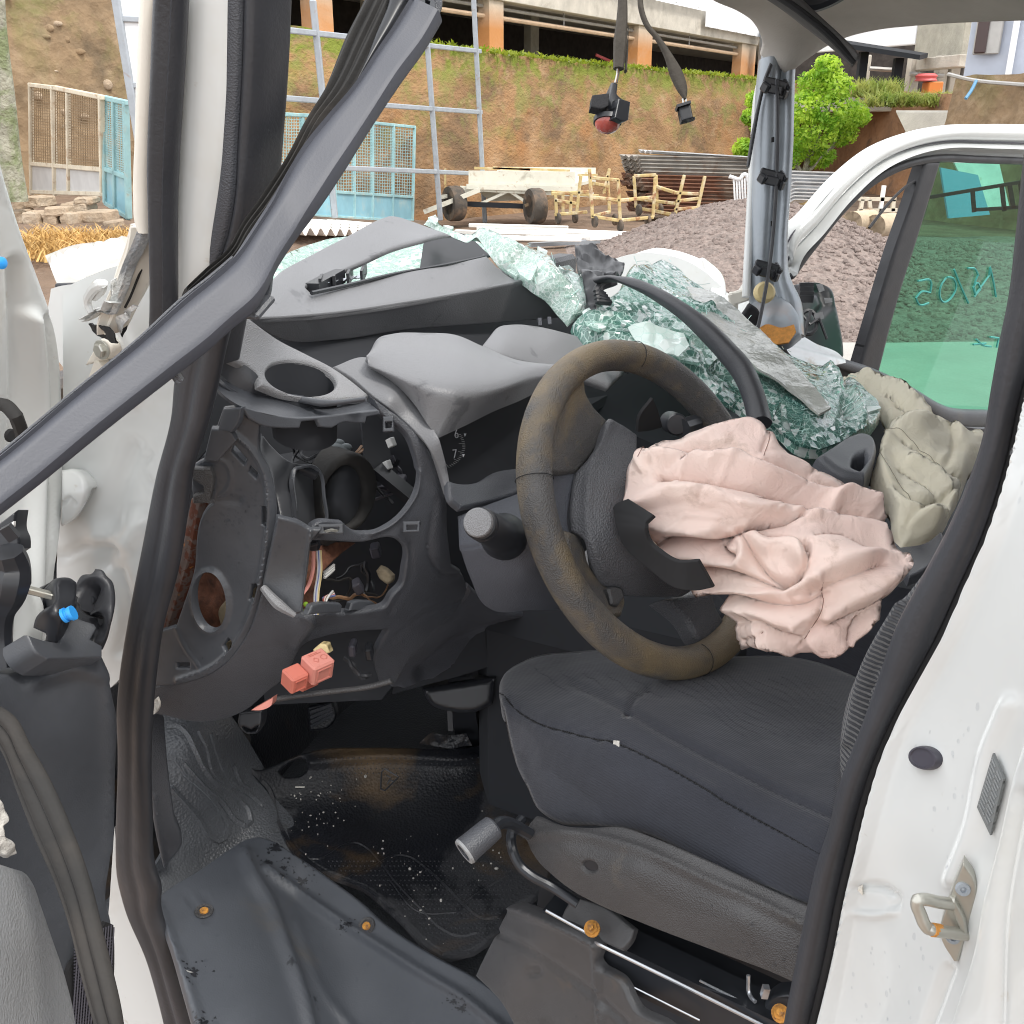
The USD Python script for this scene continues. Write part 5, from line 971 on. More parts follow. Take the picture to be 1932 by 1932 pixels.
part('door_hinge', cat(beam(P(1376, 566, 'd', 2.3), P(1418, 552, 'd', 2.28), .02, .03, ch=.004), lathe([(.012, -.02), (.012, .02)], P(1384, 568, 'd', 2.3), (0, 0, 1), 12)), 'paint_aged')

# ================================================================ DASHBOARD
def D(pts): return [(a, b, 'd', c) for a, b, c in pts]
top_out = [(462, 604), (490, 560), (527, 513), (579, 483), (650, 446), (725, 408), (735, 405), (748, 406), (778, 415), (811, 427), (861, 443), (885, 448), (912, 474), (960, 519), (1009, 549), (1046, 572), (1064, 600), (900, 613), (760, 624), (640, 642), (530, 641), (490, 620)]
top_hole = [(578, 541), (612, 526), (680, 496), (745, 466), (800, 451), (845, 441), (870, 442), (884, 448), (905, 466), (918, 481), (840, 498), (745, 515), (660, 535), (588, 551)]
crease = [(985, 531), (880, 551), (778, 569), (700, 581), (612, 592), (540, 598), (467, 603)]
DT = Patch([(462, 604), (490, 560), (527, 513), (579, 483), (650, 446), (725, 408), (735, 405), (748, 406), (778, 415), (811, 427), (861, 443), (885, 448), (912, 474), (960, 519), *crease], D([(467, 603, 1.19), (540, 598, 1.265), (612, 592, 1.34), (700, 581, 1.435), (778, 569, 1.51), (880, 551, 1.615), (985, 531, 1.72), (586, 551, 1.385), (660, 535, 1.475), (745, 515, 1.57), (840, 498, 1.665), (920, 481, 1.745),
      (745, 466, 1.66), (680, 496, 1.56), (620, 522, 1.46), (800, 451, 1.72), (884, 447, 1.80), (579, 483, 1.49), (650, 446, 1.63), (725, 408, 1.78), (811, 427, 1.82), (527, 513, 1.37), (490, 560, 1.265), (960, 519, 1.735), (540, 550, 1.325)]), 7, [top_hole], thick=.004, edge=(4, .004), corner=30, hole_corner=40,
      ridges=[([(590, 553), (588, 575), (598, 590)], -.0012, 2.0)])
DTL = Patch([*crease[::-1], (1009, 549), (1046, 572), (1064, 600), (900, 613), (760, 624), (640, 642), (530, 641), (490, 620), (462, 604)], D([(467, 603, 1.19), (540, 598, 1.265), (612, 592, 1.34), (700, 581, 1.435), (778, 569, 1.51), (880, 551, 1.615), (985, 531, 1.72), (530, 641, 1.31), (640, 642, 1.43), (760, 624, 1.56), (900, 613, 1.70), (1062, 601, 1.84), (1046, 572, 1.79)]), 7, thick=.004, edge=(3, .002), corner=30)
def smoothed(pt, n=3):
    m = pt.mesh; k = len(pt.v); ed = np.vstack([pt.tri[:, [0, 1]], pt.tri[:, [1, 2]], pt.tri[:, [2, 0]]]); ed = np.vstack([ed, ed[:, ::-1]]); v = np.array(m.vertices); bd = shapely.distance(shapely.points(pt.xy), pt.poly.boundary) < .5
    for _ in range(n):
        s_ = np.zeros((k, 3)); c_ = np.zeros(k); np.add.at(s_, ed[:, 0], v[ed[:, 1]]); np.add.at(c_, ed[:, 0], 1); q = v[:k] * .5 + .5 * s_ / np.maximum(c_, 1)[:, None]; dv = np.where(bd[:, None], 0, q - v[:k]); v[:k] += dv; v[k:] += dv
    return TM(v, m.faces)
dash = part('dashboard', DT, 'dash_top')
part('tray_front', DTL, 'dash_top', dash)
part('tray_lip', strip([(588, 551), (660, 535), (745, 515), (840, 498), (919, 481)], [(590, 556), (662, 540), (747, 520), (842, 503), (922, 487)], 'd', 1.5, h=.002, n=4) if 0 else tube([P(*q) for q in D([(588, 553, 1.365), (660, 537, 1.46), (745, 517, 1.565), (840, 500, 1.66), (920, 483, 1.755)])], .003, 6), 'black_plastic', dash)
part('tray_inner', kind='stuff', mat='black_plastic', parent=dash, mesh=cat(patch([(800, 452), (870, 440), (925, 482), (850, 500), (790, 520)], D([(800, 452, 1.95), (925, 482, 1.9), (790, 520, 1.85)]), 8), beam(P(590, 548, 'd', 1.40), P(640, 520, 'd', 1.5), .02), *[beam(P(x, 540 - (x - 600) * .2, 'd', 1.40 + (x - 600) * .0013), P(x + 8, 520 - (x - 600) * .2, 'd', 1.52 + (x - 600) * .0013), .004, .02) for x in range(604, 690, 26)]))
part('tray_foil', cat(*[patch([(598 + i * 17, 541 - i * 4), (612 + i * 17, 533 - i * 4), (622 + i * 17, 532 - i * 4), (608 + i * 17, 541 - i * 4)], ('d', 1.43 + i * .03), 4) for i in range(5)]), 'rail_edge', dash, kind='stuff')
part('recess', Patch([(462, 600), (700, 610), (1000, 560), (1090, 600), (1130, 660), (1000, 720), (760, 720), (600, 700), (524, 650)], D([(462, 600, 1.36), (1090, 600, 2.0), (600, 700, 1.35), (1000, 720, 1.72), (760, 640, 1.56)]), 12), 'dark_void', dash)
for x, y in ((1018, 600), (1036, 598)): part('catch', beam(P(x, y, 'd', 1.70), P(x + 1, y + 14, 'd', 1.70), .006, .004), 'shroud', dash)

cup = Patch([(405, 640), (428, 606), (470, 598), (524, 637), (580, 666), (630, 692), (664, 716), (698, 744), (690, 748), (660, 752), (624, 754), (577, 749), (528, 741), (491, 727), (488, 712), (470, 694), (445, 682), (412, 668)],
            D([(430, 612, 1.00), (524, 639, 1.11), (630, 692, 1.13), (698, 744, 1.12), (624, 753, 1.075), (528, 741, 1.03), (491, 727, 1.005), (415, 668, .97), (569, 700, 1.085)]), 7,
            [[(569 + 66 * math.cos(a), 713 + 31 * math.sin(a) + .12 * 66 * math.cos(a)) for a in np.linspace(0, 2 * np.pi, 40, endpoint=False)]], thick=.004, edge=(5, .004), corner=40)
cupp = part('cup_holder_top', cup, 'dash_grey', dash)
ca_ = np.linspace(0, 2 * np.pi, 40, endpoint=False)
rim_px = np.array([(569 + 66.5 * math.cos(a), 713 + 31.5 * math.sin(a) + .12 * 66 * math.cos(a)) for a in ca_]); r3 = cup.pos(rim_px)
part('cup_well', loft([r3, r3 * 1 - [0, 0, .02], (r3 - r3.mean(0)) * .94 + r3.mean(0) - [0, 0, .062], (r3 - r3.mean(0)) * .3 + r3.mean(0) - [0, 0, .064]], caps=False), 'dark_void', cupp)
part('well_water', TM(np.vstack([(r3 - r3.mean(0)) * .93 + r3.mean(0) - [0, 0, .058], [r3.mean(0) - [0, 0, .058]]]), [[i, (i + 1) % 40, 40] for i in range(40)]), 'water', cupp)
part('side_wall', Patch([(400, 660), (415, 668), (445, 682), (470, 694), (488, 712), (491, 727), (528, 741), (577, 749), (570, 752), (500, 745), (455, 735), (425, 715), (404, 690)], D([(415, 670, .985), (491, 729, 1.02), (425, 715, 1.0), (520, 745, 1.05), (404, 690, .98)]), 5, thick=.004), 'dash_plate', cupp)
part('front_lip', strip([(528, 741), (577, 749), (624, 754), (690, 748)], [(530, 752), (577, 762), (610, 767), (622, 766), (690, 757)], 'd', 1.055, h=.003, back=.01, n=30), 'dash_plate', cupp)
part('clip_bracket', tube([P(404, 712, 'd', .99), P(420, 726, 'd', .99), P(440, 740, 'd', 1.0), P(470, 752, 'd', 1.02), P(510, 764, 'd', 1.04)], .003, 6), 'dash_plate', cupp)
part('ledge', Patch([(404, 728), (425, 720), (470, 738), (520, 752), (570, 764), (624, 770), (690, 757), (716, 776), (617, 786), (551, 789), (505, 781), (456, 767), (430, 752)], D([(425, 722, 1.0), (690, 757, 1.12), (716, 776, 1.10), (505, 781, 1.0), (456, 767, .985), (600, 768, 1.08), (404, 730, .98)]), 6, thick=.003, ridges=[([(580, 765), (590, 784)], .002, 3)]), 'dash_plate', dash)
part('upper_rim', Patch([(455, 766), (505, 780), (551, 787), (617, 784), (713, 773), (720, 782), (693, 787), (690, 799), (668, 798), (650, 797), (627, 808), (604, 806), (598, 793), (570, 796), (566, 808), (531, 808), (498, 804), (470, 790)], D([(455, 767, .98), (551, 789, 1.02), (713, 775, 1.09), (498, 804, 1.0), (627, 808, 1.055)]), 5, thick=.004, edge=(3, .002), corner=30), 'dash_plate', dash)

ell = lambda cx, cy, rx, ry, th=0, n=36: [(cx + rx * math.cos(a) * math.cos(th) - ry * math.sin(a) * math.sin(th), cy + rx * math.cos(a) * math.sin(th) + ry * math.sin(a) * math.cos(th)) for a in np.linspace(0, 2 * np.pi, n, endpoint=False)]
slots = [[(442, 841), (465, 867), (460, 877), (438, 852)], [(473, 880), (486, 894), (483, 903), (470, 890)], [(494, 956), (502, 958), (502, 994), (494, 989)], [(475, 1103), (488, 1103), (480, 1134), (470, 1131)], [(430, 1204), (439, 1218), (427, 1233), (420, 1219)], [(333, 1251), (356, 1251), (356, 1261), (333, 1261)]]
EP = Patch([(420, 770), (456, 768), (496, 781), (491, 806), (489, 850), (506, 890), (516, 940), (518, 972), (509, 1036), (493, 1118), (463, 1201), (413, 1261), (331, 1292), (291, 1296), (294, 1244), (303, 1190), (331, 1181), (362, 1090), (394, 957), (402, 950), (364, 951), (361, 905), (361, 880), (384, 867), (398, 808), (408, 806)],
           [(420, 770, 't', .715), (456, 768, 't', .72), (496, 781, 't', .735), (384, 867, 't', .705), (361, 915, 't', .700), (516, 953, 't', .742), (509, 1036, 't', .74), (493, 1118, 't', .735), (463, 1201, 't', .727), (413, 1261, 't', .718), (331, 1290, 't', .708), (300, 1210, 't', .708), (400, 1100, 't', .722), (440, 950, 't', .728)], 4.5,
           slots + [ell(398, 1133, 29, 54, -.10)], thick=.004, edge=(3.5, .0025), corner=38, hole_corner=40,
           ridges=[([(440, 815), (478, 852), (500, 895), (508, 950), (503, 1030), (487, 1112), (457, 1193), (408, 1252), (335, 1283)], .005, 4), (ell(398, 1133, 33, 58, -.10) + [ell(398, 1133, 33, 58, -.10)[0]], .005, 3.2), ([(331, 1184), (350, 1222), (388, 1274)], .0022, 2.0), ([(362, 884), (398, 890), (402, 905), (396, 946)], .004, 5), ([(398, 940), (450, 945)], -.002, 8), ([(384, 870), (424, 872), (432, 882), (428, 925), (408, 940)], .0022, 3)])
ep = part('end_plate', EP, 'dash_plate', dash)
part('water_drops', cat(drops(EP, 120, 11, [(400, 870), (500, 860), (505, 1030), (470, 1180), (390, 1250), (340, 1230), (380, 1050)], (.0005, .0021), .55, 1.4), drops(EP, 50, 12, [(440, 920), (500, 930), (500, 975), (420, 1000)], (.0006, .0022), .55, 1.2)), 'water', ep, kind='stuff')
part('lug', Patch([(360, 883), (372, 884), (396, 884), (402, 900), (396, 946), (402, 950), (364, 951), (364, 936), (384, 930), (383, 918), (374, 912), (364, 905)], [(360, 883, 't', .69), (402, 900, 't', .70), (364, 950, 't', .69), (400, 950, 't', .70)], 4, thick=.006, edge=(2.5, .002), corner=30), 'seat_trim', ep)
part('step_flange', cat(patch([(421, 771), (456, 769), (448, 800), (436, 816), (410, 812)], [(421, 771, 't', .706), (456, 769, 't', .711), (410, 812, 't', .702)], 5, thick=.006, edge=(2, .002)), patch([(398, 810), (436, 816), (446, 832), (410, 872), (384, 868)], [(398, 810, 't', .698), (446, 832, 't', .712), (384, 868, 't', .698)], 5, thick=.006, edge=(2, .002))), 'dash_plate', ep)
part('rust_frame', strip([(362, 940), (340, 1040), (318, 1130), (296, 1230), (290, 1300)], [(404, 940), (384, 1040), (356, 1130), (334, 1200), (320, 1300)], 't', .765, h=.014, back=.02, n=50, m=9, prof=lambda u: np.where(u < .55, .3, 1.0) * flat_u(u)), 'rust_frame', dash)
part('rust_plate', Patch([(360, 1070), (440, 1070), (440, 1200), (360, 1200)], ('t', .80), 6, noise=[(.06, 16, 3)]), 'rust_deep', dash)
part('foam_scrap', cat(patch([(410, 1150), (425, 1130), (424, 1175), (414, 1184)], ('t', .775), 4, thick=.008, edge=(4, .006)), patch([(470, 1118), (482, 1108), (480, 1130), (470, 1132)], ('t', .77), 4), patch([(424, 1215), (438, 1208), (430, 1232), (421, 1226)], ('t', .765), 4)), 'dust_foam', dash)

face = [(520, 972), (560, 985), (584, 998), (592, 990), (600, 985), (648, 985), (655, 992), (672, 1003), (700, 1003), (735, 988), (765, 960), (785, 925), (790, 890), (780, 850), (762, 815), (740, 796), (722, 784), (700, 746), (749, 784), (799, 834), (829, 890), (842, 930), (846, 1000), (854, 1068), (872, 1078), (882, 1110), (866, 1150), (830, 1182), (785, 1232), (745, 1296), (716, 1292), (706, 1244), (732, 1190), (690, 1192), (610, 1204), (575, 1218), (552, 1255), (528, 1290), (512, 1302), (463, 1343), (413, 1361), (364, 1364), (308, 1352), (286, 1348), (288, 1296), (331, 1290), (413, 1259), (463, 1199), (493, 1116), (509, 1034)]
FC = Patch(face, [(520, 972, 't', .743), (509, 1036, 't', .741), (493, 1118, 't', .736), (463, 1201, 't', .728), (413, 1261, 't', .719), (331, 1290, 't', .709), (290, 1348, 't', .715), (413, 1361, 't', .75), (512, 1302, 't', .77), (584, 998, 'f', .655), (672, 1003, 'f', .635), (735, 988, 'f', .615), (790, 890, 'f', .60), (700, 746, 'f', .645), (749, 784, 'f', .625), (799, 834, 'f', .60), (842, 930, 'f', .585), (850, 1050, 'f', .585), (882, 1110, 'f', .60), (800, 1180, 'f', .615), (745, 1290, 'f', .68), (716, 1292, 'f', .70), (610, 1204, 'f', .67), (552, 1255, 'f', .70), (700, 1170, 'f', .635), (590, 1170, 'f', .665), (550, 1100, 'f', .69)], 6,
           [[(584, 1022), (607, 1022), (680, 1024), (752, 1020), (763, 1030), (764, 1075), (758, 1105), (742, 1122), (726, 1145), (700, 1152), (574, 1157), (568, 1140)]], thick=.006, edge=(4, .004), corner=42,
           ridges=[([(790, 890), (786, 925), (766, 960), (735, 990), (700, 1006)], .004, 4), ([(775, 1030), (775, 1085), (752, 1130), (735, 1158)], -.0025, 3), ([(820, 940), (820, 1070), (840, 1088), (872, 1082)], -.003, 2.5), ([(560, 1215), (590, 1175), (575, 1165)], .004, 6), ([(740, 1210), (790, 1165), (880, 1130)], -.002, 2.5), ([(746, 782), (800, 850), (824, 920), (826, 1050)], .003, 10)])
fc = part('lower_dash', FC, 'trim_grain', dash)
part('water_drops', cat(drops(FC, 60, 21, [(520, 1200), (700, 1150), (860, 1100), (780, 1220), (520, 1290), (350, 1350)], (.0005, .0017), .5, 1.8), drops(FC, 40, 22, [(340, 1300), (460, 1290), (420, 1350), (330, 1350)], (.0006, .0017), .5, 2.2), drops(FC, 14, 23, [(600, 1000), (720, 1008), (720, 1018), (600, 1016)], (.0009, .0024), .5)), 'water', fc, kind='stuff')
flap = Patch([(524, 976), (560, 986), (584, 998), (606, 1000), (586, 1024), (580, 1070), (568, 1155), (556, 1160), (530, 1140), (495, 1110), (510, 1040)], [(524, 976, 't', .728), (584, 998, 'f', .645), (495, 1110, 't', .725), (567, 1155, 'f', .655), (545, 1080, 'f', .672)], 5, thick=.004, edge=(3, .002), corner=30, ridges=[([(586, 1000), (570, 1155)], .003, 3)])
part('vent_flap', flap, 'dash_plate', dash)
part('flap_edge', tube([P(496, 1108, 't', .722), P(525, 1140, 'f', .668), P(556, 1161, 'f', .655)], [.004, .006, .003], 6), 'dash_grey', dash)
part('water_drops', drops(flap, 22, 31, None, (.0008, .0019), .5, 1.8), 'water', dash, kind='stuff')
def latch(x, y, w, h, d, m='dash_plate'):
    q = Patch([(x, y), (x + w, y - 1), (x + w, y + h), (x, y + h + 1)], ('d', d), 3, [[(x + w * .22, y + h * .36), (x + w * .85, y + h * .34), (x + w * .8, y + h * .75), (x + w * .24, y + h * .78)]], thick=.008, edge=(2, .001)); return q
part('latch', latch(600, 989, 47, 18, 1.055), 'dash_plate', fc); part('latch', latch(760, 984, 32, 20, 1.12), 'dash_plate', fc)
part('latch_clip', tube([P(610, 1004, 'd', 1.06), P(625, 1000, 'd', 1.05), P(640, 1003, 'd', 1.06)], .0018, 5), 'zinc', fc)
part('latch', latch(722, 786, 20, 28, 1.10), 'dash_plate', fc)
for q in ([(582, 1160), (590, 1142), (600, 1139), (643, 1138), (647, 1143), (645, 1156)], [(660, 1153), (665, 1138), (672, 1135), (702, 1134), (709, 1139), (708, 1150)]): part('tab', Patch(q, ('f', .64), 4, thick=.006, edge=(3, .002), corner=30), 'dash_plate', fc)
part('gap_backing', Patch([(392, 640), (440, 690), (480, 760), (440, 800), (380, 860), (350, 900), (350, 760)], ('d', 1.16), 8), 'black_plastic', dash)
# what shows inside
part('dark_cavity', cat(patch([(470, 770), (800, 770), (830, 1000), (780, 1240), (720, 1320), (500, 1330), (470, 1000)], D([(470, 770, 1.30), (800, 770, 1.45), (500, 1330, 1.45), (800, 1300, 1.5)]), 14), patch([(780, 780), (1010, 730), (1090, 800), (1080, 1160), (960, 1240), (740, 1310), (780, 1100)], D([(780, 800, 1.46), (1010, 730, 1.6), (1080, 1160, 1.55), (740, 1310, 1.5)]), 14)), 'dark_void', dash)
duct = part('air_duct', cat(patch([(492, 812), (512, 838), (552, 870), (596, 878), (606, 890), (600, 900), (565, 884), (556, 900), (557, 990), (528, 978), (517, 930), (506, 880), (492, 850)], D([(492, 812, 1.12), (552, 868, 1.10), (606, 890, 1.12), (557, 980, 1.06), (520, 930, 1.06), (500, 860, 1.10)]), 5, thick=.003, edge=(4, .004))), 'black_plastic', dash)
oval = [(553, 900), (556, 886), (566, 882), (594, 882), (604, 892), (611, 935), (613, 988), (606, 994), (560, 990), (557, 950)]
part('duct_mouth', tube([P(a, b, 'd', 1.075 + (a - 553) * .0009) for a, b in [*oval, oval[0], oval[1]]], .0022, 6), 'dash_plate', duct)
part('duct_inside', Patch([(a, b) for a, b in oval], D([(553, 900, 1.075), (604, 892, 1.25), (613, 988, 1.24), (560, 990, 1.07)]), 5), 'dark_void', duct)
ring = Patch(ell(662, 928, 53, 74, .22), D([(662, 856, 1.19), (612, 930, 1.18), (714, 930, 1.25), (655, 1000, 1.17)]), 5, [ell(652, 934, 36, 53, .22)], thick=.03, edge=(7, .007), noise=[(.003, 60, 2)])
part('vent_ring', ring, 'rubber_brown', dash)
ri = np.array(ell(652, 934, 36, 53, .22)); part('vent_throat', loft([ring.pos(ri), ring.pos(ri) + AD * .10]), 'dark_void', dash)
part('bracket_bar', cat(beam(P(710, 884, 'd', 1.30), P(785, 945, 'd', 1.30), .03, .01), beam(P(704, 780, 'd', 1.33), P(714, 890, 'd', 1.33), .035, .02)), 'black_plastic', dash)
part('glue_blob', cat(*[ico(P(634 + dx, 848 + dy, 'd', 1.24), r, 2, (1.2, .6, .8)) for dx, dy, r in ((0, 0, .011), (-8, 4, .009), (10, 2, .009), (-18, 14, .007), (-26, 24, .005), (18, -4, .007), (4, -12, .007), (-8, -8, .006))]), 'glue_grey', dash)
part('wire', cat(tube([P(668, 858, 'd', 1.25), P(676, 850, 'd', 1.26), P(682, 842, 'd', 1.28)], .002, 5), tube([P(670, 860, 'd', 1.25), P(680, 853, 'd', 1.26), P(684, 848, 'd', 1.28)], .002, 5)), 'wire_brown', dash)
for x, y in ((728, 878), (735, 835)): part('connector', beam(P(x, y - 8, 'd', 1.31), P(x + 6, y + 8, 'd', 1.31), .008, .012, ch=.001), 'wire_white', dash)
rf = part('rust_post', cat(patch([(578, 1040), (606, 1028), (650, 1020), (676, 1022), (640, 1050), (612, 1080), (600, 1110), (592, 1160), (566, 1160), (572, 1100)], D([(578, 1040, 1.16), (676, 1022, 1.26), (592, 1160, 1.14), (566, 1160, 1.13)]), 5, thick=.01, edge=(4, .004), noise=[(.012, 30, 2)])), 'rust_deep', dash)
W = lambda pts, r=.0016: tube([P(a, b, 'd', c) for a, b, c in pts], r, 5)
part('wire', W([(592, 1040, 1.11), (590, 1080, 1.11), (582, 1105, 1.11), (570, 1122, 1.1)], .0022), 'wire_pink', dash)
for i in range(4): part('wire', W([(599 + i * 2, 1038, 1.11), (600 + i * 2, 1080, 1.11), (594 + i * 2.2, 1120, 1.11), (594 + i * 2, 1160, 1.11)], .0013), ('wire_white', 'wire_blue', 'wire_white', 'connector_cream')[i], dash)
for i in range(5): part('wire', W([(628 + i, 1115 + i * 2, 1.16), (618 - i * 2, 1128, 1.15), (610 + i * 2, 1148, 1.14), (606 + i * 3, 1158, 1.14)], .0016), ('wire_white', 'wire_brown', 'wire_white', 'fuse_red', 'wire_blue')[i], dash)
for i in range(3): part('wire', W([(612, 1090 - i * 5, 1.2), (622, 1082 - i * 5, 1.21), (630, 1074 - i * 4, 1.22)], .002), 'wire_white', dash)
part('wire_plug', cat(beam(P(582, 1022, 'd', 1.10), P(602, 1020, 'd', 1.10), .014, .02, ch=.002), tube([P(584, 1030, 'd', 1.09), P(600, 1026, 'd', 1.09)], .002, 5)), 'black_plastic', dash)
part('foam_scrap', Patch([(708, 1078), (716, 1068), (726, 1072), (742, 1086), (740, 1098), (730, 1104), (714, 1092)], ('d', 1.2), 4, thick=.012, edge=(5, .008), noise=[(.01, 80, 4)]), 'dust_foam', dash)
part('green_dot', cat(ico(P(577, 1140, 'd', 1.11), .003, 1), ico(P(570, 1152, 'd', 1.11), .002, 1)), 'leaf_bright', dash)
rc = np.random.default_rng(91)
for k_ in range(22):                                    # loose looms in the dark
    x, y, d_ = [(700, 900, 1.34), (745, 920, 1.38), (660, 1090, 1.28), (690, 1060, 1.32), (680, 1120, 1.26), (560, 830, 1.24), (740, 860, 1.36), (650, 1240, 1.22)][k_ % 8]; a_ = rc.uniform(0, 3.14); q = [(x, y, d_)]
    for _ in range(6): a_ += rc.normal(0, .45); q.append((q[-1][0] + 11 * math.cos(a_), q[-1][1] + 11 * math.sin(a_), q[-1][2] + rc.normal(0, .004)))
    part('wire', W(q, rc.uniform(.001, .0032)), ('black_plastic', 'plug_grey', 'rubber_brown', 'black_plastic', 'wire_brown', 'black_plastic', 'plug_grey', 'rubber')[k_ % 8], dash)
for x, y, d_ in ((700, 1040, 1.30), (668, 1110, 1.26), (745, 905, 1.36), (560, 815, 1.26), (690, 1230, 1.22), (660, 1222, 1.20)): part('connector', beam(P(x, y, 'd', d_), P(x + rc.uniform(10, 24), y + rc.uniform(-8, 8), 'd', d_), .022, .016, ch=.002), 'plug_grey' if x != 690 else 'black_plastic', dash)
# fuses and relays in the lower opening
def relay(name, x, y, d, w, h, dp, mat):
    c = P(x, y, 'd', d); ax = np.array([unit(VT * .9 + VF * -.25), unit(VF * .95 + VT * .2 + VZ * .25), unit(VZ - VF * .3)]); ax[1] = unit(np.cross(ax[2], ax[0])); ax[2] = np.cross(ax[0], ax[1])
    p_ = part(name, box((w, dp, h), c, ax, .0022), mat, dash, smooth=20)
    o = c - ax[1] * (dp / 2 + .0004) * np.sign(ax[1] @ (c - CAM)); part('molded_frame', cat(*[beam(o + ax[0] * a * w * .3 + ax[2] * b * h * .3, o + ax[0] * e * w * .3 + ax[2] * f * h * .3, .0014, .001) for a, b, e, f in ((-1, -1, 1, -1), (1, -1, 1, 1), (1, 1, -1, 1), (-1, 1, -1, -1))]), mat, p_)
    return p_, c, ax
p_, c, ax = relay('relay', 598, 1258, 1.07, .028, .026, .026, 'fuse_pink')
o = c + ax[2] * .0135
dia = lambda cx, cy, s: [o + ax[0] * (cx + s * a) + ax[1] * (cy + s * b) for a, b in ((0, 1), (.75, 0), (0, -1), (-.75, 0), (0, 1))]
part('stamped_mark', cat(tube(dia(-.004, -.002, .004), .0003, 4, smooth=False), tube([o + ax[0] * (.006 + .0035 * math.cos(a)) + ax[1] * (-.002 + .0035 * math.sin(a)) for a in np.linspace(0, 6.28, 14)], .0003, 4, smooth=False), *[beam(o + ax[0] * -.008 + ax[1] * (.006 + .002 * i), o + ax[0] * (.008 - .004 * i) + ax[1] * (.006 + .002 * i), .0005, .0003) for i in range(2)]), 'fuse_red', p_)
relay('relay', 556, 1280, 1.06, .022, .022, .022, 'fuse_red'); relay('relay', 578, 1276, 1.09, .024, .024, .02, 'fuse_red')
part('relay', Patch([(474, 1340), (515, 1316), (512, 1330), (496, 1339)], ('d', 1.085), 4, thick=.02), 'fuse_pink', dash)
part('cream_connector', cat(patch([(590, 1226), (604, 1214), (616, 1216), (622, 1232), (610, 1236), (592, 1234)], ('d', 1.10), 4, thick=.02, edge=(3, .002)), patch([(568, 1246), (580, 1240), (582, 1262), (568, 1264)], ('d', 1.09), 4, thick=.01)), 'connector_cream', dash)
part('lower_lip', strip([(512, 1316), (560, 1308), (625, 1300), (700, 1290), (735, 1280)], [(516, 1326), (562, 1318), (628, 1310), (704, 1300), (742, 1290)], 'd', 1.12, h=.004, back=.008, n=30), 'seat_trim', dash)
part('knee_panel', Patch([(742, 1300), (736, 1290), (780, 1232), (828, 1178), (868, 1140), (890, 1110), (930, 1150), (1070, 1156), (1040, 1180), (990, 1190), (940, 1222), (870, 1264), (800, 1290)], [(742, 1300, 'f', .72), (828, 1180, 'f', .63), (880, 1110, 'f', .61), (1060, 1158, 'f', .60), (990, 1190, 'f', .62), (870, 1262, 'f', .72), (880, 1190, 'f', .66)], 8, thick=.006, edge=(5, .006), ridges=[([(800, 1270), (860, 1220), (930, 1195), (1000, 1180)], -.012, 14), ([(760, 1292), (880, 1240), (980, 1186)], .005, 6)]), 'shroud', dash)

# instrument hoods
hb = [(690, 684, 1.150), (700, 660, 1.20), (714, 638, 1.25), (740, 630, 1.28), (800, 628, 1.31), (860, 632, 1.34), (908, 652, 1.36), (960, 674, 1.375), (1010, 688, 1.39), (1070, 700, 1.41)]
hc_ = [(694, 690, 1.135), (712, 697, 1.128), (735, 705, 1.12), (770, 716, 1.112), (820, 728, 1.108), (870, 735, 1.118), (920, 735, 1.15), (960, 726, 1.20), (1000, 712, 1.27), (1060, 704, 1.36)]
hl_ = [(697, 694, 1.14), (722, 708, 1.142), (757, 736, 1.14), (784, 766, 1.128), (803, 795, 1.122), (826, 827, 1.128), (880, 802, 1.17), (930, 777, 1.215), (985, 754, 1.275), (1050, 718, 1.37)]
def curve3(c): q = spline(np.array(c, float), False, corner=75, n=8); return CAM + q[:, 2:] * ray(q[:, 0], q[:, 1])
cb, cc_, cl_ = curve3(hb), curve3(hc_), curve3(hl_); G_ = []
for u in np.linspace(0, 1, 26):
    if u < .6: w_ = u / .6; row = cb * (1 - w_) + cc_ * w_ + VZ * (.010 * math.sin(math.pi * w_) ** 1.0)
    else: w_ = (u - .6) / .4; row = cc_ * (1 - w_) + cl_ * w_
    G_.append(row)
G_ = np.array(G_); 
for _ in range(3): G_[1:-1] = G_[1:-1] * .5 + .25 * (G_[2:] + G_[:-2])
nu, nv = G_.shape[:2]; hm = TM(G_.reshape(-1, 3), grid_faces(nu, nv)); hn = np.array(trimesh.Trimesh(hm.vertices, hm.faces, process=False).vertex_normals); hn *= np.sign(((CAM - G_.reshape(-1, 3)) * hn).sum(1).mean())
inn_ = (G_.reshape(-1, 3) - hn * .005).reshape(nu, nv, 3)
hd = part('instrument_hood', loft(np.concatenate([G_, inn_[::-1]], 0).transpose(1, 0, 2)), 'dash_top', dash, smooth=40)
hood2 = Patch([(905, 654), (922, 632), (938, 614), (970, 608), (1010, 611), (1060, 622), (1100, 634), (1190, 690), (1150, 730), (1070, 704), (1010, 690), (950, 673)], D([(905, 654, 1.42), (938, 614, 1.52), (1010, 611, 1.60), (1100, 634, 1.68), (1190, 690, 1.7), (1150, 730, 1.6), (1010, 690, 1.47), (950, 640, 1.46), (1040, 650, 1.55)]), 8, thick=.005, edge=(6, .006))
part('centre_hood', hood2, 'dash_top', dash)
part('cluster_rim', Patch([(626, 691), (690, 672), (735, 694), (772, 726), (800, 758), (818, 788), (822, 812), (830, 828), (836, 850), (846, 890), (852, 925), (842, 932), (829, 890), (799, 834), (749, 784), (700, 746), (664, 714)], D([(626, 691, 1.15), (690, 676, 1.17), (772, 730, 1.155), (812, 788, 1.135), (826, 828, 1.12), (846, 890, 1.14), (842, 930, 1.14), (799, 834, 1.12), (749, 784, 1.125), (700, 746, 1.125), (740, 750, 1.12)]), 6, thick=.005, edge=(3, .003)), 'dash_top', dash)
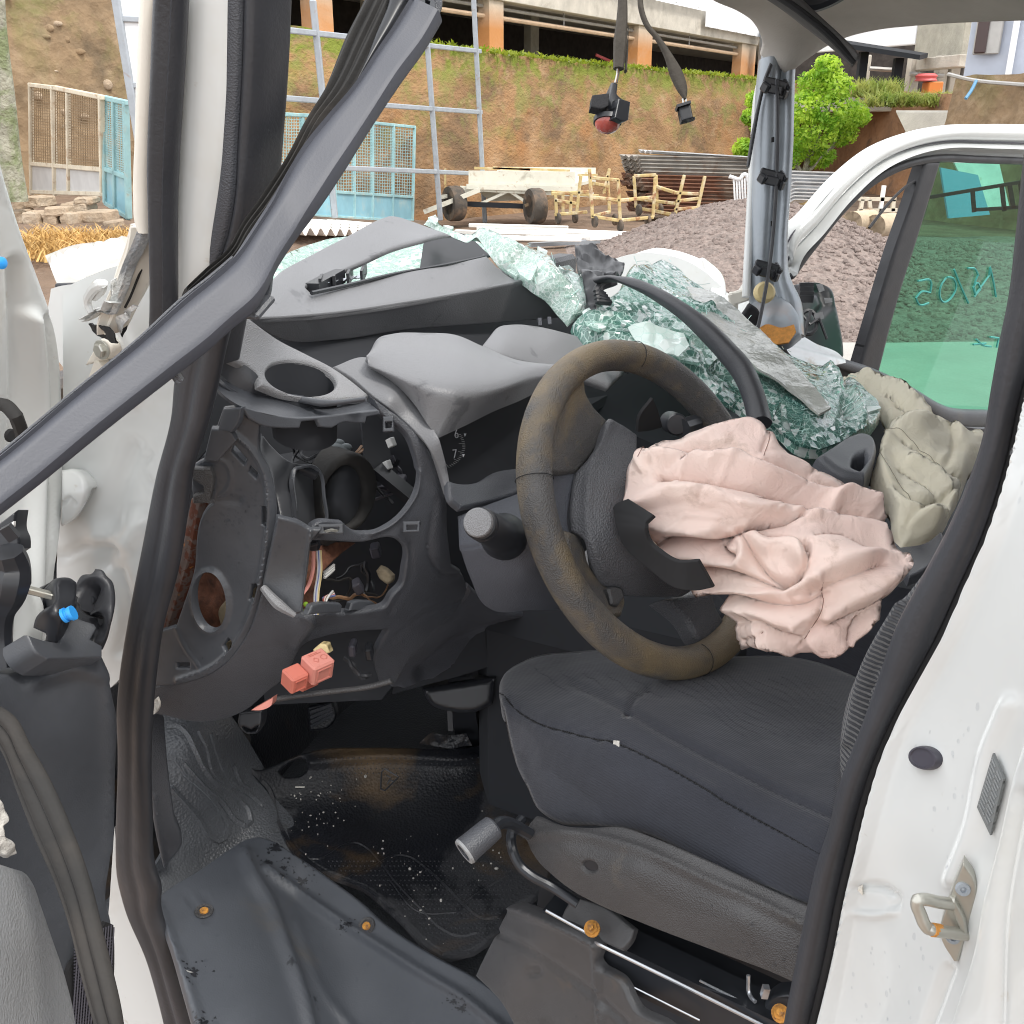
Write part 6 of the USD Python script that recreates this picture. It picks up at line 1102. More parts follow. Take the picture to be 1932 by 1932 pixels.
clu = part('instrument_cluster', Patch([(805, 815), (900, 770), (1010, 735), (1060, 760), (1040, 900), (980, 940), (870, 960), (835, 900)], D([(820, 830, 1.24), (1000, 745, 1.38), (980, 930, 1.36), (860, 940, 1.26)]), 9), 'black_plastic', dash)
part('cluster_apron', Patch([(846, 905), (862, 910), (900, 908), (930, 890), (985, 880), (985, 925), (930, 942), (870, 958), (855, 945)], D([(846, 905, 1.14), (930, 890, 1.25), (985, 925, 1.22), (865, 957, 1.13)]), 6, thick=.004, edge=(4, .004)), 'trim_grain', dash)
def words3(s, px, py, d, hh, mat, parent, name):
    m = meshkit.text_mesh(s, hh, .0006); o = P(px, py, 'd', d); X_, Y_ = unit(VT * .93 + VF * -.2 - VZ * .12), None
    n_ = unit(-VF * .95 + VZ * .2); Y_ = unit(np.cross(n_, X_)); Y_ = Y_ if Y_[2] > 0 else -Y_
    return part(name, TM(np.array(m.vertices) @ np.array([X_, Y_, n_]) + o, m.faces), mat, parent)
words3('6', 857, 827, 1.245, .0105, 'dial_print', clu, 'dial_number'); words3('7', 854, 864, 1.245, .0105, 'dial_print', clu, 'dial_number')
tk_ = []
for i in range(22):
    a = -0.5 + i * .075; c0 = np.array([812, 836]); q0, q1 = c0 + np.array([66 * math.cos(a), 48 * math.sin(a) + 6]), c0 + np.array([(60 if i % 5 else 54) * math.cos(a), (44 if i % 5 else 40) * math.sin(a) + 6])
    tk_.append(beam(P(*q0, 'd', 1.245), P(*q1, 'd', 1.245), .0006, .0004))
part('dial_tick', cat(*tk_), 'label_line', clu, kind='stuff')
for x, y in ((875, 818), (872, 857)): part('dial_arrow', Patch([(x, y), (x + 5, y), (x + 2, y + 6)], ('d', 1.243), 3, thick=.0005), 'dial_print', clu)
# steering column shroud and stalk
shr = Patch([(860, 971), (900, 955), (973, 928), (1030, 905), (1050, 960), (1060, 1010), (960, 1020), (862, 1034)], [(860, 971, 'f', .565), (973, 928, 'f', .53), (1040, 905, 'f', .50), (862, 1034, 'f', .545), (960, 1020, 'f', .47), (1060, 1010, 'f', .42)], 7, thick=.004, edge=(6, .006), corner=40)
part('column_shroud', shr, 'shroud', dash)
shl = Patch([(862, 1035), (960, 1021), (1060, 1011), (1080, 1080), (1085, 1156), (1000, 1158), (928, 1157), (915, 1150), (882, 1092)], [(862, 1035, 'f', .545), (960, 1022, 'f', .47), (1060, 1012, 'f', .42), (928, 1157, 'f', .54), (1085, 1156, 'f', .47), (882, 1092, 'f', .545), (985, 1090, 'f', .47)], 7, thick=.004, edge=(7, .01), corner=40)
part('column_shroud', shl, 'shroud', dash)
sa, sb = P(950, 1012, 'f', .475), P(900, 985, 'f', .52); sb = P(902, 986, 'd', np.linalg.norm(sa - CAM) * .865); ax_ = unit(sb - sa); Ls = np.linalg.norm(sb - sa)
stal = part('stalk', lathe([(.026, -.01), (.026, 0), (.023, .012), (.018, .03), (.0165, Ls - .022), (.0150, Ls - .020), (.0150, Ls - .016), (.0158, Ls - .015), (.0158, Ls - .006), (.0140, Ls - .005), (.0140, Ls - .003)], sa, ax_, 28), 'black_plastic', dash)
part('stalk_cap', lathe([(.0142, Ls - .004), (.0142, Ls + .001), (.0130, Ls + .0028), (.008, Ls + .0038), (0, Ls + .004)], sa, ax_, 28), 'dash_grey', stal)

# ================================================================ STEERING WHEEL AND AIRBAG
WC = P(1236.2, 952.1, 'd', 1.146)
def _wn(th, ya): return unit(-VF * math.cos(th) * math.cos(ya) + VT * math.sin(ya) * math.cos(th) + VZ * math.sin(th))
WN = _wn(.5215, -.274); WU = unit(np.cross(WN, VZ)); WW = np.cross(WN, WU); WR = .185
def wp(o=0.0): return ('pl', (WC + WN * o, WN))
a = np.linspace(0, 2 * np.pi, 121)[:-1]; secs = []
for t_ in a:
    rd = math.cos(t_) * WU + math.sin(t_) * WW
    grip = 1 + .07 * math.exp(-((math.sin(t_) - .72) / .25) ** 2)
    b = np.linspace(0, 2 * np.pi, 18, endpoint=False)
    secs.append(WC + WR * rd + .0192 * grip * (np.cos(b)[:, None] * rd * .95 + np.sin(b)[:, None] * WN * 1.08))
s_ = np.array(secs); m_ = s_.shape[1]
rim = TM(s_.reshape(-1, 3), [f for i in range(120) for j in range(m_) for f in ([i * m_ + j, i * m_ + (j + 1) % m_, ((i + 1) % 120) * m_ + (j + 1) % m_], [i * m_ + j, ((i + 1) % 120) * m_ + (j + 1) % m_, ((i + 1) % 120) * m_ + j])])
if rim.volume < 0: rim.invert()
sw = part('steering_wheel', rim, 'wheel_leather', smooth=True)
part('seam', kind='stuff', mat='black_matte', parent=sw, mesh=cat(*[tube([WC + WR * rd + .0200 * (math.cos(q) * rd * .97 + math.sin(q) * WN * 1.09) for q in np.linspace(-2.6, 2.6, 24)], .0005, 5, smooth=False) for rd in [unit((P(x, y, *wp()) - WC)) for x, y in ((1010, 905), (1195, 676), (1318, 1250))]]))
part('spoke', Patch([(1030, 895), (1036, 830), (1045, 800), (1060, 765), (1080, 725), (1098, 702), (1106, 715), (1110, 740), (1122, 762), (1150, 792), (1132, 840), (1090, 896)], [(1036, 890, *wp(.002)), (1040, 800, *wp(.003)), (1098, 705, *wp(.003)), (1150, 792, *wp(-.012)), (1090, 895, *wp(-.012)), (1075, 800, *wp(-.004))], 6, thick=.016, edge=(8, .007)), 'wheel_leather', sw)
part('spoke', Patch([(1035, 887), (1088, 889), (1078, 936), (1076, 1002), (1086, 1020), (1062, 1000), (1044, 945)], [(1035, 890, *wp(-.012)), (1088, 890, *wp(-.014)), (1086, 1018, *wp(-.012)), (1050, 960, *wp(-.012))], 6, thick=.012, edge=(4, .002)), 'shroud', sw)
part('spoke', Patch([(1068, 998), (1090, 1008), (1104, 1030), (1114, 1064), (1142, 1100), (1152, 1108), (1174, 1113), (1182, 1132), (1176, 1160), (1150, 1165), (1100, 1100), (1074, 1040)], [(1068, 1000, *wp(.0)), (1104, 1030, *wp(-.008)), (1142, 1100, *wp(-.008)), (1180, 1132, *wp(-.006)), (1150, 1160, *wp(.002)), (1090, 1080, *wp(.004))], 5, thick=.014, edge=(6, .005)), 'wheel_leather', sw)
part('spoke_bracket', Patch([(1148, 1110), (1160, 1106), (1175, 1110), (1180, 1126), (1168, 1144), (1155, 1140)], wp(.004), 4, thick=.01, edge=(4, .003)), 'seat_trim', sw)
part('spoke', Patch([(1250, 1130), (1290, 1122), (1346, 1108), (1354, 1140), (1378, 1200), (1368, 1225), (1335, 1218), (1318, 1205), (1296, 1170)], [(1250, 1130, *wp(-.018)), (1346, 1108, *wp(-.014)), (1368, 1222, *wp(.0)), (1300, 1175, *wp(-.012)), (1350, 1170, *wp(-.006))], 6, thick=.016, edge=(8, .008)), 'hub_leather', sw)
hub = Patch([(1148, 790), (1153, 786), (1180, 800), (1206, 818), (1205, 850), (1200, 905), (1205, 980), (1240, 1060), (1300, 1105), (1310, 1116), (1290, 1128), (1247, 1130), (1181, 1128), (1176, 1118), (1138, 1108), (1112, 1062), (1092, 1012), (1074, 1003), (1072, 965), (1075, 936), (1085, 890), (1110, 862), (1128, 837)],
            [(1150, 788, *wp(-.006)), (1206, 818, *wp(-.004)), (1085, 890, *wp(-.008)), (1074, 1000, *wp(-.008)), (1138, 1108, *wp(-.006)), (1247, 1130, *wp(-.012)), (1310, 1116, *wp(.0)), (1120, 920, *wp(.012)), (1120, 1010, *wp(.016)), (1200, 960, *wp(.022)), (1200, 1080, *wp(.012)), (1165, 850, *wp(.008))], 6, thick=.02, edge=(7, .005), ridges=[([(1150, 800), (1118, 870), (1108, 940), (1112, 1010), (1140, 1075)], .003, 9)])
part('hub_cover', hub, 'hub_leather', sw)
part('cover_flap', Patch([(1155, 958), (1160, 951), (1184, 940), (1208, 955), (1232, 970), (1217, 984), (1216, 996), (1226, 1026), (1244, 1042), (1274, 1059), (1317, 1059), (1332, 1085), (1345, 1109), (1313, 1115), (1280, 1112), (1224, 1075), (1170, 1020), (1161, 990)], D([(1155, 958, 1.055), (1184, 940, 1.045), (1232, 970, .985), (1216, 996, .985), (1274, 1059, .975), (1345, 1109, .965), (1280, 1112, .99), (1190, 1030, 1.03)]), 5, thick=.004, edge=(2, .001), corner=35), 'black_matte', sw, label='torn black flap of the airbag cover')
part('cover_flap', Patch([(1204, 815), (1206, 790), (1232, 752), (1242, 778), (1250, 806), (1228, 812)], [(1204, 815, *wp(.0)), (1232, 752, *wp(.03)), (1250, 806, *wp(.0))], 4, thick=.004), 'black_matte', sw)
part('stalk', cat(lathe([(0, .012), (.012, .012), (.014, .006), (.014, -.05)], P(1275, 800, 'd', 1.22), unit(-VF * .4 - VT * .8 + VZ * .2), 18), tube([P(1285, 808, 'd', 1.21), P(1310, 800, 'd', 1.24)], .012, 10)), 'black_plastic', sw)

ab_out = [(1163, 905), (1166, 880), (1178, 855), (1196, 831), (1216, 818), (1244, 809), (1290, 809), (1330, 800), (1352, 790), (1385, 781), (1420, 780), (1440, 790), (1466, 811), (1500, 836), (1530, 852), (1565, 872), (1602, 893), (1640, 914), (1662, 932), (1676, 958), (1682, 990), (1680, 1012), (1688, 1032), (1704, 1058), (1718, 1082), (1708, 1100), (1692, 1112), (1672, 1140), (1655, 1172), (1640, 1202), (1624, 1228), (1600, 1244), (1562, 1256), (1520, 1250), (1480, 1247), (1432, 1243), (1388, 1249), (1376, 1238), (1372, 1218), (1360, 1178), (1345, 1136), (1312, 1133), (1290, 1122), (1262, 1100), (1225, 1050), (1195, 1010), (1166, 970)]
abr = [  # folds: line, height, width in picture units
 ([(1196, 832), (1260, 840), (1330, 850), (1400, 858), (1460, 878), (1530, 908), (1600, 928), (1660, 952)], -.020, 9),
 ([(1230, 862), (1300, 872), (1392, 878), (1458, 900), (1524, 930), (1591, 954), (1636, 964)], .014, 14),
 ([(1240, 900), (1300, 899), (1376, 910), (1452, 928), (1500, 950), (1574, 980), (1620, 982)], -.019, 8),
 ([(1260, 880), (1300, 868)], -.008, 7),
 ([(1200, 950), (1260, 930), (1330, 935), (1400, 958), (1491, 976)], .013, 19),
 ([(1232, 1024), (1293, 1024), (1352, 1027), (1402, 1001), (1442, 988), (1510, 981)], -.028, 9),
 ([(1366, 1030), (1350, 1040), (1380, 1052)], -.02, 10),
 ([(1210, 985), (1280, 1000), (1340, 1000)], .008, 14),
 ([(1240, 1045), (1300, 1046), (1345, 1056), (1400, 1066)], .010, 12),
 ([(1300, 1082), (1350, 1076), (1410, 1090), (1470, 1108)], -.014, 7),
 ([(1385, 1008), (1400, 1025), (1402, 1052)], .010, 10),
 ([(1410, 1000), (1440, 1030), (1490, 1045), (1518, 1070)], .015, 15),
 ([(1404, 1012), (1424, 1052), (1444, 1082), (1480, 1106)], -.014, 7),
 ([(1520, 1040), (1526, 1070), (1505, 1098), (1480, 1109)], -.020, 8),
 ([(1435, 1008), (1480, 1020), (1512, 1040), (1522, 1060)], -.010, 5),
 ([(1510, 980), (1574, 986), (1640, 1003), (1684, 1038), (1712, 1080)], .016, 16),
 ([(1585, 974), (1630, 985), (1662, 990), (1682, 998)], -.022, 8),
 ([(1566, 960), (1600, 948), (1640, 962), (1665, 985)], .012, 12),
 ([(1540, 1020), (1580, 1010), (1640, 1034), (1690, 1062)], -.008, 16),
 ([(1530, 1098), (1580, 1075), (1640, 1058), (1695, 1068)], .009, 12),
 ([(1528, 1120), (1590, 1095), (1650, 1075)], -.010, 8),
 ([(1300, 1125), (1360, 1112), (1430, 1122), (1500, 1112), (1540, 1102)], .010, 9),
 ([(1330, 1136), (1390, 1124), (1450, 1140), (1520, 1138), (1555, 1120)], -.012, 7),
 ([(1350, 1150), (1420, 1152), (1480, 1165), (1530, 1160)], .009, 11),
 ([(1362, 1180), (1430, 1172), (1500, 1190), (1545, 1180)], -.008, 9),
 ([(1378, 1221), (1410, 1206), (1444, 1185)], -.005, 4), ([(1376, 1228), (1450, 1226), (1520, 1232), (1600, 1222)], -.009, 7),
 ([(1548, 1103), (1550, 1130), (1538, 1170), (1512, 1205)], -.005, 4),
 ([(1560, 1160), (1600, 1130), (1650, 1105), (1700, 1092)], .009, 12), ([(1560, 1180), (1610, 1155), (1660, 1120)], -.009, 8),
 ([(1570, 1215), (1610, 1190), (1640, 1160)], .008, 10), ([(1590, 1200), (1620, 1160), (1665, 1130)], -.010, 6),
 ([(1440, 1195), (1480, 1210), (1500, 1230)], .006, 8), ([(1500, 1175), (1540, 1200), (1560, 1230)], .006, 9),
 ([(1300, 815), (1360, 812), (1420, 800), (1455, 815)], .008, 18), ([(1440, 795), (1448, 820), (1440, 845)], -.006, 5), ([(1540, 860), (1538, 885)], -.003, 4),
 ([(1210, 835), (1205, 870), (1215, 885)], .007, 8), ([(1228, 835), (1230, 860), (1222, 880)], -.005, 6), ([(1310, 905), (1330, 925), (1320, 945)], -.004, 5)]
rw = np.random.default_rng(19); wr = []
for _ in range(60):                                     # short creases that follow the pull of the cloth
    x, y = rw.uniform(1190, 1690), rw.uniform(800, 1240); a_ = math.atan2(y - 960, (x - 1120) * 1.3) * .75 + rw.normal(.12, .35); l_ = rw.uniform(18, 70); b_ = rw.normal(0, .25)
    wr.append(([(x - l_ * math.cos(a_ - b_), y - l_ * math.sin(a_ - b_)), (x, y), (x + l_ * math.cos(a_ + b_), y + l_ * math.sin(a_ + b_))], rw.choice([-1, 1]) * rw.uniform(.0012, .003), rw.uniform(3, 7)))
AB = Patch(ab_out, D([(1163, 905, 1.085), (1196, 832, 1.085), (1244, 809, 1.09), (1352, 792, 1.12), (1420, 780, 1.13), (1530, 852, 1.12), (1640, 914, 1.11), (1682, 990, 1.06), (1718, 1082, .98), (1640, 1202, .96), (1562, 1256, .985), (1480, 1247, 1.0), (1388, 1249, 1.02), (1345, 1136, 1.03), (1262, 1100, 1.05), (1166, 970, 1.085),
     (1250, 900, 1.035), (1250, 990, 1.03), (1350, 860, 1.045), (1450, 870, 1.045), (1350, 960, 1.0), (1450, 1000, .99), (1560, 960, 1.035), (1600, 1040, .965), (1450, 1080, .97), (1560, 1120, .945), (1440, 1180, .97), (1560, 1210, .95), (1380, 1110, 1.0)]), 4, thick=.012, edge=(24, .028), ridges=[(l_, a_ * 1.1, w_, 'crease') for l_, a_, w_ in abr + wr] + [([(1540, 1060), (1640, 1110)], .022, 55), ([(1440, 1195), (1560, 1200)], .012, 35)], noise=[(.008, 8, 5), (.003, 26, 7), (.001, 80, 9)], calm=12)
air = part('driver_airbag', AB, 'airbag_pink', smooth=True)
def seam(pt, line, r=.00045, off=.0008): q = spline(np.array(line, float), False, 5); return tube(pt.pos(q) + pt.nrm(q) * off, r, 5, smooth=False)
part('seam', cat(*[seam(AB, l, .0004, .0004) for l in ([(1548, 1103), (1552, 1130), (1540, 1170), (1512, 1205)], [(1212, 832), (1214, 850), (1210, 868)], [(1446, 800), (1450, 830), (1442, 858)], [(1378, 1221), (1410, 1206), (1444, 1185)])]), 'seam_dark', air, kind='stuff')

cr_out = [(1590, 690), (1622, 697), (1650, 700), (1690, 712), (1722, 735), (1760, 768), (1800, 788), (1848, 786), (1853, 800), (1850, 826), (1838, 850), (1832, 890), (1820, 930), (1790, 985), (1760, 1012), (1700, 1028), (1694, 1010), (1684, 990), (1676, 950), (1640, 915), (1636, 890), (1655, 860), (1662, 820), (1668, 780), (1655, 750), (1630, 730), (1600, 712)]
CA = Patch(cr_out, D([(1590, 690, 2.0), (1690, 712, 1.95), (1800, 788, 1.75), (1850, 800, 1.65), (1832, 890, 1.5), (1760, 1010, 1.32), (1700, 1028, 1.30), (1676, 950, 1.38), (1640, 915, 1.45), (1662, 820, 1.62), (1668, 780, 1.72), (1630, 730, 1.9), (1740, 860, 1.50), (1740, 800, 1.62), (1720, 960, 1.36), (1780, 930, 1.40)]), 5, thick=.012, edge=(16, .03), noise=[(.03, 9, 21), (.016, 26, 22), (.006, 70, 23)],
           ridges=[(*r_q, 'crease') for r_q in [([(1655, 800), (1700, 775), (1760, 790), (1840, 800)], -.02, 9), ([(1680, 832), (1720, 805), (1780, 795), (1815, 815)], .02, 12), ([(1690, 828), (1740, 845), (1790, 880), (1820, 890)], -.012, 6), ([(1665, 850), (1672, 900), (1700, 960), (1760, 990)], .022, 14), ([(1680, 930), (1720, 950), (1770, 940), (1820, 910)], -.016, 8), ([(1690, 1000), (1740, 990), (1780, 975)], .01, 8), ([(1630, 705), (1700, 740), (1750, 775)], .02, 9), ([(1640, 722), (1690, 752), (1720, 772)], -.014, 6), ([(1720, 870), (1760, 890), (1800, 930)], .014, 8), ([(1700, 890), (1750, 915), (1790, 950)], -.012, 6), ([(1700, 1020), (1712, 990), (1740, 975)], -.01, 5), ([(1790, 800), (1800, 840), (1790, 870)], -.01, 6)]])
cab = part('passenger_airbag', CA, 'airbag_cream', smooth=True)
part('seam', cat(seam(CA, [(1672, 830), (1700, 824), (1740, 840), (1780, 870), (1800, 885)]), seam(CA, [(1662, 870), (1680, 905), (1720, 945)])), 'seam_olive', cab, kind='stuff')
part('handle_bracket', Patch([(1545, 856), (1570, 840), (1605, 818), (1630, 812), (1648, 820), (1655, 838), (1645, 870), (1632, 895), (1590, 890), (1560, 870)], D([(1545, 856, 1.40), (1630, 812, 1.55), (1650, 850, 1.45), (1590, 885, 1.38)]), 5, [[(1612, 862), (1632, 852), (1636, 866), (1622, 884), (1608, 878)]], thick=.03, edge=(7, .01)), 'trim_grain')
part('side_bin', Patch([(1684, 1015), (1700, 1030), (1745, 1022), (1775, 1000), (1778, 1012), (1740, 1075), (1716, 1088), (1700, 1060)], D([(1684, 1015, 1.3), (1775, 1000, 1.3), (1716, 1088, 1.2), (1740, 1040, 1.28)]), 5, thick=.01, edge=(4, .004)), 'trim_grain')

# ================================================================ SEAT AND FLOOR
SC = Patch([(948, 1262), (990, 1235), (1100, 1215), (1300, 1225), (1560, 1240), (1640, 1275), (1604, 1400), (1580, 1560), (1548, 1730), (1460, 1690), (1330, 1640), (1230, 1590), (1110, 1566), (1040, 1556), (1004, 1530), (985, 1490), (963, 1440), (948, 1380), (938, 1310)],
           [(940, 1310, 't', .86), (948, 1380, 't', .83), (985, 1490, 't', .77), (1040, 1556, 't', .745), (1230, 1590, 't', .73), (1548, 1725, 't', .70), (1010, 1362, 't', .81), (1160, 1400, 't', .775), (1350, 1500, 't', .75), (1540, 1605, 't', .715), (1160, 1490, 't', .738), (1400, 1620, 't', .715), (1050, 1450, 't', .765),
            (1200, 1250, 'z', 1.055), (1590, 1280, 'z', 1.06), (1050, 1235, 'z', 1.03), (1400, 1340, 'z', 1.08), (1200, 1320, 'z', 1.085), (1500, 1450, 'z', 1.085), (960, 1262, 'z', 1.01)], 8, thick=.03, edge=(16, .012), noise=[(.008, 9, 31)],
           ridges=[([(945, 1300), (975, 1338), (1010, 1360), (1080, 1382), (1160, 1402), (1250, 1442), (1350, 1500), (1450, 1555), (1560, 1618)], -.0035, 2.4), ([(1183, 1346), (1196, 1322), (1225, 1300)], -.004, 3), ([(1080, 1290), (1160, 1330), (1290, 1400), (1420, 1470), (1580, 1545)], -.004, 6), ([(1150, 1405), (1250, 1446), (1340, 1496)], .004, 14)])
seat = part('driver_seat', SC, 'seat_fabric', smooth=True)
sq = spline(np.array([(941, 1296), (975, 1340), (1010, 1362), (1080, 1384), (1160, 1404), (1250, 1444), (1350, 1502), (1450, 1557), (1552, 1614)], float), False, 4)
pp = SC.pos(sq) + SC.nrm(sq) * .0012
part('stitch', cat(*[beam(pp[i], pp[i] + (pp[i + 1] - pp[i]) * .62, .0016, .0010) for i in range(0, len(pp) - 1)]), 'black_matte', seat, kind='stuff')
rows = []
for k in range(13):                                     # stitched waves across the seat centre
    l = np.array([(1215 + k * 26 + 200 * u, 1262 + 130 * u + k * 2 + 7 * math.sin(9 * u + k)) for u in np.linspace(0, 1, 26) if 1215 + k * 26 + 200 * u < 1585])
    if len(l) > 5: q = SC.pos(l) + SC.nrm(l) * .001; rows += [beam(q[i], q[i] * .5 + q[i + 1] * .5, .0008, .0004) for i in range(len(q) - 1)]
for k in range(5):
    l = np.array([(1010 + 45 * k + 60 * u, 1262 + 4 * k + 46 * u + 3 * math.sin(12 * u)) for u in np.linspace(0, 1, 14)]); q = SC.pos(l) + SC.nrm(l) * .001; rows += [beam(q[i], q[i] * .5 + q[i + 1] * .5, .0008, .0004) for i in range(len(q) - 1)]
part('wave_stitch', cat(*rows), 'plug_grey', seat, kind='stuff')
part('paint_mark', cat(patch([(1157, 1397), (1168, 1398), (1168, 1410), (1160, 1414), (1157, 1408)], [(1157, 1397, 't', .770), (1168, 1410, 't', .7675), (1157, 1412, 't', .7675)], 3, thick=.001), ), 'foam_white', seat, label='pale dried drip on the seat seam')
part('backrest', Patch([(1830, 915), (1800, 965), (1760, 1035), (1720, 1092), (1650, 1181), (1606, 1270), (1590, 1310), (1578, 1360), (1573, 1425), (1578, 1500), (1620, 1480), (1690, 1293), (1730, 1185), (1800, 1060), (1860, 930)], [(1830, 915, 't', .69), (1720, 1092, 't', .70), (1650, 1181, 't', .70), (1573, 1425, 't', .695), (1620, 1470, 't', .665), (1690, 1293, 't', .665), (1800, 1060, 't', .66)], 7, thick=.05, edge=(14, .012), ridges=[([(1700, 1140), (1630, 1270), (1600, 1400)], .004, 8), ([(1690, 1200), (1640, 1300), (1625, 1400)], -.004, 4)]), 'bolster_fabric', seat)
ST = Patch([(991, 1585), (994, 1556), (1008, 1538), (1045, 1551), (1080, 1557), (1112, 1558), (1174, 1557), (1200, 1564), (1227, 1574), (1327, 1617), (1459, 1677), (1535, 1712), (1522, 1870), (1470, 1845), (1360, 1803), (1211, 1746), (1130, 1712), (1079, 1685), (1040, 1655), (1010, 1625)],
           [(991, 1585, 't', .725), (1008, 1538, 't', .735), (1112, 1558, 't', .72), (1227, 1574, 't', .715), (1459, 1677, 't', .70), (1535, 1712, 't', .69), (1522, 1860, 't', .665), (1360, 1803, 't', .672), (1211, 1746, 't', .682), (1079, 1685, 't', .695), (1060, 1600, 't', .700), (1200, 1640, 't', .683), (1400, 1735, 't', .670)], 7, [ell(1112, 1635, 13, 9, .35, 18)], thick=.006, edge=(6, .005), corner=45,
           ridges=[([(1000, 1575), (1060, 1573), (1150, 1588), (1250, 1622), (1360, 1672), (1460, 1718), (1540, 1752)], .007, 9)])
st_ = part('side_trim', ST, 'seat_trim', seat)
part('screw_recess', loft([ST.pos(np.array(ell(1112, 1635, 14, 10, .35, 18))), ST.pos(np.array(ell(1114, 1637, 9, 6, .35, 18))) + AD * .012]), 'black_plastic', st_)
part('water_drops', drops(ST, 26, 41, [(1330, 1690), (1510, 1760), (1510, 1840), (1330, 1780)], (.0008, .0021), .5, 1.2), 'water', st_, kind='stuff')
rod = part('recline_lever', tube([P(1000, 1574, 't', .715), P(975, 1560, 't', .705), P(955, 1552, 't', .69), P(940, 1554, 't', .675), P(930, 1562, 't', .665)], .0062, 10), 'rail_steel', seat)
la_, lb_ = P(934, 1558, 't', .665), P(880, 1604, 't', .635); lv = unit(lb_ - la_); LL = np.linalg.norm(lb_ - la_)
part('lever_grip', lathe([(.0095, 0), (.0118, .002), (.0125, .01), (.0130, LL - .004), (.0135, LL), (.0128, LL + .003), (.0085, LL + .0035), (.008, LL - .004), (0, LL - .004)], la_, lv, 24), 'trim_grain', rod)
part('grip_end', lathe([(.0135, LL + .001), (.0128, LL + .0035), (.0095, LL + .004), (.0092, LL + .001)], la_, lv, 24), 'armrest_vinyl', rod)
part('lift_bar', tube([P(985, 1545, 't', .735), P(966, 1570, 't', .715), P(966, 1600, 't', .70), P(982, 1634, 't', .695), P(1000, 1650, 't', .695), P(1040, 1672, 't', .70), P(1090, 1705, 't', .70)], .0052, 10), 'rail_steel', seat)
# base of the seat: slide, bracket, cover
def T_(x, y, t): return P(x, y, 't', t)
part('slide_rail', cat(beam(T_(1036, 1735, .735), T_(1500, 1960, .715), .03, .05), beam(T_(1090, 1720, .76), T_(1520, 1925, .74), .05, .012)), 'rail_steel', seat)
part('rail_lip', cat(tube([T_(1122, 1778, .700), T_(1280, 1855, .700), T_(1480, 1955, .700)], .0018, 6), tube([T_(1030, 1718, .705), T_(1110, 1762, .705)], .0016, 6), tube([T_(1320, 1850, .71), T_(1430, 1905, .71)], .0012, 6), tube([T_(1170, 1850, .698), T_(1320, 1925, .698)], .0010, 6)), 'rail_edge', seat)
part('rail_bracket', Patch([(1056, 1735), (1066, 1712), (1082, 1690), (1140, 1710), (1198, 1752), (1190, 1775), (1174, 1794), (1120, 1770)], [(1056, 1735, 't', .715), (1082, 1690, 't', .73), (1198, 1752, 't', .715), (1174, 1794, 't', .70)], 6, thick=.006, edge=(4, .003), noise=[(.003, 50, 3)]), 'lower_trim', seat)
bn = unit(VZ * .75 - VT * .55)
def bolt(x, y, t, par, s=1.0):
    c = T_(x, y, t); return part('rusty_bolt', cat(lathe([(.012 * s, 0), (.012 * s, .006 * s), (.0065 * s, .0065 * s), (.0062 * s, .017 * s), (0, .018 * s)], c, bn, 6), lathe([(.016 * s, -.002), (.016 * s, .001), (0, .001)], c, bn, 18)), 'rust_bolt', par, smooth=25)
bolt(1117, 1752, .698, seat, .5); bolt(1472, 1912, .70, seat, .5)
part('rear_bracket', Patch([(1440, 1900), (1460, 1880), (1500, 1875), (1520, 1900), (1510, 1960), (1440, 1960)], ('t', .712), 6, thick=.01, edge=(6, .006)), 'rail_steel', seat)
part('pin', cat(beam(T_(1441, 1880, .71), T_(1446, 1862, .71), .006), tube([T_(1412, 1840, .72), T_(1416, 1880, .715), T_(1425, 1890, .71)], .002, 6)), 'rail_edge', seat)
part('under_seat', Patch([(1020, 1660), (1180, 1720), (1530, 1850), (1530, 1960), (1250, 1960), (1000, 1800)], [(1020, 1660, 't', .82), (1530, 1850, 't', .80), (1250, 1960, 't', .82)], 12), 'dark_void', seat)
LT = Patch([(893, 1842), (905, 1815), (930, 1765), (950, 1725), (958, 1711), (970, 1705), (1000, 1715), (1050, 1738), (1095, 1760), (1122, 1774), (1133, 1785), (1132, 1798), (1128, 1815), (1133, 1828), (1150, 1838), (1168, 1849), (1178, 1862), (1188, 1885), (1200, 1905), (1250, 1932), (1290, 1962), (980, 1962), (940, 1890)],
           [(893, 1842, 't', .755), (958, 1711, 't', .755), (970, 1705, 't', .745), (1122, 1774, 't', .70), (1133, 1828, 't', .695), (1200, 1905, 't', .675), (1280, 1955, 't', .66), (980, 1955, 't', .70), (1010, 1780, 't', .712), (1050, 1870, 't', .705)], 7, thick=.006, edge=(6, .005), corner=40,
           ridges=[([(935, 1760), (1000, 1795), (1070, 1840), (1130, 1885), (1180, 1930)], -.004, 6), (ell(1008, 1832, 10, 8, 0, 10), -.004, 4), ([(1122, 1790), (1126, 1850), (1135, 1960)], .004, 5), ([(962, 1712), (1040, 1742), (1120, 1782)], .005, 6)])
lt = part('base_cover', LT, 'lower_trim', seat)
part('water_drops', drops(LT, 46, 51, None, (.0007, .0020), .5, 1.3), 'water', lt, kind='stuff')

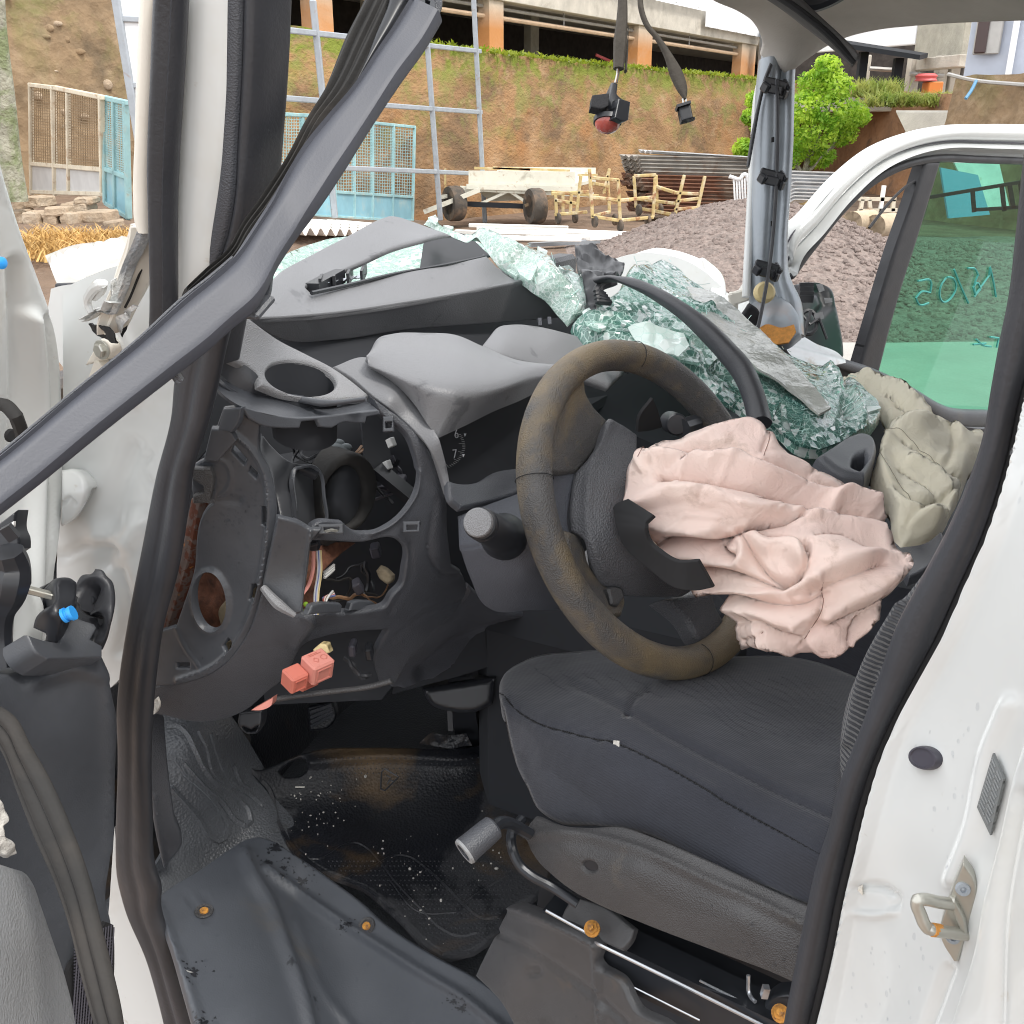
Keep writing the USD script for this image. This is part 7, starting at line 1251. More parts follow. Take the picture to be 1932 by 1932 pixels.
# floor
def vbox(f0, f1, t0, t1, z0, z1, ch=.01): return box((f1 - f0, t1 - t0, z1 - z0), van_pt((f0 + f1) / 2, (t0 + t1) / 2, (z0 + z1) / 2), np.array([VF, VT, VZ]), ch)
part('floor', vbox(-1.3, 1.12, .705, 2.44, .50, .56), 'floor_vinyl')
part('body_side', cat(vbox(-3.2, -.32, .58, .64, .35, 2.0), ), 'paint')
part('rocker', vbox(-.35, 1.0, .675, .70, .30, .57, .01), 'paint')
part('far_side', cat(vbox(-3.2, -.55, 2.42, 2.5, .35, 2.0)), 'paint')
part('far_door_card', vbox(-.5, .5, 2.40, 2.46, .55, .98), 'trim_grain')
part('bulkhead', vbox(-1.36, -1.3, .64, 2.46, .5, 2.05), 'trim_grain')
part('dash_core', cat(vbox(.86, 1.1, .95, 2.42, 1.02, 1.24), vbox(.66, .86, 1.25, 2.42, .92, 1.2)), 'dark_void', dash)
part('added_dark_box', cat(vbox(.30, .70, 1.16, 1.36, .56, .98, .04)), 'dark_void')  # added dark box, hides the lit far floor behind the steering wheel
ps = part('passenger_seat', cat(vbox(-.45, .42, 1.42, 2.3, .72, 1.0, .06)), 'seat_fabric')
part('backrest', vbox(-.62, -.42, 1.42, 2.3, .9, 1.62, .06), 'seat_fabric', ps)
part('seat_box', vbox(-.40, .30, 1.46, 2.26, .56, .72), 'lower_trim', ps)
part('firewall', Patch([(250, 1180), (1150, 1100), (1150, 1460), (380, 1440), (260, 1360)], [(250, 1180, 'f', 1.05), (1150, 1100, 'f', 1.05), (1150, 1450, 'f', 1.0), (400, 1440, 'f', 1.05), (700, 1300, 'f', 1.12)], 20), 'mat_rubber')
part('firewall', vbox(1.1, 1.16, .72, 2.44, .5, 1.35), 'mat_rubber')
part('tunnel', Patch([(860, 1180), (1200, 1140), (1200, 1420), (960, 1440), (900, 1400)], [(860, 1180, 't', 1.55), (1200, 1140, 't', 1.55), (1200, 1420, 't', 1.35), (900, 1400, 't', 1.4)], 20), 'mat_rubber')
FR = Patch([(282, 1360), (320, 1340), (430, 1340), (470, 1400), (500, 1450), (540, 1500), (560, 1600), (545, 1640), (300, 1720), (285, 1660), (320, 1580), (300, 1480)],
           [(300, 1365, 'z', .84), (430, 1345, 'z', .80), (500, 1450, 'z', .68), (560, 1600, 'z', .64), (300, 1700, 'z', .665), (320, 1560, 'z', .72), (400, 1500, 'z', .735), (450, 1580, 'z', .655), (380, 1620, 'z', .66), (360, 1400, 'z', .82)], 6, thick=.01,
           noise=None)
ffl = part('footwell_floor', FR, 'floor_vinyl')
for l in ([(315, 1372), (335, 1371), (350, 1382), (368, 1415), (385, 1450), (405, 1475), (440, 1500), (470, 1530), (474, 1550), (462, 1557), (445, 1548), (420, 1515), (385, 1485), (345, 1440)], [(317, 1430), (330, 1434), (352, 1462), (385, 1490), (410, 1520), (427, 1560), (425, 1580), (412, 1588), (398, 1580), (375, 1545), (322, 1485)], [(375, 1380), (390, 1412), (405, 1462), (420, 1478)], [(398, 1385), (412, 1430), (430, 1470), (470, 1500), (495, 1522)], [(440, 1445), (455, 1480), (470, 1490)]):
    part('bead', seam(FR, l, .0050, -.0010), 'floor_vinyl', ffl)
part('pillar_flap', Patch([(281, 1350), (300, 1345), (312, 1352), (315, 1400), (320, 1460), (330, 1540), (342, 1598), (326, 1622), (308, 1641), (298, 1600), (288, 1540), (284, 1480)], [(281, 1350, 't', .715), (312, 1352, 't', .74), (342, 1598, 't', .74), (308, 1641, 't', .735), (286, 1500, 't', .712)], 5, thick=.008, edge=(4, .004), ridges=[([(292, 1500), (300, 1560), (312, 1635)], .003, 3)]), 'trim_grain')
part('torn_tab', Patch([(284, 1330), (296, 1316), (300, 1330), (290, 1348), (284, 1350)], ('t', .70), 4, thick=.003), 'foam_white')
for q, d in (([(580, 1334), (628, 1324), (634, 1352), (622, 1372), (584, 1380)], 1.72), ([(424, 1385), (458, 1376), (466, 1404), (460, 1430), (430, 1426)], 1.60), ([(915, 1355), (940, 1350), (944, 1392), (918, 1392)], 1.7)):
    pd_ = part('pedal', Patch(q, ('d', d), 5, thick=.02, edge=(4, .004)), 'mat_rubber')
    c = np.array(q); 
    for u in (.2, .4, .6, .8): part('tread', beam(P(*(c[0] * (1 - u) + c[-1] * u + [4, 0]), 'd', d - .004), P(*(c[1] * (1 - u) + c[2] * u - [4, 0]), 'd', d - .004), .005, .006), 'trim_grain', pd_)
part('hose_bracket', Patch([(450, 1345), (496, 1340), (492, 1370), (482, 1386), (462, 1384), (448, 1368)], ('d', 1.25), 5, [[(458, 1372), (474, 1378), (486, 1370), (482, 1380), (464, 1382)]], thick=.02, edge=(4, .004)), 'black_plastic')
part('column_lower', cat(patch([(795, 1300), (935, 1280), (930, 1330), (900, 1345), (850, 1345), (810, 1330)], ('d', 1.5), 6, thick=.04, edge=(10, .012)), beam(P(848, 1340, 'd', 1.55), P(850, 1378, 'd', 1.55), .008), beam(P(870, 1300, 'd', 1.52), P(890, 1400, 'd', 1.8), .04)), 'black_plastic')
part('crumpled_liner', Patch([(790, 1402), (815, 1380), (845, 1388), (880, 1384), (890, 1408), (840, 1412)], ('d', 1.62), 4, thick=.004, noise=[(.03, 30, 3)]), 'mat_rubber')

MT = Patch([(470, 1448), (490, 1452), (525, 1440), (562, 1424), (600, 1414), (700, 1410), (860, 1410), (945, 1400), (965, 1460), (1010, 1540), (1040, 1600), (1010, 1690), (965, 1712), (945, 1755), (912, 1780), (876, 1797), (840, 1801), (824, 1790), (800, 1772), (760, 1730), (722, 1694), (690, 1672), (655, 1658), (615, 1642), (580, 1618), (552, 1590), (535, 1560), (520, 1510), (505, 1480), (486, 1466)],
           [(480, 1452, 'z', .70), (600, 1416, 'z', .70), (860, 1412, 'z', .68), (945, 1402, 'z', .66), (520, 1510, 'z', .655), (560, 1595, 'z', .645), (655, 1658, 'z', .642), (760, 1730, 'z', .637), (840, 1800, 'z', .632), (945, 1755, 'z', .632), (700, 1550, 'z', .618), (850, 1550, 'z', .612), (800, 1680, 'z', .615), (960, 1500, 'z', .62), (700, 1450, 'z', .665), (850, 1455, 'z', .65), (1010, 1600, 'z', .62)], 7, [[(528, 1455), (545, 1440), (566, 1430), (578, 1436), (582, 1448), (572, 1460), (550, 1466), (532, 1462)]], thick=.006, edge=(5, .004),
           ridges=[([(585, 1440), (700, 1428), (860, 1432), (950, 1430)], .012, 10)])
fm = thing('floor_mat', 'black rubber floor mat with raised wavy beads, wet and sandy, in the driver footwell', 'floor mat', P(700, 1600, 'z', .62))
obj('mat_sheet', MT, 'mat_rubber', fm, smooth=True)
for l, r_q in (([(474, 1451), (508, 1488), (528, 1556), (556, 1602), (612, 1645), (690, 1676), (760, 1736), (830, 1797), (880, 1795), (942, 1755)], .004), ([(584, 1619), (600, 1621), (620, 1613), (645, 1596), (670, 1590), (695, 1602), (712, 1620), (749, 1667), (799, 1720), (830, 1750), (865, 1766), (900, 1760)], .0024), ([(660, 1655), (690, 1640), (713, 1630), (735, 1617), (756, 1613), (780, 1620), (799, 1634), (840, 1670), (875, 1706), (915, 1733), (940, 1730)], .0024), ([(735, 1660), (790, 1720), (860, 1722)], .002), ([(870, 1706), (910, 1680), (960, 1650)], .002)):
    obj('bead', seam(MT, l, r_q * 1.2, -r_q * .55), 'mat_rubber', fm)
bq = np.array([(600 + i * 11 + (j % 2) * 5, 1432 + j * 9) for i in range(30) for j in range(4)] + [(620 + i * 8 + (j % 2) * 4, 1625 + j * 9.0) for i in range(44) for j in range(16)], float)
inn = MT.poly.buffer(-10); bq = bq[shapely.contains_xy(inn, bq[:, 0], bq[:, 1])]
obj('grip_stud', cat(*[ico(p_, .0013, 0) for p_ in MT.pos(bq)]), 'mat_bead', fm, kind='stuff')
em = [(720, 1456), (726, 1450), (752, 1466), (726, 1492), (718, 1488), (720, 1456)]
obj('emblem', cat(seam(MT, em, .0012, .0005), seam(MT, [(728, 1462), (738, 1468), (732, 1474), (742, 1472)], .001, .0005), seam(MT, [(730, 1480), (736, 1472), (744, 1476)], .001, .0005)), 'mat_bead', fm)
rg = np.random.default_rng(12); cr = []
for _ in range(110):
    c = [(575, 1500), (640, 1490), (590, 1560), (760, 1620), (900, 1600), (800, 1720)][rg.integers(6)]; q = np.array([np.array(c) + rg.normal(0, 34, 2)])
    if MT.poly.contains(sg.Point(q[0])): cr.append(ico(MT.pos(q)[0] + [0, 0, .001], rg.uniform(.0006, .0017) * (1.6 if rg.random() < .1 else 1), 0, rg.uniform(.6, 1.4, 3)))
cr.append(beam(MT.pos(np.array([[557, 1486.]]))[0] + [0, 0, .001], MT.pos(np.array([[575, 1486.]]))[0] + [0, 0, .001], .003, .001))
obj('glass_crumbs', cat(*cr), 'foam_white', smooth=False, label='tiny glass crumbs and pale grit scattered on the floor mat', category='debris', kind='stuff')

SP = Patch([(289, 1700), (305, 1684), (380, 1635), (440, 1594), (465, 1580), (490, 1576), (512, 1582), (560, 1612), (620, 1655), (683, 1702), (716, 1733), (815, 1799), (895, 1842), (958, 1885), (1010, 1925), (1050, 1965), (372, 1965), (345, 1870), (318, 1780)],
           [(291, 1696, 'z', .70), (380, 1635, 'z', .69), (490, 1577, 'z', .675), (620, 1655, 'z', .66), (815, 1799, 'z', .65), (1000, 1920, 'z', .645), (330, 1820, 'z', .69), (370, 1950, 'z', .685), (420, 1760, 'z', .69), (470, 1660, 'z', .682), (520, 1760, 'z', .665), (560, 1690, 'z', .645), (640, 1800, 'z', .625), (640, 1950, 'z', .60), (760, 1860, 'z', .62), (900, 1930, 'z', .625), (500, 1930, 'z', .665)], 8, thick=.006, edge=(6, .005),
           ridges=[([(462, 1612), (476, 1650), (505, 1700), (535, 1780), (560, 1850), (590, 1960)], .010, 11), ([(500, 1640), (540, 1668), (630, 1730), (716, 1784), (800, 1836), (870, 1878), (960, 1950)], .009, 8), ([(560, 1740), (584, 1815), (610, 1872), (650, 1922), (680, 1960)], .003, 8), ([(352, 1690), (374, 1718), (385, 1736), (398, 1732), (398, 1716), (380, 1685)], -.003, 3.5), ([(302, 1712), (330, 1790), (368, 1900), (385, 1965)], .006, 7)])
sc = part('sill_cover', SP, 'sill_plastic', smooth=True)
for x, y in ((385, 1720), (692, 1748)):
    q = np.array([[x, y]], float); c, n_ = SP.pos(q)[0], SP.nrm(q)[0]; sr = part('screw', lathe([(.0125, .001), (.0115, .003), (.0085, .0022), (.0075, -.001), (0, -.001)], c, n_, 20), 'seat_trim', sc)
    part('rusty_head', lathe([(.006, 0), (.0055, .003), (.003, .0034), (0, .0025)], c, n_, 12), 'rust_bolt', sr)
part('water_drops', cat(drops(SP, 40, 61, None, (.0008, .0022), .4, 2.0)), 'water', sc, kind='stuff')
spl = []
for x, y, s in ((520, 1600, 13), (552, 1622, 17), (505, 1628, 10), (535, 1638, 7), (570, 1663, 12), (530, 1660, 5), (660, 1748, 9), (645, 1752, 6), (365, 1835, 13), (382, 1935, 15), (856, 1890, 8), (872, 1903, 11)):
    dots = [(x, y, s)] + [(x + s * rg.normal(0, 1.3), y + s * rg.normal(0, 1.0), s * rg.uniform(.08, .3)) for _ in range(16)]
    for dx, dy, ds_ in dots:
        k = 30 if ds_ == s else 8; ph = rg.uniform(0, 6.28, 4); q = [(dx + ds_ * rr * math.cos(t_), dy + .75 * ds_ * rr * math.sin(t_)) for t_ in np.arange(k) / k * 6.283 for rr in [max(.25, .7 + .22 * math.sin(3 * t_ + ph[0]) + .2 * math.sin(7 * t_ + ph[1]) + .25 * math.sin(13 * t_ + ph[2]) ** 3 + rg.normal(0, .1))]]
        q = np.array(q + [(dx, dy)])
        if not shapely.contains_xy(SP.poly, q[:, 0], q[:, 1]).all(): continue
        spl.append(TM(SP.pos(q) + SP.nrm(q) * .0007, [[i, (i + 1) % k, k] for i in range(k)]))
part('dark_splash', cat(*spl), 'black_plastic', sc, label='dark wet splashes on the sill cover', kind='stuff')

# ================================================================ LOOSE PIECES
ts_ = thing('trim_strip', 'long loose grey plastic pillar trim strip hanging diagonally across the doorway', 'trim strip', P(450, 560, 'd', .72))
TL = [(770, 8, .86), (720, 86, .84), (672, 159, .82), (612, 228, .80), (563, 290, .785), (515, 370, .765), (470, 440, .745), (436, 490, .73), (392, 528, .715), (351, 560, .705), (264, 640, .685), (132, 748, .655), (0, 858, .625), (-60, 905, .61)]
TR = [(834, 38, .86), (804, 89, .85), (758, 152, .83), (700, 240, .81), (650, 320, .79), (600, 395, .775), (560, 450, .765), (527, 500, .75), (482, 583, .725), (440, 618, .715), (397, 657, .705), (331, 708, .69), (198, 812, .66), (60, 925, .63), (0, 972, .615), (-60, 1020, .60)]
obj('strip_body', strip(TL, TR, h=.010, back=.010, n=110, m=15, corner=70, prof=lambda u: np.minimum(1, np.minimum(u / .07, (1 - u) / .16)) ** .6 * (1 - .35 * np.exp(-((u - .16) / .05) ** 2))), 'strip_grey', ts_)
obj('strip_edge', strip([(a - 2, b - 5, d) for a, b, d in TL[7:]], [(a + 3, b + 4, d) for a, b, d in TL[7:]], h=.004, back=.006, n=60), 'trim_grain', ts_)
obj('strip_clip', cat(patch([(792, -10), (815, -12), (822, 12), (806, 22), (794, 14)], ('d', .87), 4, [[(802, -2), (812, 2), (810, 12), (802, 10)]], thick=.01), beam(P(505, 560, 'd', .75), P(470, 600, 'd', .735), .016, .006, ch=.002), patch([(497, 540), (512, 520), (506, 556), (484, 584), (476, 590)], ('d', .75), 4, thick=.006)), 'dash_plate', ts_)
obj('torn_end', cat(patch([(800, -20), (834, -20), (830, 20), (815, 36), (790, 10)], ('d', .88), 4, thick=.004), beam(P(338, 705, 'd', .70), P(326, 712, 'd', .70), .01)), 'trim_grain', ts_)
wsx = thing('weather_channel', 'loose grey ribbed rubber window channel beside the hanging trim strip', 'rubber channel', P(600, 250, 'd', .86))
WL = [(705, -30, .93), (692, 0, .92), (652, 79, .90), (613, 179, .87), (580, 240, .855), (546, 296, .835), (490, 380, .81), (450, 440, .79), (428, 478, .775), (380, 522, .755), (345, 552, .74)]
WRr = [(765, -30, .93), (745, 10, .92), (702, 100, .90), (662, 180, .87), (620, 232, .855), (572, 306, .835), (515, 396, .81), (472, 452, .79), (446, 492, .775), (396, 536, .755), (356, 566, .74)]
obj('channel', strip(WL, WRr, h=.010, back=.008, n=90, m=21, prof=lambda u: .45 + .55 * np.abs(np.sin(np.pi * u * 3.2)) * np.minimum(1, np.minimum(u, 1 - u) * 8)), 'rubber_brown', wsx)
obj('dark_channel', strip([(740, -30, .90), (735, 0, .90), (708, 69, .89), (690, 120, .88), (672, 160, .87)], [(800, -30, .90), (772, 0, .90), (735, 60, .89), (700, 118, .88), (676, 160, .87)], h=.004, back=.01, n=30), 'black_plastic', wsx)

dg = thing('door_rubber', 'loose brown black rubber door seal trailing over the open door card', 'door seal', P(100, 1600, 'd', .7))
obj('seal_band', strip([(-40, 1315, .78), (0, 1334, .775), (22, 1350, .77), (50, 1400, .76), (90, 1470, .745), (130, 1560, .73), (165, 1660, .715), (190, 1760, .70), (215, 1860, .685), (238, 1965, .67)], [(-40, 1395, .78), (0, 1404, .775), (12, 1425, .77), (40, 1500, .76), (70, 1580, .745), (110, 1670, .73), (140, 1760, .715), (158, 1840, .70), (178, 1920, .685), (186, 1965, .67)], h=.006, back=.006, n=100, m=21, prof=lambda u: .35 + .65 * np.abs(np.sin(np.pi * (u * 2.3 + .1))) ** .7 * np.minimum(1, np.minimum(u, 1 - u) * 9)), 'rubber_brown', dg)

# hanging wiring
hw = thing('hanging_lamp_switch', 'black interior lamp unit with red lens hanging from a taped wire', 'lamp unit', P(1150, 190, 'd', 1.44))
obj('taped_wire', tube([P(1175, -20, 'd', 1.44), P(1174, 30, 'd', 1.44), P(1170, 80, 'd', 1.44), P(1167, 130, 'd', 1.44)], [.006, .008, .010, .008], 8), 'tape_dark', hw)
obj('taped_wire', strip([(1186, 50, 1.445), (1182, 100, 1.445), (1178, 132, 1.445)], [(1186, 52, 1.445), (1185, 100, 1.445), (1183, 134, 1.445)], h=.003, n=10), 'tape_dark', hw)
for i in range(3): obj('wire', tube([P(1165 + i * 2, 130, 'd', 1.44), P(1163 + i * 1.5, 145, 'd', 1.44), P(1160 + i * 2, 156, 'd', 1.44)], .0012, 5), ('wire_white', 'wire_brown', 'black_plastic')[i], hw)
ctr = lambda x, y, dd=0: P(x, y, 'd', 1.44 + dd)
obj('housing', cat(patch([(1155, 152), (1168, 155), (1166, 176), (1172, 182), (1190, 190), (1188, 215), (1176, 228), (1168, 226), (1160, 232), (1134, 226), (1128, 218), (1124, 214), (1126, 205), (1140, 196), (1148, 178)], [(1155, 152, 'd', 1.44), (1190, 190, 'd', 1.45), (1128, 218, 'd', 1.44), (1160, 200, 'd', 1.415)], 4, thick=.03, edge=(4, .005)), *[beam(ctr(1130 + i * 6, 212), ctr(1128 + i * 6, 224), .006, .01) for i in range(6)]), 'black_plastic', hw)
obj('foam_pad', patch([(1118, 179), (1150, 175), (1148, 198), (1140, 203), (1115, 201)], D([(1118, 179, 1.405), (1150, 175, 1.41), (1115, 201, 1.40), (1148, 198, 1.405)]), 4, thick=.014, edge=(2, .001)), 'felt_black', hw)
obj('side_plate', patch([(1168, 185), (1190, 192), (1186, 226), (1178, 229), (1160, 222)], D([(1168, 185, 1.405), (1190, 192, 1.42), (1178, 229, 1.41)]), 4, thick=.012, edge=(2, .001)), 'black_plastic', hw)
obj('lens', lathe([(.0185, 0), (.0175, .005), (.0135, .010), (.007, .0135), (0, .0145)], P(1146, 232, 'd', 1.425), unit(-AU + AD * -.12 - AX * .05), 26), 'lens_red', hw)
obj('lens_ring', lathe([(.0205, -.006), (.0205, .001), (.018, .0015)], P(1146, 231, 'd', 1.425), unit(-AU + AD * -.12 - AX * .05), 26), 'black_plastic', hw)
hc = thing('hanging_connector', 'flat taped ribbon cable with a small black plug hanging from the roof', 'cable', P(1290, 200, 'd', 1.44))
obj('ribbon', strip([(1202, -20, 1.44), (1205, 20, 1.44), (1216, 50, 1.44), (1236, 75, 1.44), (1252, 105, 1.44), (1266, 148, 1.44), (1284, 180, 1.44), (1290, 187, 1.44)], [(1212, -20, 1.44), (1216, 20, 1.44), (1226, 46, 1.44), (1246, 70, 1.44), (1270, 105, 1.44), (1290, 140, 1.44), (1297, 170, 1.44), (1295, 187, 1.44)], h=.004, back=.003, n=40), 'tape_dark', hc)
obj('plug', cat(patch([(1280, 196), (1302, 191), (1308, 222), (1286, 228)], ('d', 1.43), 3, thick=.014, edge=(2, .001)), patch([(1277, 197), (1303, 189), (1304, 194), (1279, 202)], ('d', 1.425), 3, thick=.018), *[beam(ctr(1287 + i * 5, 226 - i), ctr(1288 + i * 5, 231 - i), .003, .006) for i in range(5)]), 'black_plastic', hc)
obj('wire', cat(tube([ctr(1288, 186), ctr(1289, 194)], .0015, 5, smooth=False), tube([ctr(1294, 186), ctr(1294, 192)], .0015, 5, smooth=False)), 'wire_white', hc)
ds = thing('loose_weatherstrip', 'thin black weatherstrip dangling beside the bare far pillar', 'weatherstrip', P(1420, 250, 'd', 2.2))
obj('strip', strip([(1452, 118, 2.16), (1440, 150, 2.17), (1428, 200, 2.19), (1416, 260, 2.2), (1408, 314, 2.2)], [(1458, 124, 2.16), (1446, 156, 2.17), (1434, 205, 2.19), (1424, 262, 2.2), (1414, 316, 2.2)], h=.006, back=.004, n=30), 'rubber', ds)

# ---------------------------------------------------------------- windscreen: crushed laminated glass in folds
wsn = thing('windscreen', 'shattered green tinted windscreen torn out and folded over the dashboard', 'windscreen', P(1250, 620, 'd', 1.9))
gl_noise = [(.03, 5, 61), (.010, 15, 62)]
w1 = Patch([(505, 540), (540, 480), (600, 452), (700, 440), (860, 436), (930, 470), (900, 520), (700, 540)], D([(505, 540, 1.75), (600, 452, 2.1), (860, 436, 2.15), (930, 470, 2.1), (700, 540, 1.95)]), 7, thick=.0015, noise=gl_noise)
w2 = Patch([(800, 412), (822, 404), (832, 418), (860, 428), (900, 438), (950, 446), (1000, 458), (1050, 482), (1085, 510), (1108, 540), (1112, 566), (1100, 590), (1078, 606), (1060, 585), (1040, 560), (1000, 536), (958, 512), (920, 474), (885, 446), (840, 428)], D([(800, 412, 1.9), (900, 440, 1.86), (1000, 458, 1.9), (1085, 510, 1.88), (1112, 566, 1.78), (1078, 606, 1.70), (1040, 560, 1.70), (958, 512, 1.74), (885, 446, 1.82), (1040, 520, 1.74), (960, 480, 1.76)]), 6, thick=.0015, edge=(8, .015), noise=gl_noise, ridges=[([(900, 452), (980, 490), (1050, 545), (1085, 590)], .02, 10), ([(1050, 490), (1080, 540), (1090, 570)], -.02, 9)])
w3 = Patch([(1076, 604), (1100, 585), (1130, 572), (1165, 548), (1190, 510), (1222, 490), (1252, 477), (1280, 492), (1310, 520), (1345, 548), (1400, 590), (1460, 640), (1520, 676), (1570, 692), (1612, 706), (1640, 730), (1664, 750), (1670, 772), (1655, 792), (1620, 812), (1590, 832), (1548, 848), (1505, 838), (1470, 812), (1430, 790), (1390, 770), (1350, 742), (1318, 700), (1290, 690), (1250, 672), (1200, 640), (1140, 626), (1090, 622)],
           D([(1076, 604, 1.68), (1165, 548, 1.80), (1222, 490, 2.05), (1252, 477, 2.12), (1345, 548, 2.05), (1460, 640, 2.0), (1570, 692, 1.92), (1664, 750, 1.72), (1655, 792, 1.62), (1548, 848, 1.50), (1470, 812, 1.52), (1390, 770, 1.55), (1318, 700, 1.58), (1200, 640, 1.62), (1140, 610, 1.66), (1300, 620, 1.72), (1420, 680, 1.70), (1540, 760, 1.60), (1240, 560, 1.85), (1480, 720, 1.66)]), 6, thick=.0015, edge=(8, .02), noise=gl_noise,
           ridges=[([(1180, 520), (1240, 560), (1320, 600)], .02, 12), ([(1330, 600), (1400, 660), (1480, 720), (1550, 775)], .02, 9), ([(1350, 690), (1420, 740), (1500, 800)], -.02, 14), ([(1110, 605), (1180, 600), (1260, 650), (1310, 680)], .018, 9), ([(1140, 590), (1220, 600), (1290, 640)], -.016, 9), ([(1560, 700), (1610, 745), (1630, 790)], .02, 9), ([(1590, 700), (1600, 760), (1580, 820)], -.02, 8)])
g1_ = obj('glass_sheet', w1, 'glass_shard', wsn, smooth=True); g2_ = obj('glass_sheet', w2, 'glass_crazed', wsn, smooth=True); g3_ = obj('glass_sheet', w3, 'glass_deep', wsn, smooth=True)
def shards(pt, par, spacing, seed, mats, region=None, tilt=.12, lift=.003, most=70):
    r = np.random.default_rng(seed); poly = sg.Polygon(region).buffer(0).intersection(pt.poly) if region else pt.poly
    lo, hi = np.array(poly.bounds[:2]), np.array(poly.bounds[2:]); n = int(np.prod(hi - lo) / spacing ** 2)
    vor = Voronoi(r.uniform(lo - 20, hi + 20, (max(n, 12), 2)) * [1, 1]); k = 0
    for reg in vor.point_region:
        c = vor.regions[reg]
        if len(c) < 3 or -1 in c: continue
        q = sg.Polygon(vor.vertices[c]).intersection(poly).buffer(-.7)
        if q.is_empty or q.geom_type != 'Polygon' or q.area < 60: continue
        xy = np.array(q.exterior.coords)[:-1]; cen = np.array([xy.mean(0)]); pc, nc = pt.pos(cen)[0], pt.nrm(cen)[0]
        nc = unit(nc + r.normal(0, tilt, 3)); d = ((pc + nc * lift - CAM) @ nc) / (ray(xy[:, 0], xy[:, 1]) @ nc)
        d0 = (pc - CAM) @ AD
        if (np.abs(d - d0) > .06).any(): continue
        f_ = CAM + d[:, None] * ray(xy[:, 0], xy[:, 1]); obj('glass_shard', loft([f_, f_ - nc * .005]), mats[r.integers(len(mats))], par, smooth=False); k += 1
        if k >= most: break
shards(w2, g2_, 19, 2, ['glass_crazed', 'glass_glare'], tilt=.10, most=8)
UP = [(1100, 590), (1150, 550), (1200, 495), (1260, 476), (1340, 540), (1420, 600), (1560, 690), (1640, 730), (1600, 770), (1500, 700), (1400, 640), (1330, 600), (1240, 590), (1150, 600)]
LO = [(1380, 690), (1440, 712), (1500, 745), (1545, 785), (1600, 790), (1640, 800), (1590, 832), (1548, 848), (1505, 838), (1470, 812), (1430, 790), (1390, 770), (1350, 742)]
WA, WB = [(1096, 588), (1150, 556), (1185, 560), (1160, 600), (1110, 606)], [(1200, 560), (1260, 540), (1340, 600), (1330, 640), (1260, 610)]
WD = [(1540, 700), (1640, 735), (1664, 770), (1600, 790), (1560, 740)]
for q_, sd in ((WA, 3), (WB, 4), (WD, 5)): shards(w3, g3_, 22, sd, ['glass_glare'], q_, tilt=.10, most=16)
shards(w3, g3_, 30, 6, ['glass_dark', 'glass_deep', 'glass_dark'], LO, tilt=.08, most=30)
shards(w3, g3_, 30, 7, ['glass_shard', 'glass_deep'], [(1080, 605), (1150, 605), (1240, 600), (1330, 610), (1380, 650), (1340, 690), (1250, 672), (1140, 626)], tilt=.1, most=26)
std('film_grey', (.33, .34, .31), .16, var=.25, vscale=9, bumps=[('noise', 14, .01)], layers=[((.30, .27, .2), 12, .55, .7, .7)])
obj('film_sheet', Patch([(1295, 540), (1340, 548), (1420, 612), (1462, 648), (1520, 712), (1568, 768), (1545, 782), (1500, 740), (1440, 700), (1385, 652), (1330, 600)], D([(1295, 540, 1.95), (1420, 612, 1.80), (1462, 648, 1.72), (1568, 768, 1.53), (1545, 782, 1.52), (1440, 700, 1.60), (1330, 600, 1.74)]), 6, thick=.004, noise=[(.012, 20, 4)]), 'film_grey', wsn, label='dull grey strip of film on the folded glass')
obj('film_sheet', Patch([(1185, 622), (1230, 610), (1290, 628), (1300, 655), (1280, 672), (1240, 660), (1200, 642)], D([(1185, 622, 1.58), (1290, 628, 1.56), (1280, 672, 1.53), (1230, 640, 1.55)]), 6, thick=.002, noise=[(.03, 24, 5)]), 'glass_glare', wsn, label='small crumpled patch of film near the steering wheel')
ep_ = []
rr_ = np.random.default_rng(77)
for pt, n in ((w2, 30), (w3, 90)):
    lo, hi = np.array(pt.poly.bounds[:2]), np.array(pt.poly.bounds[2:]); k = 0
    while k < n:
        q = rr_.uniform(lo, hi)
        if not pt.poly.contains(sg.Point(q)): continue
        k += 1; a_ = rr_.uniform(0, 6.28); l_ = rr_.uniform(5, 24); e = np.array([q, q + l_ * np.array([math.cos(a_), math.sin(a_) * .6])]); p_ = pt.pos(e) + pt.nrm(e) * .007
        ep_.append(beam(p_[0], p_[1], rr_.uniform(.0006, .0016), .0008))
std('glass_edge', (.45, .68, .62), .12, coat=.5)
obj('glass_splinters', cat(*ep_), 'glass_edge', wsn, kind='stuff')
part('bonnet_far', Patch([(1085, 520), (1130, 500), (1200, 478), (1290, 490), (1380, 560), (1440, 640), (1400, 680), (1250, 660), (1110, 600)], ('d', 2.75), 14, thick=.01), 'paint')
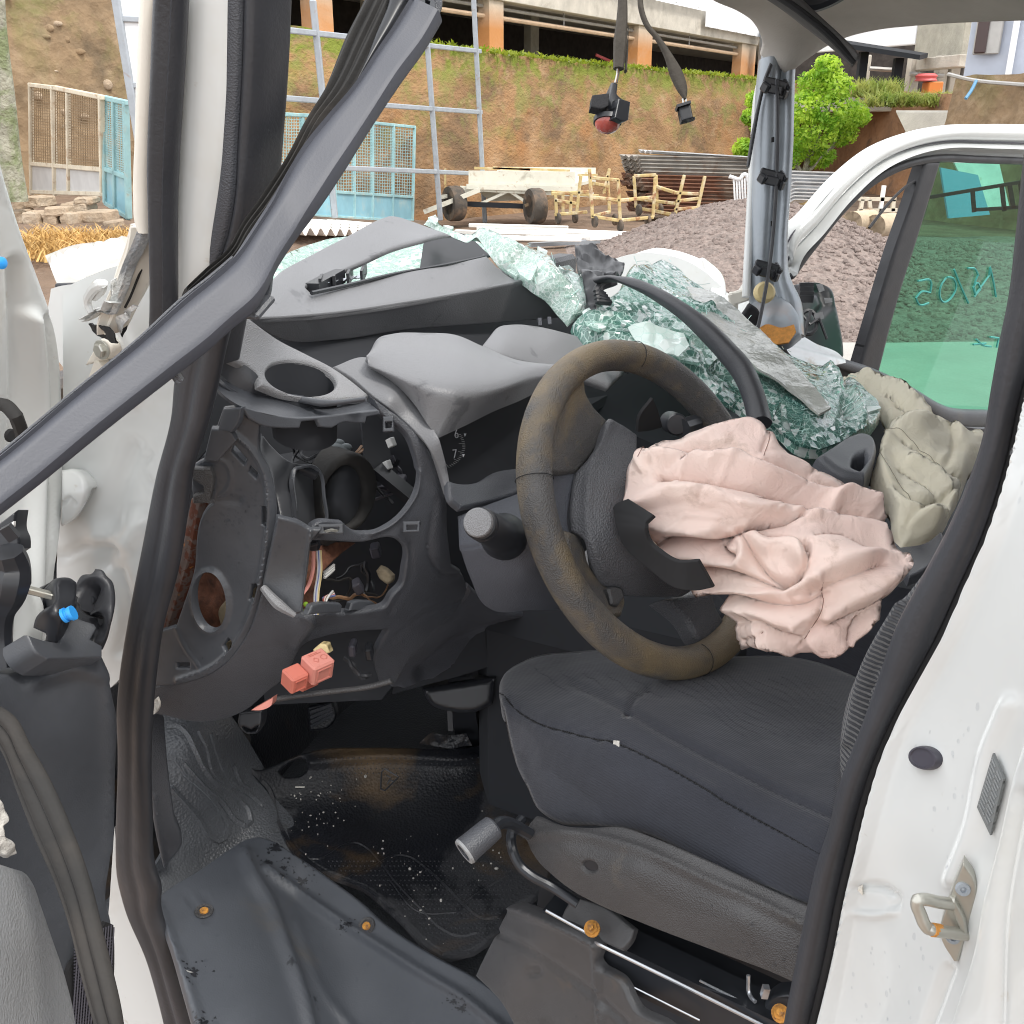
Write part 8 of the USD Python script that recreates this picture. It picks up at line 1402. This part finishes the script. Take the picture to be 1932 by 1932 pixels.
part('dash_far', Patch([(1040, 590), (1200, 600), (1420, 700), (1680, 800), (1700, 900), (1560, 900), (1300, 860), (1060, 760)], D([(1040, 600, 2.0), (1420, 700, 2.0), (1680, 800, 1.95), (1560, 900, 1.7), (1060, 760, 1.75)]), 14, thick=.02), 'dark_void', dash)
part('passenger_dash', Patch([(1330, 690), (1420, 720), (1560, 850), (1620, 860), (1560, 900), (1380, 800), (1330, 740)], D([(1330, 690, 1.65), (1420, 720, 1.7), (1620, 860, 1.62), (1380, 800, 1.52)]), 8, thick=.02, edge=(6, .01)), 'trim_grain', dash)
ct = thing('crumpled_cowl', 'crumpled black plastic cowl scrap wedged between the folds of broken glass', 'plastic scrap', P(1110, 520, 'd', 1.85))
obj('scrap', Patch([(1085, 478), (1110, 474), (1150, 484), (1180, 492), (1176, 510), (1150, 528), (1128, 560), (1130, 590), (1112, 600), (1108, 560), (1100, 530), (1088, 500)], D([(1085, 478, 1.95), (1180, 492, 1.9), (1150, 528, 1.78), (1112, 600, 1.68), (1100, 530, 1.76)]), 4, thick=.004, edge=(3, .003), noise=[(.05, 16, 8), (.03, 40, 9)]), 'black_plastic', ct)
for i in range(4): obj('pleat', tube([P(1158 + i * 1, 524 + i * 3, 'd', 1.72), P(1135 - i * 1, 532 + i * 5, 'd', 1.70), P(1124 + i, 548 + i * 7, 'd', 1.69), P(1140 + i * 4, 556 + i * 5, 'd', 1.70)], .006, 6), 'rubber', ct)
rs = thing('windscreen_rubber', 'thick black rubber windscreen trim arching over the broken glass', 'rubber trim', P(1330, 620, 'd', 1.6))
obj('trim', strip([(1120, 522, 1.70), (1150, 520, 1.69), (1190, 524, 1.67), (1240, 542, 1.64), (1290, 570, 1.60), (1340, 606, 1.56), (1385, 650, 1.53), (1420, 690, 1.50), (1440, 735, 1.47), (1456, 800, 1.44)], [(1130, 536, 1.70), (1152, 532, 1.69), (1200, 546, 1.67), (1240, 570, 1.64), (1280, 600, 1.60), (1318, 636, 1.56), (1355, 676, 1.53), (1385, 716, 1.50), (1402, 756, 1.47), (1412, 800, 1.44)], h=.018, back=.014, n=70, m=11, prof=lambda u: np.sin(np.pi * np.clip(u * .9 + .05, 0, 1)) ** .7), 'rubber', rs)
